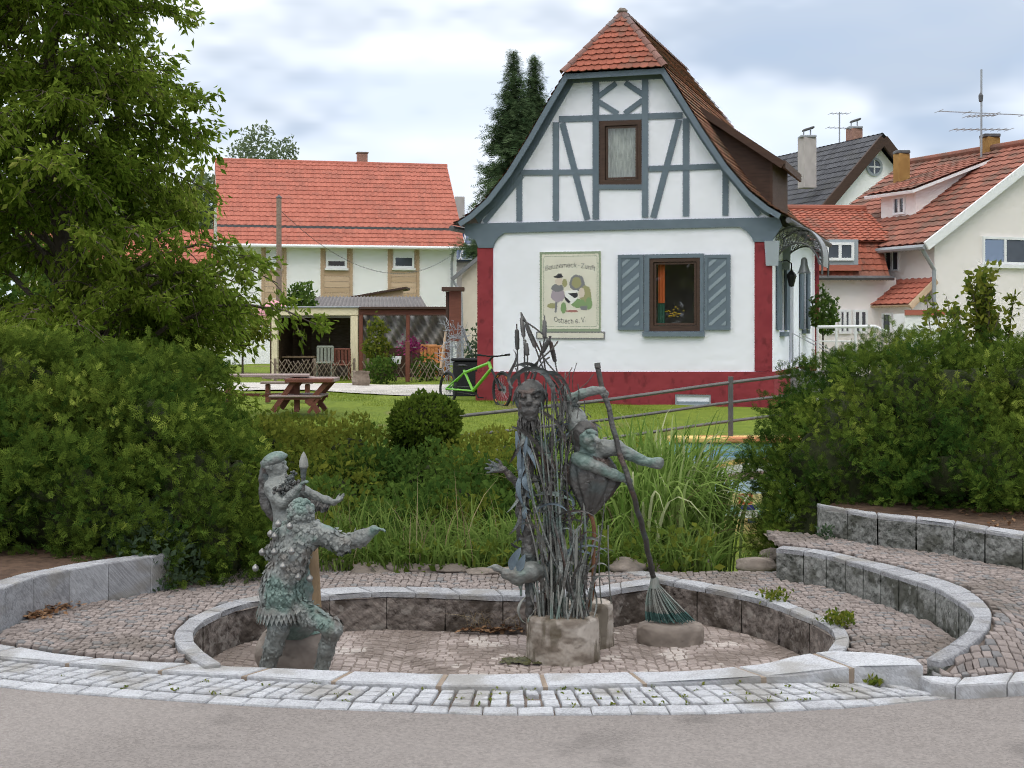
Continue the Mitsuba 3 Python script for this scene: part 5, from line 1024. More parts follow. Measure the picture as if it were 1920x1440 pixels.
# ------------------------------------------------------------------ railing and painted wall over the culvert
rl = thing('metal_railing', 'grey metal railing with three sloping rails along the lawn edge', 'railing')
YR = 21.0
for k, dy in enumerate((0, 37, 72)):
    pts = [at(x, y + dy - (0 if x < 1300 else (.0)), YR + .0) for x, y in ((780, 789), (860, 780.5), (970, 768.5), (1140, 749.5), (1370, 717.5), (1485, 704), (1560, 695))]
    add('rail', tube(spline(pts, 30), .022 if k else .026, 8), 'rail_metal', rl)
for x, y0, y1 in ((1370, 706, 829), (1052, 756, 862), (760, 790, 880)): add('post', tube([at(x, y0, YR), at(x, y1, YR)], .038, 10), 'rail_metal', rl)
def mural_c(p, n, uv):
    u, v = (p.x - 2.55) / 1.6, (p.z + 1.25) / 1.45            # painted bands, measured on the wall
    w = v + .03 * (fbm(p.x * 5, p.z * 5, 0, 3) - .5); bend = (u - .62) * (u - .62)
    c = mix((.30, .40, .44), (.42, .52, .55), fbm(p.x * 6, p.z * 9, 0, 3))
    def band(c, col, lo, hi, x): return mix(c, col, smoothstep(lo - .012, lo + .012, x) * (1 - smoothstep(hi - .012, hi + .012, x)))
    c = band(c, (.62, .48, .22), .10, .30, w + .12 * u); c = band(c, (.26, .45, .42), .26, .36, w)
    c = band(c, (.62, .55, .26), .36, .52, w); c = band(c, (.46, .60, .74), .48, .64, w)
    c = band(c, (.34, .24, .23), .62, .70, w + .35 * bend); c = band(c, (.66, .67, .66), .70, .78, w + .45 * bend)
    c = band(c, (.60, .42, .13), .78, .83, w + .45 * bend); c = band(c, (.20, .38, .60), .83, .90, w); c = band(c, (.24, .48, .47), .90, 1.02, w)
    return c
mat('mural_paint', mural_c, .85)
mw = thing('painted_wall', 'concrete wall painted with colourful bands below the metal railing', 'wall')
zt_ = zat(828, YR); add('wall', box((3.45, YR - .05, zt_ / 2 - .75), (2.3, .3, zt_ + 1.5), None, .02), 'mural_paint', mw); add('coping', box((3.45, YR - .06, zt_ + .04), (2.34, .42, .08), None, .02), 'mural_cap', mw)
mat('mural_cap', lambda p, n, uv: mix((.60, .44, .16), (.50, .22, .10), smoothstep(.52, .6, fbm(p.x * 1.2, p.y * 3, 0, 2))), .85)
def mpatch(x0, x1, y0, y1, bs, d): add('painted_patch', yb(x0, x1, y0, y1, YR - .2 - .004 * d, .003, 0), bs, mw)
mat('mural_red', (.48, .07, .04), .8); mat('mural_navy', (.03, .035, .16), .8); mat('mural_white', (.70, .70, .69), .8)
mpatch(1385, 1411, 926, 946, 'mural_red', 1); mpatch(1386, 1416, 947, 956, 'mural_navy', 1); mpatch(1387, 1422, 957, 971, 'mural_white', 1); mpatch(1402, 1418, 973, 981, 'mural_navy', 1)
for dx, dy in ((-4, -3), (1, 0), (5, -4), (0, 4)): mpatch(1397 + dx - 2, 1397 + dx + 2, 934 + dy - 2, 934 + dy + 3, 'mural_white', 2 + (dx + 4) % 3 * .3)
# ------------------------------------------------------------------ vegetation
gv = np.random.default_rng(21)
LEAF = (np.array([(0, 0, 0), (-.21, .45, .05), (.21, .45, .05), (0, .5, -.03), (0, 1, -.06)], float), np.array([(0, 3, 1), (0, 2, 3), (1, 3, 4), (3, 2, 4)]))
LEAF2 = (np.array([(0, 0, 0), (-.28, .5, .05), (.28, .5, .05), (0, 1, -.03)], float), np.array([(0, 2, 1), (1, 2, 3)]))
def sprig(n=9, spread=.32):
    v, f = [], []
    for i in range(n):
        y = .05 + .9 * i / n; L = spread * (1 - .55 * (i / n) ** 2)
        for s in (-1, 1):
            k = len(v); v += [(0, y, 0), (s * L, y + .18, .03 * s * (i % 3 - 1)), (0, y + .10, 0)]; f.append((k, k + 1, k + 2))
    k = len(v); v += [(-.03, .85, 0), (.03, .85, 0), (0, 1.06, 0)]; f.append((k, k + 1, k + 2))
    return np.array(v, float), np.array(f)
SPRIG = sprig(7, .34)
def needle_spray(n=4, L=.42, w=.12):
    v, f = [], []
    for i in range(n):
        y = .02 + .74 * i / n
        for s in (-1, 1):
            k = len(v); l = L * (1 - .3 * i / n); v += [(0, y, 0), (s * l, y + .27, .04), (s * l * .25, y + .10 + w, 0)]; f.append((k, k + 1, k + 2) if s > 0 else (k, k + 2, k + 1))
    k = len(v); v += [(-w * .6, .72, 0), (w * .6, .76, 0), (0, 1.08, 0)]; f.append((k, k + 1, k + 2))
    return np.array(v, float), np.array(f)
SPRAY = needle_spray(4)
def largest(m):
    import scipy.sparse as sp_
    v, f = m; e = np.vstack([f[:, [0, 1]], f[:, [1, 2]]]); n, lab = sp_.csgraph.connected_components(sp_.coo_matrix((np.ones(len(e)), (e[:, 0], e[:, 1])), shape=(len(v), len(v))), directed=False)
    best = np.bincount(lab[f[:, 0]]).argmax(); f = f[lab[f[:, 0]] == best]; u, i = np.unique(f, return_inverse=True); return v[u], i.reshape(-1, 3)
class Blob:
    def __init__(s, ells, amp=.10, freq=2.2, seed=0): s.e = [(np.array(c, float), np.array(r, float)) for c, r in ells]; s.amp, s.freq, s.seed = amp, freq, seed
    def f(s, P):
        d = np.min([(np.linalg.norm((P - c) / r, axis=-1) - 1) * r.min() for c, r in s.e], 0)
        return d + s.amp * 2 * (meshkit.noise(P * s.freq, s.seed) - .5) + s.amp * .9 * (meshkit.noise(P * s.freq * 2.4, s.seed + 5) - .5) + s.amp * .8 * (meshkit.noise(P * s.freq * 5.5, s.seed + 9) - .5)
    def box(s): return np.min([c - r for c, r in s.e], 0) - s.amp, np.max([c + r for c, r in s.e], 0) + s.amp
    def points(s, n, depth, zmin=-9, zfun=None):
        lo, hi = s.box(); out = []; got = 0
        while got < n:
            P = lo + gv.random((n * 6, 3)) * (hi - lo); d = s.f(P); k = (d < 0) & (d > -depth) & (P[:, 2] > zmin)
            k &= gv.random(len(P)) < np.clip(1 + d / depth, .25, 1)
            if zfun is not None: k &= P[:, 2] > zfun(P[:, 0], P[:, 1]) - .03
            out.append(P[k]); got += k.sum()
        P = np.vstack(out)[:n]; e = .04
        N = unit(np.stack([s.f(P + np.eye(3)[i] * e) - s.f(P - np.eye(3)[i] * e) for i in range(3)], -1)); return P, N
    def core(s, shrink, h=.09):
        lo, hi = s.box(); n = np.ceil((hi - lo) / h).astype(int) + 3; ax = [lo[k] - h + h * np.arange(n[k]) for k in range(3)]
        return surface_net(s.f(np.stack(np.meshgrid(*ax, indexing='ij'), -1)) + shrink, h, lo - h)
def leafy(key, blob, n, size, bs, tmpl=LEAF2, depth=.18, out=.8, up=.3, rnd=.7, core=.16, zmin=-9, zfun=None, part='foliage', tonefn=None):
    P, N = blob.points(n, depth, zmin, zfun)
    d = unit(N * out + np.array([0, 0, up]) + gv.normal(size=P.shape) * rnd)
    tone = np.clip(.45 + .9 * (meshkit.noise(P * 1.7, 9) - .5) + gv.normal(0, .17, len(P)), 0, 1) if tonefn is None else tonefn(P)
    v, f, uv = scatter(*tmpl, P, d, size * gv.uniform(.65, 1.25, len(P)), gv, up=N, tone=tone)
    add(part, (v, f), bs, key, uv=uv)
    if core: add('twigs', largest(blob.core(core)), 'twig', key, smooth=True)  # closed dark body, coloured as the shaded inside of the plant
def shooty(key, blob, n, m, size, L, bs, tmpl=None, depth=.16, out=.8, up=.55, rnd=.55, core=.16, zfun=None, spread=.55):
    """foliage in shoots: n shoots out of the crown, m sprays along each"""
    tmpl = tmpl or SPRAY; P, N = blob.points(n, depth, zfun=zfun); d = unit(N * out + UP * up + gv.normal(size=P.shape) * rnd); l = L * gv.uniform(.45, 1.25, n) * np.where(gv.random(n) < .08, 1.5, 1)
    base = np.clip(.40 + .9 * (meshkit.noise(P * 1.6, 9) - .5) + gv.normal(0, .16, n), 0, 1)
    u = (np.arange(m)[None] + gv.random((n, m))) / m; Q = P[:, None] + d[:, None] * (l[:, None] * (u - .35))[..., None]; r = gv.normal(size=(n, m, 3)); r -= d[:, None] * (r * d[:, None]).sum(-1, keepdims=True)
    D = unit(d[:, None] * .75 + unit(r) * spread); Q = Q + unit(r) * .012; tone = np.clip(base[:, None] + .22 * (u - .4) + gv.normal(0, .10, (n, m)), 0, 1)
    v, f, uv = scatter(*tmpl, Q.reshape(-1, 3), D.reshape(-1, 3), size * gv.uniform(.7, 1.25, n * m), gv, tone=tone.ravel()); add('foliage', (v, f), bs, key, uv=uv)
    if core: add('twigs', largest(blob.core(core)), 'twig', key, smooth=True)  # dark body behind the shoots, its colour standing in for shade
def blades(pos, h, lean, bend, width, rg_, n=5, tone=None, arch=False):
    m = len(pos); t = np.linspace(0, 1, n)
    az = rg_.uniform(0, 2 * np.pi, m) if lean is None else lean
    d = np.stack([np.cos(az), np.sin(az), 0 * az], -1); h = np.broadcast_to(h, (m,)); bend = np.broadcast_to(bend, (m,)); width = np.broadcast_to(width, (m,))
    fall = np.clip(bend, 0, 1.6)
    P = pos[:, None] + d[:, None] * (h * fall)[:, None, None] * (t ** 1.9)[None, :, None] + UP * (h[:, None, None] * (t - .42 * np.minimum(fall, 1.5)[:, None] * t ** 2.6)[:, :, None])
    if arch: P = pos[:, None] + d[:, None] * (h * fall)[:, None, None] * (.08 * t + .42 * t ** 3.2)[None, :, None] + UP * (h[:, None, None] * (t - .50 * fall[:, None] * t ** 4.5)[:, :, None])
    sd = np.stack([-np.sin(az), np.cos(az), 0 * az], -1) + rg_.normal(0, .3, (m, 3)); sd = unit(sd)
    w = (width[:, None] * (np.minimum(1, .35 + 1.6 * t) * (1 - t ** 2.2) + .02)[None])[:, :, None] / 2
    L, R = P - sd[:, None] * w, P + sd[:, None] * w
    V = np.stack([L, R], 2).reshape(m, 2 * n, 3); i = np.arange(n - 1)
    q = np.stack([2 * i, 2 * i + 1, 2 * i + 3, 2 * i + 2], 1); f = np.vstack([q[:, [0, 1, 2]], q[:, [0, 2, 3]]])
    Fc = (f[None] + (np.arange(m) * 2 * n)[:, None, None]).reshape(-1, 3); tone = rg_.random(m) if tone is None else tone
    return V.reshape(-1, 3), Fc, np.stack([np.repeat(tone, 2 * n), np.tile(np.repeat(t, 2), m)], -1)
# --- the tree on the left
tree = thing('leafy_tree', 'tall leafy green tree with drooping leaves filling the left side', 'tree')
T0 = np.array([-4.45, 14.2, .1]); tz = lambda z: T0 + np.array([.10 * math.sin(z * 1.1), .06 * math.cos(z), z])
add('trunk', tube([tz(z) for z in np.linspace(0, 6.2, 14)], np.linspace(.13, .03, 14), 10), 'bark', tree)
Rz = lambda z: np.interp(z, [.5, 1.1, 1.6, 2.5, 3.4, 4.2, 4.85, 5.6, 6.6], [1.9, 2.15, 2.10, 1.75, 1.50, 1.42, 1.15, .9, .35])
br = MB(); lp, ld = [], []
for i in range(150):
    z = .35 + 5.7 * ((i + .5) / 150) ** 1.0; az = i * 2.39996 + gv.normal(0, .2); L = Rz(z + .35) * (gv.uniform(.62, 1.06) if gv.random() > .14 else gv.uniform(1.06, 1.26)); rise = gv.uniform(.15, .75)
    dirh = np.array([math.cos(az), math.sin(az), 0]); t = np.linspace(0, 1, 9); side = np.array([-dirh[1], dirh[0], 0]) * gv.normal(0, .12)
    pts = tz(z) + dirh * (L * t)[:, None] + UP * (L * (rise * t * 1.7 - (.35 + .5 * rise) * t ** 2.4))[:, None] + side * (t ** 2)[:, None] + gv.normal(0, .015, (9, 3))
    br.mesh(tube(pts, np.linspace(.030, .005, 9) * (1.25 - z / 8), 5))
    for j in range(17):
        u = .22 + .78 * (j + gv.random()) / 17; p = np.array([np.interp(u, t, pts[:, k]) for k in range(3)]); s = 1 if j % 2 else -1
        td = unit(dirh * gv.uniform(.35, 1.0) + np.array([-dirh[1], dirh[0], 0]) * s * gv.uniform(.3, 1.1) + UP * gv.normal(.10, .55)); tl = gv.uniform(.22, .55) * (1.15 - .35 * u); w = np.linspace(0, 1, 5)
        tp = p + td * (tl * w)[:, None] - UP * (tl * .35 * w ** 2)[:, None]
        br.mesh(tube(tp, np.linspace(.006, .0025, 5), 4, False))
        m = int(gv.uniform(26, 42)); uu = gv.uniform(.12, 1.04, m)
        q = p + td * (tl * uu)[:, None] - UP * (tl * .35 * uu ** 2)[:, None] + gv.normal(0, .038, (m, 3))
        lp.append(q); ld.append(unit(td * .6 + np.array([0, 0, -.75]) + gv.normal(size=(m, 3)) * .55))
add('branches', br, 'bark', tree)
P, d = np.vstack(lp), np.vstack(ld); tn = np.clip(.42 + .8 * (meshkit.noise(P * 1.3, 4) - .5) + gv.normal(0, .20, len(P)), 0, .97)
v, f, uv = scatter(*LEAF, P, d, .090 * gv.uniform(.6, 1.3, len(P)), gv, tone=tn); add('crown', (v, f), 'leaf_tree', tree, uv=uv)
k = gv.choice(len(P), 26); v, f, uv = scatter(*LEAF, P[k] + .01, d[k], .085, gv); add('yellow_leaves', (v, f), 'leaf_autumn', tree, uv=uv); leafmat('leaf_autumn', (.34, .16, .015), (.50, .30, .03))
low = thing('leafy_tree', 'low leafy sapling under the tall tree spreading towards the picnic table', 'tree')
T1 = np.array([-3.48, 14.8, .0]); add('trunk', tube([T1, T1 + [.05, 0, .9], T1 + [0, .05, 1.9]], [.05, .035, .012], 8), 'bark', low); br = MB(); lp, ld = [], []
for i in range(58):
    z = .35 + 1.6 * (i + .5) / 58; az = i * 2.39996; L = np.interp(z, [.3, .8, 1.4, 2.0], [.70, .82, .62, .2]) * gv.uniform(.75, 1.1); t = np.linspace(0, 1, 7); dh = np.array([math.cos(az), math.sin(az), 0]); pts = T1 + UP * z + dh * (L * t)[:, None] + UP * (L * (.5 * t - .45 * t ** 2))[:, None]
    br.mesh(tube(pts, np.linspace(.012, .003, 7), 4)); m = 190; u = gv.uniform(.15, 1.05, m); q = np.stack([np.interp(u, t, pts[:, k]) for k in range(3)], -1) + gv.normal(0, .075, (m, 3)); lp.append(q); ld.append(unit(dh * .5 + [0, 0, -.5] + gv.normal(size=(m, 3)) * .7))
add('branches', br, 'bark', low); P, d = np.vstack(lp), np.vstack(ld); v, f, uv = scatter(*LEAF, P, d, .080 * gv.uniform(.65, 1.25, len(P)), gv, tone=np.clip(.5 + .8 * (meshkit.noise(P * 1.6, 4) - .5) + gv.normal(0, .2, len(P)), 0, 1)); add('crown', (v, f), 'leaf_tree', low, uv=uv)
# --- hedges
hl = thing('yew_hedge', 'large shaggy dark green hedge above the pale granite wall', 'hedge')
bh_l = Blob([((-3.25, 11.1, .50), (1.25, 1.15, .98)), ((-2.36, 10.55, .32), (.66, .78, .80)), ((-4.4, 11.0, .55), (1.4, 1.25, 1.02)), ((-2.42, 10.12, .18), (.62, .50, .30)), ((-3.0, 10.2, .5), (.9, .6, .5)), ((-2.75, 10.7, .95), (.5, .5, .38)), ((-3.7, 10.9, 1.25), (.55, .6, .38)), ((-4.3, 10.8, 1.35), (.6, .6, .42)), ((-3.1, 11.4, 1.15), (.7, .6, .45))], .20, 2.6, 3)
bh_l.e = [(c, r + .03) for c, r in bh_l.e]
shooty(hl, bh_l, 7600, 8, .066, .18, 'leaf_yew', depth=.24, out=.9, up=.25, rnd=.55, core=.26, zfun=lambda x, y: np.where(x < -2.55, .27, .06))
hr = thing('yew_hedge', 'bright green bushy hedge behind the stepped granite walls', 'hedge')
bh_r = Blob([((3.42, 11.9, .84), (1.22, 1.10, .80)), ((2.90, 11.65, .50), (.76, .80, .80)), ((4.7, 11.8, .88), (1.45, 1.2, .80)), ((2.42, 11.45, .15), (.40, .5, .62)), ((3.9, 10.95, .75), (1.3, .7, .42)), ((2.80, 11.5, 1.02), (.50, .5, .42)), ((3.0, 11.3, 1.25), (.45, .45, .32)), ((3.4, 11.4, 1.22), (.45, .5, .34)), ((4.2, 11.3, 1.28), (.5, .5, .36)), ((5.0, 10.6, .75), (.9, .6, .4)), ((2.42, 11.3, .22), (.40, .45, .50)), ((2.55, 11.0, .05), (.35, .4, .35))], .18, 2.9, 8)
bh_r.e = [(c, r + .055) for c, r in bh_r.e] + [(np.array((2.36, 11.55, .72)), np.array((.40, .45, .50)))]
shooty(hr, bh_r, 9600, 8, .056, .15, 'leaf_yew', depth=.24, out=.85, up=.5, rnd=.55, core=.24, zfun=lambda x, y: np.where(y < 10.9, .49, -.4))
cs = thing('grey_leaved_shrub', 'low grey-green leaved shrub spilling over the end of the left granite wall', 'shrub')
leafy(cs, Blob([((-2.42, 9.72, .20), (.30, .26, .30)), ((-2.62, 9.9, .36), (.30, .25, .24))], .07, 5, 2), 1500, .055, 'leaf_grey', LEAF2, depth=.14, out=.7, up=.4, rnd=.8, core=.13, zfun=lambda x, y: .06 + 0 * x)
leafmat('leaf_bush', (.035, .075, .012), (.145, .200, .028))
# --- round clipped bush
rb_ = thing('round_bush', 'rounded dark green bush clipped like a ball on the bank', 'bush')
c = at(798, 800, 14.0)
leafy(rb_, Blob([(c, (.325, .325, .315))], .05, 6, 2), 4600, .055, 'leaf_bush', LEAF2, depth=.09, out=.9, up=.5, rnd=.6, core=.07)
for i in range(5): a = i * 1.26; add('stem', tube([c + [.05 * math.cos(a), .05 * math.sin(a), -.2], c + [.09 * math.cos(a), .09 * math.sin(a), -1.3]], .014, 5), 'bark', rb_)
# --- shrubs on the bank
SH = [(560, 838, 14.4, .62, .30, 'leaf_shrub', 'yellow-green low shrub on the bank behind the woman statue'), (655, 848, 14.0, .50, .30, 'leaf_shrub', 'yellow-green low shrub on the bank left of the round bush'), (480, 850, 13.4, .55, .32, 'leaf_shrub', 'low bushy shrub at the right edge of the large left hedge'), (600, 905, 12.9, .55, .32, 'leaf_shrub', 'green shrub behind the torch of the woman statue'), (700, 905, 13.2, .48, .32, 'leaf_dark', 'darker leafy shrub below and left of the round bush'),
      (798, 905, 13.2, .42, .34, 'leaf_dark', 'dark leafy shrub directly below the round bush'), (880, 905, 13.6, .45, .33, 'leaf_shrub', 'leafy shrub between the round bush and the reed sculpture'), (640, 985, 11.6, .42, .26, 'leaf_shrub', 'low green shrub above the back edge of the paving'), (560, 970, 11.6, .50, .30, 'leaf_dark', 'low dark shrub behind the leaf costume statue'), (770, 960, 12.2, .40, .26, 'leaf_dark', 'leafy plant among tall grass on the bank'), (745, 990, 11.3, .42, .24, 'leaf_dark', 'dark leafy weed clump at the back edge right of the costume statue'), (850, 985, 11.4, .40, .24, 'leaf_shrub', 'leafy weed clump behind the low centre of the basin'), (930, 980, 11.6, .40, .26, 'leaf_dark', 'dark weed clump left of the bronze bird'), (870, 930, 12.4, .45, .30, 'leaf_dark', 'dark leafy shrub below the railing left of the reed sculpture'), (940, 915, 12.8, .40, .32, 'leaf_shrub', 'leafy shrub beside the outstretched bronze hand'), (930, 850, 15.5, .55, .26, 'leaf_shrub', 'grassy shrub under the lowest railing bar'), (1060, 880, 14.5, .55, .32, 'leaf_dark', 'leafy plant behind the reed sculpture')]
for px, py, Y, rx, rz, bs, lab in SH:
    k = thing('bank_shrub', lab, 'shrub'); c = at(px, py, Y)
    leafy(k, Blob([(c, (rx, rx * .8, rz)), (c + [.2 * rx, .1, -.3], (rx * .9, rx * .8, .45))], .12, 4.0, int(px)), int(5200 * rx), .068, bs, LEAF2, depth=.18, out=.6, up=.6, rnd=.8, core=.20)
# --- ground cover and grasses
def ground_scatter(n, x0, x1, y0, y1, keep=None):
    P = np.c_[gv.uniform(x0, x1, n), gv.uniform(y0, y1, n)]; P = P[(P[:, 0] < P[:, 1] * .142) | (P[:, 1] > 20)]
    if keep is not None: P = P[keep(P[:, 0], P[:, 1])]
    return np.c_[P, ground_z(P[:, 0], P[:, 1])]
P = ground_scatter(26000, -3.0, 2.6, 10.25, 19.5); hgt = gv.uniform(.02, .34, len(P)) * (.35 + 1.0 * meshkit.noise(np.c_[P[:, :2] * 1.4, P[:, 0] * 0], 5))
v, f, uv = scatter(*LEAF2, P + UP * hgt[:, None], unit(gv.normal(size=P.shape) + [0, 0, .7]), .075 * gv.uniform(.6, 1.3, len(P)), gv, tone=np.clip(.45 + (meshkit.noise(P * 1.1, 2) - .5) + gv.normal(0, .2, len(P)), 0, 1))
add('undergrowth', (v, f), 'leaf_shrub', uv=uv, label='tangled low leafy undergrowth covering the stream bank', cat='undergrowth', kind='stuff')
P = np.vstack([ground_scatter(6800, -1.5, .55, 10.3, 12.4), ground_scatter(2600, -3.0, 2.4, 12.5, 19), ground_scatter(2500, .4, 2.6, 10.35, 11.3)])
hh = gv.uniform(.22, .70, len(P)) * np.where(P[:, 1] < 10.7, .55, 1)
v, f, uv = blades(P, hh, None, gv.uniform(.15, 1.1, len(P)), gv.uniform(.011, .025, len(P)), gv, 6, tone=np.clip(gv.normal(.5, .25, len(P)), 0, 1))
add('bank_grass', (v, f), 'blade', uv=uv, label='tall wild grass growing along the back edge of the paving', cat='grass', kind='stuff')
P = ground_scatter(160, -1.5, .5, 10.3, 12.4); v, f, uv = blades(P, gv.uniform(.4, .85, len(P)), None, gv.uniform(.1, .5, len(P)), .008, gv, 5); add('dry_grass', (v, f), 'dry_straw', uv=uv, label='pale dry grass stalks standing among the green bank grass', cat='grass', kind='stuff')
for i, (px, Y, n, hm, sp_) in enumerate(((1180, 12.0, 440, 1.55, .19), (1245, 12.2, 480, 1.65, .19), (1288, 11.9, 380, 1.35, .12), (1130, 12.6, 330, 1.4, .20), (1225, 11.4, 330, 1.15, .18), (1338, 11.3, 36, .65, .07))):
    k = thing('reed_clump', ('tall arching green reed grass just right of the reed sculpture', 'tallest arching reed grass clump behind the broom handle', 'arching reed grass clump beside the painted wall', 'reed grass clump behind the leaning bronze figure', 'shorter reed grass clump rising behind the broom', 'small reed grass clump at the foot of the painted wall')[i], 'reed grass')
    x = (px - CX) * Y / F; P = np.c_[x + gv.normal(0, sp_, n), Y + gv.normal(0, sp_, n)]; P = np.c_[P, np.full(n, -.30 if Y > 11.6 else -.12)]
    az = np.arctan2(P[:, 1] - Y, P[:, 0] - x) + gv.normal(0, .7, n)
    v, f, uv = blades(P, hm * gv.uniform(.55, 1.1, n), az, gv.uniform(.2, 1.25, n), gv.uniform(.026, .044, n), gv, 9, arch=True, tone=np.clip(gv.normal(.5, .25, n), 0, 1)); add('blades', (v, f), 'blade_reed', k, uv=uv)
    m = n // 14; P2 = P[:m]; v, f, uv = blades(P2, hm * gv.uniform(.5, .95, m), None, gv.uniform(.3, 1.1, m), .016, gv, 7); add('dry_blades', (v, f), 'dry_straw', k, uv=uv)
keep = lambda x, y: (np.abs(x) < y * .37) & ~((x > -1.1) & (x < 9) & (y > 29.8)) & (meshkit.noise(np.c_[x * .55 + 4, y * .55 + 2, x * 0], 1) < .63)
P = ground_scatter(95000, -8, 6.5, 19.5, 33, keep); P[:, 2] += .0
v, f, uv = blades(P, gv.uniform(.03, .085, len(P)), None, gv.uniform(.1, .9, len(P)), .012, gv, 2, tone=np.clip(.45 + 1.1 * (meshkit.noise(np.c_[P[:, :2] * .7, P[:, 0] * 0], 2) - .5) + gv.normal(0, .22, len(P)), 0, 1))
add('lawn_grass', (v, f), 'blade_lawn', uv=uv, label='short mown grass of the lawn in front of the house', cat='grass', kind='stuff')
P = ground_scatter(9000, -6.5, -1.0, 17.0, 25, lambda x, y: np.abs(x) < y * .37); P = P[meshkit.noise(np.c_[P[:, :2] * .8, P[:, 0] * 0], 7) > .55]
v, f, uv = blades(P, gv.uniform(.10, .38, len(P)), None, gv.uniform(.2, .9, len(P)), .014, gv, 4); add('weeds', (v, f), 'blade', uv=uv, label='scattered weeds and uncut grass below the picnic table', cat='weeds', kind='stuff')
P = ground_scatter(1400, -4.5, -1.2, 17.5, 24); P = P[meshkit.noise(np.c_[P[:, :2] * .8, P[:, 0] * 0], 7) < .42]
v, f, uv = blades(P, gv.uniform(.10, .30, len(P)), None, gv.uniform(.3, 1.2, len(P)), .012, gv, 4); add('dry_grass', (v, f), 'dry_straw', uv=uv, label='dry straw-coloured grass patches near the picnic table', cat='grass', kind='stuff')
# --- spruces behind the house
def spruce(px, ytop, ybot, Y, R, label, seed):
    k = thing('spruce_tree', label, 'tree'); g = np.random.default_rng(seed); top, bot = at(px, ytop, Y), at(px, ybot, Y); Hh = top[2] - bot[2]
    add('trunk', tube([bot, top], [.22, .03], 8), 'bark', k); P, D = [], []
    nw = 46
    for w in range(nw):
        u = (w + .5) / nw; z = top[2] - Hh * u; L = R * (1.0 * u + .02) * g.uniform(.78, 1.15) + .06
        for b in range(8 + int(5 * u)):
            az = g.uniform(0, 2 * np.pi); l = L * g.uniform(.55, 1.12); t = np.linspace(.12, 1, int(8 + 15 * u)); dh = np.array([math.cos(az), math.sin(az), 0])
            q = np.array([px * 0 + top[0], Y, z]) + dh * (l * t)[:, None] + UP * (l * (-.42 * t + .26 * t ** 2.4))[:, None]
            for rep in range(3): P.append(q + g.normal(0, .09, q.shape)); D.append(unit(dh * .8 + UP * -.35 + g.normal(size=q.shape) * .55))
    P, D = np.vstack(P), np.vstack(D); v, f, uv = scatter(*sprig(4, .5), P, D, np.clip(.14 + .34 * (top[2] - P[:, 2]) / Hh * 1.6, .14, .38) * g.uniform(.6, 1.25, len(P)), g, up=np.array([0, 0, 1.]), tone=g.random(len(P))); add('crown', (v, f), 'leaf_conifer', k, uv=uv)
spruce(963, 96, 470, 60, 2.35, 'dark green spruce with the tallest tip behind the left roof slope', 1)
spruce(1003, 106, 470, 61, 2.05, 'second spruce close against the house roof, slightly shorter', 2)
# --- loose-crowned trees and shrubs further off
def loose_tree(name, px, py, Y, rx, rz, n, size, bs, label, base=None, amp=.45, freq=.9, cat='tree'):
    k = thing(name, label, cat); c = at(px, py, Y); z0 = .2 if base is None else base
    add('trunk' if cat == 'tree' else 'stem', tube([[c[0], Y, z0], c], [.02 + .035 * rz, .01 + .012 * rz], 7), 'bark', k)
    b = Blob([(c, (rx, rx, rz)), (c + [rx * .45, .2, -.3 * rz], (rx * .6, rx * .6, rz * .6)), (c + [-rx * .4, -.2, -.2 * rz], (rx * .6, rx * .6, rz * .7))], amp, freq, int(px))
    P, N = b.points(n, rx * .9); v, f, uv = scatter(*LEAF2, P, unit(gv.normal(size=P.shape) + [0, 0, -.2]), size * gv.uniform(.6, 1.3, n), gv); add('crown', (v, f), bs, k, uv=uv)
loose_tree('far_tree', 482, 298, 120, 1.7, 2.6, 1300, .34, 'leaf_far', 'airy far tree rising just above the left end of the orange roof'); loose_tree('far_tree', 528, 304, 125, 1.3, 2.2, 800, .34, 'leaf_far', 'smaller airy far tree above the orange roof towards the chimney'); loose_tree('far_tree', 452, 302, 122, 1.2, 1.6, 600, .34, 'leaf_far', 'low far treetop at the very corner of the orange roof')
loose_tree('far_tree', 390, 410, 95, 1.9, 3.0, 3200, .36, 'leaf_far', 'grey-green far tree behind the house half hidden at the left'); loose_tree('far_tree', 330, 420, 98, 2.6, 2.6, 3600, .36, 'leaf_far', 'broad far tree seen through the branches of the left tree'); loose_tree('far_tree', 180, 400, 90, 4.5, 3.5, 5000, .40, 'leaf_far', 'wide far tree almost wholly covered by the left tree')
loose_tree('background_tree', 40, 560, 42, 2.6, 2.4, 5200, .26, 'leaf_dark', 'dark background tree filling the gap behind the trunk of the left tree'); loose_tree('background_tree', 200, 590, 44, 2.2, 1.6, 3600, .26, 'leaf_dark', 'low background tree behind the top of the left hedge')
loose_tree('garden_bush', 566, 560, 45.6, .42, .48, 700, .16, 'leaf_dark', 'green bush peeping over the cream shelter roof', amp=.12, freq=3, cat='bush'); loose_tree('garden_bush', 705, 640, 42.2, .35, .75, 900, .14, 'leaf_shrub', 'light green climbing plant in front of the grey sheeting', amp=.15, freq=3, cat='bush')
loose_tree('garden_bush', 715, 690, 40.6, .45, .42, 700, .12, 'leaf_dark', 'dark low bush among the lattice fence', amp=.12, freq=3, cat='bush'); loose_tree('garden_bush', 800, 690, 41.5, .35, .38, 450, .12, 'leaf_dark', 'low plant behind the right end of the lattice fence', amp=.12, freq=3, cat='bush'); loose_tree('garden_bush', 455, 612, 50, 1.0, .75, 1300, .2, 'leaf_shrub', 'light green bush in front of the left end of the white house', amp=.2, freq=2, cat='bush')
loose_tree('garden_bush', 1543, 585, 33, .30, .50, 900, .11, 'leaf_dark', 'dark green bush right of the timbered house by the white railing', amp=.1, freq=3, cat='bush', base=-.2); loose_tree('garden_bush', 892, 655, 32, .20, .45, 300, .1, 'leaf_grey', 'thin grey plant against the cream outbuilding wall', amp=.1, freq=3, cat='bush')
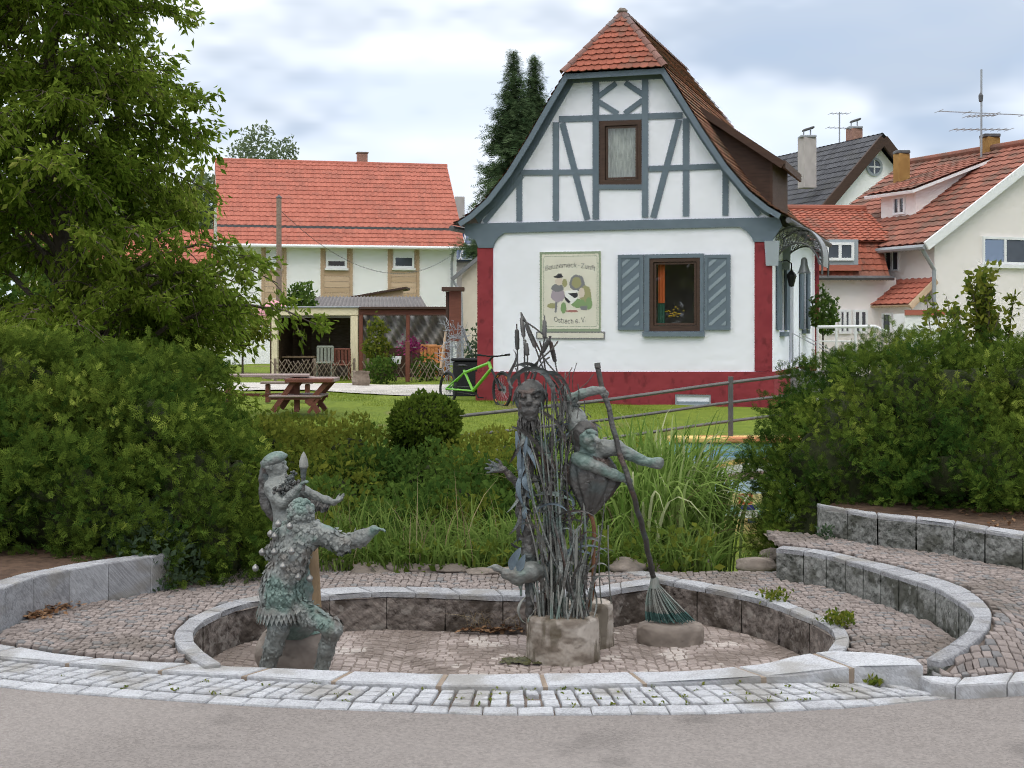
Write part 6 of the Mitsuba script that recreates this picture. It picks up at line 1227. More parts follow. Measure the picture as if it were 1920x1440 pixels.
pf = thing('purple_flowers', 'bunch of dark purple flowers hanging on the pergola post', 'flowers'); c = at(772, 650, 42); P = c + gv.normal(0, 1, (260, 3)) * [.16, .1, .13]; v, f, uv = scatter(*LEAF2, P, unit(gv.normal(size=P.shape)), .10, gv); labels[add('petals', (v, f), 'petal', pf, uv=uv)] = {'kind': 'stuff'}; c = at(772, 690, 42); add('stem', tube([c - UP * .4, c + UP * .5], .015, 5), 'bark', pf)
ws = thing('wire_plant_tower', 'tall tangle of grey wire mesh left of the red house corner', 'plant support'); mb = MB(); g = np.random.default_rng(3)
for i in range(150):
    a, z = g.uniform(0, 6.28), g.uniform(0, 1); r = .30 * (1 - .45 * z) ; c = at(853, 700, 33) + [0, 0, 0]; p = c + [r * math.cos(a), r * math.sin(a), 1.1 * z]; q = p + g.normal(0, .13, 3); mb.tube([p, (p + q) / 2 + g.normal(0, .03, 3), q], .007, 4)
add('wire', mb, 'zinc', ws)
lb = thing('leaning_pole', 'dark pole leaning against the cream outbuilding', 'pole'); add('shaft', tube([at(866, 612, 33), at(888, 675, 32)], .028, 7), 'dark_metal', lb)
lb = thing('leaning_pole', 'pale wooden pole leaning near the wire tower', 'pole'); add('shaft', tube([at(836, 622, 36), at(826, 690, 36)], .03, 7), 'plank', lb)
# --- shoots rising above the right hedge
for i, (px, py, Y, n, lab) in enumerate(((1855, 560, 12.6, 760, 'leafy young tree rising above the far right end of the hedge'), (1806, 590, 12.5, 300, 'thin leafy shoots standing above the right hedge'), (1775, 610, 12.3, 180, 'lowest leafy shoots poking out of the hedge top'))):
    k = thing('leafy_shoots', lab, 'plant'); c = at(px, py, Y); mb = MB(); Pp, Dd = [], []
    for j in range(8 - 2 * i):
        b = c + [gv.normal(0, .10), gv.normal(0, .08), -.75]; e = c + [gv.normal(0, .15), gv.normal(0, .1), gv.uniform(.0, .28)]; t = np.linspace(0, 1, 6); pts = b + (e - b) * t[:, None]; mb.tube(pts, np.linspace(.010, .003, 6), 5)
        m = n // (8 - 2 * i); u = gv.uniform(.35, 1, m); Pp.append(b + (e - b) * u[:, None] + gv.normal(0, .035, (m, 3))); Dd.append(gv.normal(size=(m, 3)) + [0, 0, .2])
    P, D_ = np.vstack(Pp), unit(np.vstack(Dd)); v, f, uv = scatter(*LEAF2, P, D_, .075, gv); add('stems', mb, 'bark', k); add('leaves', (v, f), 'leaf_shrub', k, uv=uv)
# --- small green things on the paving, litter
def tuft(px, py, z, n, h, label, bs='blade', spread=.05, leaf=False):
    k = thing('weed_tuft', label, 'weed'); c = onz(px, py, z); P = c + gv.normal(0, spread, (n, 3)) * [1, 1, 0]
    if leaf: v, f, uv = scatter(*LEAF2, P + UP * gv.uniform(0, h, n)[:, None], unit(gv.normal(size=P.shape) + [0, 0, .6]), .035, gv)
    else: v, f, uv = blades(P, gv.uniform(.4, 1, n) * h, None, gv.uniform(.3, 1, n), .006, gv, 4)
    add('leaves', (v, f), bs, k, uv=uv)
tuft(1574, 1172, .05, 170, .07, 'green weed growing at the right end of the basin rim', 'leaf_shrub', .045, True); tuft(1452, 1124, .05, 110, .05, 'small weeds in the joint behind the basin rim', 'leaf_shrub', .05, True); tuft(1548, 1010, .26, 70, .09, 'pale weed at the foot of the upper granite wall', 'leaf_grey', .03, True)
tuft(1410, 1050, .05, 90, .12, 'grass tuft beside the rock at the end of the seat wall'); tuft(905, 1072, .05, 60, .05, 'tiny grass tuft at the back edge of the paving'); tuft(1636, 1284, .01, 40, .03, 'tiny weed against the raised kerb slab', 'leaf_shrub', .02, True)
def flat_litter(poly_px, z, n, size, bs, name, label):
    pts = np.array([onz(x, y, z) for x, y in poly_px]); t = gv.random(n) * (len(pts) - 1); i = t.astype(int); P = pts[i] + (pts[np.minimum(i + 1, len(pts) - 1)] - pts[i]) * (t - i)[:, None] + np.abs(gv.normal(0, 1, (n, 3))) * [.06, .05, .012] + [0, 0, .006]
    v, f, uv = scatter(*LEAF2, P, unit(gv.normal(size=(n, 3)) * [1, 1, .25]), size * gv.uniform(.6, 1.3, n), gv, up=np.array([0, 0, 1.])); add(name, (v, f), bs, uv=uv, label=label, cat='litter', kind='stuff')
leafmat('leaf_dead', (.10, .045, .022), (.36, .22, .13), trans=.15)
flat_litter(((40, 1163), (100, 1136), (150, 1122), (240, 1103), (330, 1095)), .05, 1300, .045, 'leaf_dead', 'leaf_litter', 'brown fallen leaves gathered along the foot of the left wall')
flat_litter(((860, 1186), (985, 1184)), ZF + .02, 160, .05, 'leaf_dead', 'leaf_litter', 'brown dead leaves along the back wall inside the basin')
flat_litter(((395, 1200), (440, 1185), (480, 1172)), ZF + .02, 140, .04, 'leaf_dead', 'leaf_litter', 'dead leaves in the left corner of the basin floor')
c = np.array([onz(x, 1182, ZF + .02) for x in gv.uniform(880, 985, 90)]) + gv.normal(0, .02, (90, 3)) * [1, 1, .3]; v, f, uv = blades(c, gv.uniform(.08, .24, 90), None, gv.uniform(.5, 1.4, 90), .006, gv, 4); add('dry_straw', (v, f), 'dry_straw', uv=uv, label='dry reed straw lying by the back wall of the basin', cat='straw', kind='stuff')
P = np.c_[gv.uniform(3.2, 6, 500), gv.uniform(9.6, 11.0, 500), np.full(500, .458)]; v, f, uv = scatter(*LEAF2, P, unit(gv.normal(size=P.shape) * [1, 1, .3]), .05, gv, up=np.array([0, 0, 1.])); add('leaf_litter', (v, f), 'leaf_dead', uv=uv, label='brown litter on the bed above the upper granite wall', cat='litter', kind='stuff')
jm = np.array([[x, float(f_front(x)) + (float(f_slab(x)) - float(f_front(x))) * t, .010] for x, t in zip(np.r_[gv.uniform(-.5, 1.7, 62), gv.uniform(-2.4, -.5, 14)], gv.choice([.33, .55, .775, .98], 76))]) + gv.normal(0, .006, (76, 3)) * [1, 1, 0]
P = np.repeat(jm, 6, 0) + gv.normal(0, .010, (456, 3)) * [1, .8, .25]; v, f, uv = scatter(*LEAF2, P, unit(gv.normal(size=P.shape) + [0, 0, .5]), .018 * gv.uniform(.5, 1.3, 456), gv); add('joint_weeds', (v, f), 'leaf_shrub', uv=uv, label='tiny weeds and moss growing in the joints of the cobbled gutter', cat='weeds', kind='stuff')
# --- rocks along the back edge
for i, (px, py, rx, rz) in enumerate(((600, 1068, .10, .06), (640, 1066, .13, .06), (690, 1070, .16, .05), (745, 1069, .13, .05), (800, 1071, .12, .045), (850, 1072, .13, .04), (905, 1075, .12, .03), (955, 1075, .12, .035), (1178, 1070, .13, .08), (1225, 1066, .09, .05), (1278, 1060, .10, .05), (1325, 1058, .09, .05), (1420, 1062, .14, .07), (1450, 1048, .10, .07))):
    k = thing('edge_rock', ('flat grey rock at the left end of the back edging', 'long pale rock in the back edging of the paving', 'low wide rock in the back edging', 'flat edging rock behind the basin', 'flat edging rock mid-way along the back edge', 'low rock at the back edge near the reed sculpture', 'thin flat rock at the grassy back edge', 'flat pale rock behind the bronze bird', 'rounded grey boulder beside the inlet of the basin', 'small rock behind the broom handle', 'brownish rock below the reed grass', 'small rock at the foot of the reed grass', 'brown boulder in front of the seat wall end', 'small rock tucked beside the seat wall end')[i], 'rock')
    c = onz(px, py, .05); m = trimesh.creation.icosphere(3, 1.0); v = np.asarray(m.vertices); v = v * (1 + .5 * (meshkit.noise(v * 1.6 + i * 3.7, i) - .5))[:, None] * [rx, rx * .75, rz]; v[:, 2] = np.maximum(v[:, 2], -.05) ; add('stone', (v + c + [0, .06, .0], np.asarray(m.faces)), 'rock', k, smooth=True)
# ------------------------------------------------------------------ bronze figures, reeds, broom
gs = np.random.default_rng(77)
def hand(S, wrist, d, n, L=.075, spread=.35, curl=.3, thumb=1, r=.0075):
    """palm and five fingers: d along the hand, n out of the palm"""
    d = unit(d); n = unit(n - d * (np.dot(n, d))); x = np.cross(n, d); w = np.asarray(wrist, float)
    for k in (-1, -.33, .33, 1): S.cap(w, w + d * L * .48 + x * k * L * .17, L * .13, L * .12, .008)
    for k, fl in ((-1, .40), (-.33, .50), (.33, .47), (1, .36)):
        b = w + d * L * .48 + x * k * L * .18; a = unit(d + x * k * spread * .5 + n * curl * .4); m = b + a * L * fl * .55; e = m + unit(a + n * curl * 1.2) * L * fl * .55
        S.cap(b, m, r, r * .92, .003); S.cap(m, e, r * .92, r * .75, .003)
    b = w + d * L * .16 + x * thumb * L * .15; m = b + unit(d * .6 + x * thumb * .9 + n * .25) * L * .26; S.cap(b, m, r * 1.15, r, .004); S.cap(m, m + unit(d + x * thumb * .35 + n * .3) * L * .24, r, r * .8, .003)
def plates(V, Fc, n, size, keep, down=(0, 0, -1.), rg_=gs, lift=.25, tmpl=LEAF2):
    m = trimesh.Trimesh(V, Fc, process=False); P, fi = trimesh.sample.sample_surface(m, n, seed=5); N = m.face_normals[fi]; k = keep(P); P, N = P[k], N[k]
    d = np.asarray(down, float); t = unit(d - N * (N @ d)[:, None] + rg_.normal(0, .22, N.shape)); y = unit(t + N * lift)
    x = unit(np.cross(y, N)); z = np.cross(x, y); s = size * rg_.uniform(.75, 1.2, len(P)); TV, TF = tmpl
    Vv = P[:, None] - (t * s[:, None] * .35)[:, None] + N[:, None] * .003 + s[:, None, None] * (TV[None, :, :1] * x[:, None] * 1.25 + TV[None, :, 1:2] * y[:, None] + TV[None, :, 2:3] * z[:, None])
    return Vv.reshape(-1, 3), (TF[None] + (np.arange(len(P)) * len(TV))[:, None, None]).reshape(-1, 3)
def ribbon(pts, w, n=14, twist=.6, ph=0.):
    p = spline(pts, n); t = unit(np.gradient(p, axis=0)); a = unit(np.cross(t, [0, 1, 0])); b = np.cross(t, a); u = np.linspace(0, 1, n); an = twist * np.sin(u * 3 + ph); ww = w * np.minimum(1, .3 + 2.5 * u) * (1 - u ** 3 * .92); s = a * np.cos(an)[:, None] + b * np.sin(an)[:, None]
    c = np.cross(s, t) * (ww * .25)[:, None]
    v = np.stack([p - s * ww[:, None], p + c, p + s * ww[:, None]], 1).reshape(-1, 3); return v, np.array([[3 * i + j, 3 * i + j + 1, 3 * i + j + 4, 3 * i + j + 3] for i in range(n - 1) for j in range(2)])
def ball(c, r, n=8): v = trimesh.creation.uv_sphere(1.0, count=[n, n + 4]); return np.asarray(v.vertices) * r + np.asarray(c), np.asarray(v.faces)
# --- 1: dancer in the leaf costume
Y1 = 7.85; k1 = F / Y1 * 3.2
def s1(x, y, d=0.): return at(440 + x / 3.2, 820 + y / 3.2, Y1 + d) * [1, 1, 1] + ([0, 0, 0])
R1 = lambda r: r / k1
st = thing('bronze_statue', 'greenish bronze statue of a crouching dancer in a leaf-scale costume hung with bells', 'statue')
S = SDF(s1(60, 360, -.25), s1(930, 1560, .35), .0055)
S.chain([s1(398, 575), s1(345, 700, -.01), s1(300, 830, -.015), s1(278, 950), s1(268, 1030, .01)], [R1(82), R1(100), R1(112), R1(122), R1(100)], .03)
S.ell(s1(395, 600), [R1(128), R1(85), R1(75)], None, .03)
S.chain([s1(395, 580), s1(395, 450)], [R1(52), R1(62)], .02); S.ell(s1(398, 452, .01), [R1(72), R1(80), R1(78)], None, .015)
S.chain([s1(482, 560), s1(560, 596, -.01), s1(640, 640, -.02), s1(760, 604, -.05), s1(838, 556, -.07)], [R1(60), R1(54), R1(50), R1(44), R1(30)], .025)
hand(S, s1(836, 556, -.07), s1(890, 545, -.08) - s1(836, 556, -.07), np.array([0, -.3, -1.]), .066, .15, .7, 1, .0085)
S.chain([s1(305, 580), s1(235, 690, .10), s1(290, 770, .20), s1(330, 740, .26)], [R1(56), R1(46), R1(38), R1(30)], .025); hand(S, s1(330, 740, .26), np.array([.5, .4, .5]), np.array([0, 0, 1.]), .06, .3, .5)
S.chain([s1(345, 1010), s1(470, 1080, -.03), s1(588, 1150, -.06), s1(550, 1270, -.03), s1(520, 1400, .0), s1(512, 1490, .01)], [R1(72), R1(62), R1(54), R1(46), R1(40), R1(34)], .025)
S.chain([s1(512, 1488, .01), s1(560, 1515, -.06)], [R1(40), R1(24)], .015)
S.chain([s1(285, 1020), s1(262, 1150, -.02), s1(232, 1260, .0), s1(196, 1380, .03), s1(182, 1480, .05)], [R1(74), R1(60), R1(52), R1(45), R1(37)], .025); S.chain([s1(182, 1480, .05), s1(210, 1515, -.03)], [R1(40), R1(24)], .015)
S.bump(.005, 24, 3); V1, F1 = S.mesh(); add('body', (V1, F1), 'bronze', st, smooth=True)
zc = lambda cy: s1(0, cy)[2]
labels[add('leaf_costume', plates(V1, F1, 2100, .034, lambda P: (P[:, 2] < zc(545)) & (P[:, 2] > zc(1120)) & (P[:, 0] < s1(700, 0)[0])), 'bronze', st)] = {'kind': 'stuff'}
labels[add('leggings', plates(V1, F1, 1000, .021, lambda P: (P[:, 2] < zc(1100)) & (P[:, 2] > zc(1480))), 'bronze', st)] = {'kind': 'stuff'}
labels[add('sleeve_leaves', plates(V1, F1, 420, .034, lambda P: (P[:, 0] > s1(560, 0)[0]) & (P[:, 0] < s1(800, 0)[0]) & (P[:, 2] > zc(720)), down=(.5, 0, -.8)), 'bronze', st)] = {'kind': 'stuff'}
mb = MB(); cH = s1(270, 1015)
for row, (zz, rr) in enumerate(((1000, 124), (1030, 118))):
    for i in range(30):
        a = (i + .5 * row) / 30 * 2 * np.pi; o = np.array([math.cos(a), math.sin(a) * .95, 0]); p = s1(272, zz) + o * R1(rr); tip = p + np.array([0, 0, -R1(78)]) + o * R1(24); w = np.array([-o[1], o[0], 0]) * R1(17)
        mb.put([p - w, p + w, (p + tip) / 2 + w * .9, tip, (p + tip) / 2 - w * .9], [[0, 1, 2], [0, 2, 4], [4, 2, 3]])
labels[add('fringe', mb, 'bronze', st)] = {'kind': 'stuff'}
mb = MB()
for i in range(170):
    q = unit(gs.normal(size=3)); p = s1(398, 455, .01) + q * [R1(76), R1(84), R1(82)]
    if q[2] > -.6: mb.mesh(ball(p, R1(gs.uniform(9, 17)), 5))
for i in range(44): a = gs.uniform(0, 6.28); mb.mesh(ball(s1(395 + 95 * math.cos(a) + gs.normal(0, 10), 535 + 22 * math.sin(a) + gs.normal(0, 12), -.07 * math.sin(a) - .0), R1(gs.uniform(12, 20)), 5))
labels[add('beaded_hood', mb, 'bronze', st)] = {'kind': 'stuff'}
for x, y, d in ((165, 690, -.06), (125, 785, -.06), (240, 595, -.09), (237, 690, -.12), (290, 775, -.15), (342, 685, -.15), (380, 840, -.14), (450, 848, -.09), (330, 535, -.11), (262, 520, -.09), (215, 580, -.05)):
    c = s1(x, y, d); r = R1(21); b = add('bell', lathe([(.0, -r), (r * .6, -r * .8), (r * .98, -r * .15), (r, .05 * r), (r * .86, r * .5), (r * .4, r * .92), (r * .2, r * 1.15), (0, r * 1.2)], 12, c), 'bell_metal', st, smooth=40)
# --- 2: woman with torch
Y2 = 8.12; k2_ = F / Y2 * 6.857
def s2(x, y, d=0.): return at(460 + x / 6.857, 820 + y / 6.857, Y2 + d)
R2 = lambda r: r / k2_
sw_ = thing('bronze_statue', 'bronze statue of a long-haired woman in a brimmed cap holding up a small torch', 'statue')
S = SDF(s2(180, 150, -.2), s2(1360, 2420, .25), .0052)
S.ell(s2(385, 370), [R2(130), R2(120), R2(160)], None, .012); S.ell(s2(440, 420, -.012), [R2(90), R2(80), R2(95)], None, .02)
S.cap(s2(505, 350, -.02), s2(532, 400, -.022), .006, .011, .008); S.cap(s2(478, 318, -.035), s2(510, 322, -.01), .009, .009, .008); S.ell(s2(487, 356, -.045), [.010, .010, .008], None, .004, True); S.ell(s2(484, 357, -.040), [.007, .006, .007], None, .002)
S.cap(s2(500, 438, -.03), s2(516, 438, -.012), .007, .007, .004); S.ell(s2(480, 480, -.018), [.020, .022, .016], None, .012); S.ell(s2(330, 390, -.055), [.012, .008, .018], None, .004)
S.chain([s2(395, 470), s2(425, 590)], [R2(75), R2(80)], .015)
S.chain([s2(455, 660), s2(500, 800), s2(520, 960), s2(560, 1120), s2(600, 1400), s2(620, 1900), s2(630, 2330)], [R2(180), R2(165), R2(140), R2(195), R2(230), R2(270), R2(300)], .03)
S.ell(s2(470, 660), [R2(225), R2(150), R2(150)], None, .03)
S.chain([s2(335, 640, -.04), s2(385, 760, -.07), s2(470, 850, -.09), s2(590, 750, -.10), s2(695, 640, -.11)], [R2(98), R2(84), R2(70), R2(62), R2(44)], .015)
hand(S, s2(695, 640, -.11), s2(745, 560, -.11) - s2(695, 640, -.11), np.array([1., .2, .2]), .062, .1, 1.6, -1, .0075)
S.chain([s2(650, 660, .04), s2(760, 700, .06), s2(900, 765, .05), s2(1040, 815, .03), s2(1140, 840, .02)], [R2(92), R2(74), R2(66), R2(56), R2(40)], .015)
hand(S, s2(1145, 838, .02), s2(1255, 770, .0) - s2(1145, 838, .02), np.array([-.5, -.4, .7]), .082, .55, .25, 1, .0075)
S.bump(.003, 26, 5); V2, F2 = S.mesh(); add('body', (V2, F2), 'bronze', sw_, smooth=True)
S = SDF(s2(150, 150, -.12), s2(640, 1200, .2), .006); S.chain([s2(320, 380, .05), s2(275, 520, .05), s2(265, 700, .05), s2(290, 860, .04), s2(360, 1000, .03), s2(400, 1090, .03)], [R2(120), R2(105), R2(95), R2(90), R2(70), R2(30)], .02)
S.bump(.007, 40, 2); add('hair', S.mesh(), 'bronze_dark', sw_, smooth=True)
S = SDF(s2(150, 120, -.15), s2(640, 480, .15), .005); ct = math.radians(24); RC = np.array([[math.cos(ct), 0, math.sin(ct)], [0, 1, 0], [-math.sin(ct), 0, math.cos(ct)]])
S.ell(s2(365, 285), [R2(165), R2(155), R2(95)], RC, .02); S.chain([s2(430, 268, -.03), s2(525, 232, -.01)], [R2(46), R2(20)], .02); S.cap(s2(232, 370, -.02), s2(300, 390, -.05), R2(26), R2(30), .01); S.ell(s2(215, 335, .0), [R2(28)] * 3, None, .01); add('cap', S.mesh(), 'bronze', sw_, smooth=True)
mb = MB()
for i in range(70): mb.mesh(ball(s2(585 + gs.normal(0, 48), 600 + gs.normal(0, 75), -.085 + gs.normal(0, .012)), R2(gs.uniform(16, 28)), 5))
for i in range(36): mb.mesh(ball(s2(450 + gs.normal(0, 45), 690 + gs.normal(0, 40), -.095 + gs.normal(0, .01)), R2(gs.uniform(12, 22)), 5))
labels[add('flower_collar', mb, 'bronze_dark', sw_)] = {'kind': 'stuff'}
u = np.linspace(0, 1, 14); top = s2(800, 770, .03) + (s2(1120, 850, .02) - s2(800, 770, .03)) * u[:, None]; drop = np.array([R2(270) * (1 - .75 * k) + R2(25) * math.sin(k * 9) for k in u])
v = np.vstack([[t, t + [-.012, -.03 + .018 * math.sin(i * 1.7), -d * .5], t + [-.02, -.02 + .03 * math.sin(i * 1.7 + 1), -d]] for i, (t, d) in enumerate(zip(top, drop))]); add('sleeve', (v, np.array([[3 * i + j, 3 * i + 3 + j, 3 * i + 4 + j, 3 * i + 1 + j] for i in range(13) for j in range(2)])), 'bronze_dark', sw_, smooth=True)
v, f = lathe([(.055, .55), (.07, .45), (.085, .2), (.095, 0)], 20, s2(770, 2330, .02)); v = v + np.array([0, 0, 0]); add('underskirt', (v, f), 'ochre_bronze', sw_, smooth=True)
mat('ochre_bronze', lambda p, n, uv: mix((.13, .085, .045), (.34, .235, .135), fbm(p.x * 14, p.y * 14, p.z * 7, 4)), .65, metallic=.1)
tc = thing('bronze_torch', 'small bronze torch with pale pointed flame in the raised hand of the woman statue', 'torch')
tb_ = s2(738, 690, -.11); tt_ = s2(750, 395, -.11)
add('handle', tube([tb_, (tb_ + tt_) / 2, tt_], [.012, .013, .019], 12), 'bronze_dark', tc)
add('flame', lathe([(0, -.004), (.023, .0), (.026, .012), (.024, .04), (.016, .066), (.006, .086), (0, .092)], 14, tt_), 'bronze_pale', tc, smooth=True)
bl_ = thing('boulder', 'rounded boulder with verdigris patch under the two left bronze figures', 'boulder')
m = trimesh.creation.icosphere(4, 1.0); v = np.asarray(m.vertices); v = np.sign(v) * np.abs(v) ** .72; v = v * (1 + .22 * (meshkit.noise(v * 1.7 + 5, 3) - .5))[:, None] * [.19, .16, .17]; c = at(546, 1212, 8.2); c[2] = -.06; add('stone', (v + c, np.asarray(m.faces)), 'rock', bl_, smooth=True)
v2 = v[(v[:, 2] > .11)]; m2 = trimesh.convex.convex_hull(v2 * [.8, .8, 1.0] + [.03, -.03, .004]); add('verdigris_patch', (np.asarray(m2.vertices) + c, np.asarray(m2.faces)), 'verdigris', bl_)
# --- 3: reed sculpture
Y3 = 8.6; KR = F / Y3
def r1(x, y, d=0.): return at(860 + x / 3.6, 560 + y / 3.6, Y3 + d)
def r2(x, y, d=0.): return at(880 + x / 3.789, 900 + y / 3.789, Y3 + d)
def rp(x, y, d=0.): return at(x, y, Y3 + d)
pd_ = thing('stone_pedestal', 'twin drum stone pedestal carrying the bronze reed sculpture', 'pedestal')
def drum(c, r, z1, seed): prof_ = [(0, z1), (r * .86, z1 + .003), (r * .97, z1 - .006), (r, z1 - .025), (r * 1.0, (z1 + ZF) / 2), (r * 1.01, ZF - .02)]; m = lathe(prof_, 56, (c[0], c[1], 0)); v, f = m; v = v + np.stack([meshkit.noise(v * 11, seed + k) - .5 for k in range(3)], -1) * .012; return v, f
add('front_drum', drum((.306, 8.63), .218, .065, 1), 'pedestal_stone', pd_, smooth=50); add('rear_drum', drum((.485, 9.0), .150, .075, 4), 'pedestal_stone', pd_, smooth=50)
ms = thing('moss_patch', 'dark wet moss patch on the basin floor left of the stone pedestal', 'moss'); mat('moss', lambda p, n, uv: mix((.018, .020, .006), (.085, .082, .022), fbm(p.x * 30, p.y * 30, 0, 3)), .6)
mb = MB()
for i in range(46):
    a = gs.uniform(0, 6.28); r = math.sqrt(gs.random()); cx_, cy_ = .075 + .15 * r * math.cos(a), 8.50 + .12 * r * math.sin(a); rr = gs.uniform(.012, .042) * (1.15 - .6 * r); n_ = 11
    ring_ = [[cx_ + rr * (1 + gs.normal(0, .18)) * math.cos(t), cy_ + rr * (1 + gs.normal(0, .18)) * math.sin(t), ZF + .016] for t in np.linspace(0, 6.28, n_ + 1)[:-1]]
    mb.put(ring_ + [[cx_, cy_, ZF + .018 + gs.uniform(.001, .007)]], [[j, (j + 1) % n_, n_] for j in range(n_)])
labels[add('clump', mb, 'moss', ms)] = {'kind': 'stuff'}
rs_ = thing('reed_sculpture', 'tall dark bronze sculpture of a masked bearded figure rising among reeds and cattails', 'sculpture')
S = SDF(r1(120, 480, -.22), r2(640, 1010, .22), .0062); q = lambda r: r / 3.6 / KR
S.ell(r1(488, 660), [q(98), q(92), q(118)], None, .02); S.ell(r1(478, 735, -.03), [q(74), q(80), q(70)], None, .03)
for sx in (-1, 1): S.ell(r1(478 + sx * 44, 658, -.092), [.014, .012, .011], None, .006, True); S.ell(r1(478 + sx * 44, 659, -.086), [.0135, .0135, .0115], None, .002); S.cap(r1(478 + sx * 14, 634, -.093), r1(478 + sx * 66, 622, -.075), .012, .010, .012); S.ell(r1(478 + sx * 50, 705, -.068), [.024, .02, .018], None, .015)
S.cap(r1(479, 640, -.088), r1(476, 702, -.112), .012, .020, .010); S.cap(r1(450, 716, -.095), r1(503, 716, -.095), .011, .011, .008); S.ell(r1(478, 748, -.100), [.024, .012, .010], None, .004, True)
S.chain([r1(478, 765, -.075), r1(482, 800, -.07), r1(480, 838, -.05)], [q(50), q(40), q(16)], .02)
S.chain([r1(455, 790), r1(446, 860), r1(438, 990), r1(444, 1130), r1(434, 1290), r1(430, 1440), r2(415, 340), r2(425, 520), r2(432, 700), r2(430, 960)], [q(50), q(46), q(48), q(40), q(42), q(40), q(38), q(48), q(34), q(30)], .03)
S.chain([r1(450, 1290), r1(400, 1255, -.03), r1(345, 1195, -.05), r1(305, 1150, -.06)], [q(36), q(24), q(22), q(17)], .015); hand(S, r1(308, 1153, -.06), r1(190, 1130, -.07) - r1(305, 1150, -.06), np.array([.1, -1., .2]), .115, .85, .15, -1, .0085)
S.bump(.005, 45, 6); VV, FF = S.mesh(); add('masked_figure', (VV, FF), 'bronze_dark', rs_, smooth=True)
mb = MB()
for i in range(46): a = gs.uniform(-1.3, 1.3); b = r1(478 + 60 * math.sin(a), 770 + gs.uniform(-15, 20), -.08 * math.cos(a)); e = b + [gs.normal(0, .02), gs.normal(-.01, .01), -gs.uniform(.05, .15)]; mb.tube([b, (b + e) / 2 + gs.normal(0, .008, 3), e], [.006, .005, .002], 5)
labels[add('beard', mb, 'bronze_dark', rs_)] = {'kind': 'stuff'}
mb = MB()
for i in range(40):
    a = gs.uniform(.2, 6.1) - math.pi / 2; c_ = r1(488, 575 + gs.uniform(-8, 14)); o = np.array([math.cos(a), math.sin(a), 0]); p0 = c_ + o * .03; p1 = r1(488, 640) + o * [.088, .086, 0] + UP * gs.normal(0, .012); p2 = r1(488, 690 + gs.uniform(-30, 50)) + o * [.084, .08, 0] + gs.normal(0, .012, 3)
    if o[1] < -.72: p2 = p1 + UP * .0 + o * .005
    mb.tube(spline([p0, p1, p2], 8), [.008] * 6 + [.006, .003], 5)
labels[add('hair', mb, 'bronze_dark', rs_)] = {'kind': 'stuff'}
for i in range(44):
    z0 = gs.uniform(800, 1420); b = r1(442 + gs.normal(0, 22), z0, -.03 + gs.normal(0, .03)); L = gs.uniform(.10, .26)
    add('cloak_leaf', ribbon([b, b + [gs.normal(0, .02), -.02, -L * .5], b + [gs.normal(.0, .05), gs.normal(0, .03), -L]], gs.uniform(.010, .020), 9, .7, gs.uniform(0, 3)), ('bronze_dark', 'bronze_dark', 'bronze', 'bronze_blue')[i % 4], rs_, smooth=True)
for i in range(26):
    b = rp(gs.uniform(1000, 1085), gs.uniform(820, 1080), gs.normal(0, .05)); a = gs.uniform(-1.2, 1.2); L = gs.uniform(.12, .30); o = np.array([math.sin(a), gs.normal(0, .2), math.cos(a)])
    add('leaf', ribbon([b, b + o * L * .5, b + o * L * .85 + [.04 * np.sign(a), 0, -.02], b + o * L * .95 + [.10 * np.sign(a), 0, -.07]], gs.uniform(.008, .017), 11, .9, gs.uniform(0, 3)), ('bronze', 'bronze_blue', 'bronze_dark', 'bronze')[i % 4], rs_, smooth=True)
for x0, y0, x1, y1, tail in ((978, 595, 982, 632, [(984, 690), (992, 760)]), (969, 617, 970, 656, [(971, 700), (985, 780)]), (986, 606, 1004, 652, [(1018, 690), (1044, 752), (1060, 840)]), (986, 643, 989, 667, [(986, 710), (988, 760)]), (1021, 600, 1021, 634, [(1012, 668), (1000, 710), (996, 760)]), (1030, 636, 1017, 661, [(1002, 690), (990, 730)]), (1032, 640, 1041, 679, [(1048, 715), (1062, 770), (1078, 850), (1092, 960)])):
    a, b = rp(x0, y0, gs.normal(0, .03)), rp(x1, y1, gs.normal(0, .03)); c = (a + b) / 2; d = b - a
    k = add('cattail', tube([a, a + d * .06, a + d * .5, a + d * .94, b], [.004, .0125, .0145, .0125, .005], 9), 'bronze_dark', rs_, smooth=50)
    add('stalk', tube(spline([a - d * .25, a, b] + [rp(x, y, gs.normal(0, .02)) for x, y in tail], 16), .0048, 6), 'bronze_dark', k)
mb = MB()
for pts in (((978, 588), (1000, 632), (1018, 668), (1044, 700)), ((1046, 640), (1020, 668), (1002, 684), (985, 712)), ((980, 600), (1012, 622), (1032, 640)), ((1012, 640), (1022, 690), (1024, 740)), ((1030, 670), (1010, 690), (1000, 720))): mb.tube(spline([rp(x, y, gs.normal(0, .04)) for x, y in pts], 12), .005, 6)
add('crossed_stalks', mb, 'bronze_dark', rs_)
for pts, w in ((((964, 688), (990, 682), (1016, 698), (1034, 732)), .012), (((970, 712), (978, 694), (1008, 692), (1030, 722)), .011), (((966, 690), (972, 702), (974, 716), (982, 730)), .012), (((1020, 706), (1040, 720), (1050, 752)), .010), (((1010, 690), (1040, 708), (1058, 745), (1064, 790)), .010), (((1002, 702), (990, 690), (975, 684), (962, 682)), .009)):
    add('crown_leaf', ribbon([rp(x, y, -.06 + gs.normal(0, .02)) for x, y in pts], w), 'bronze_dark', rs_, smooth=True)
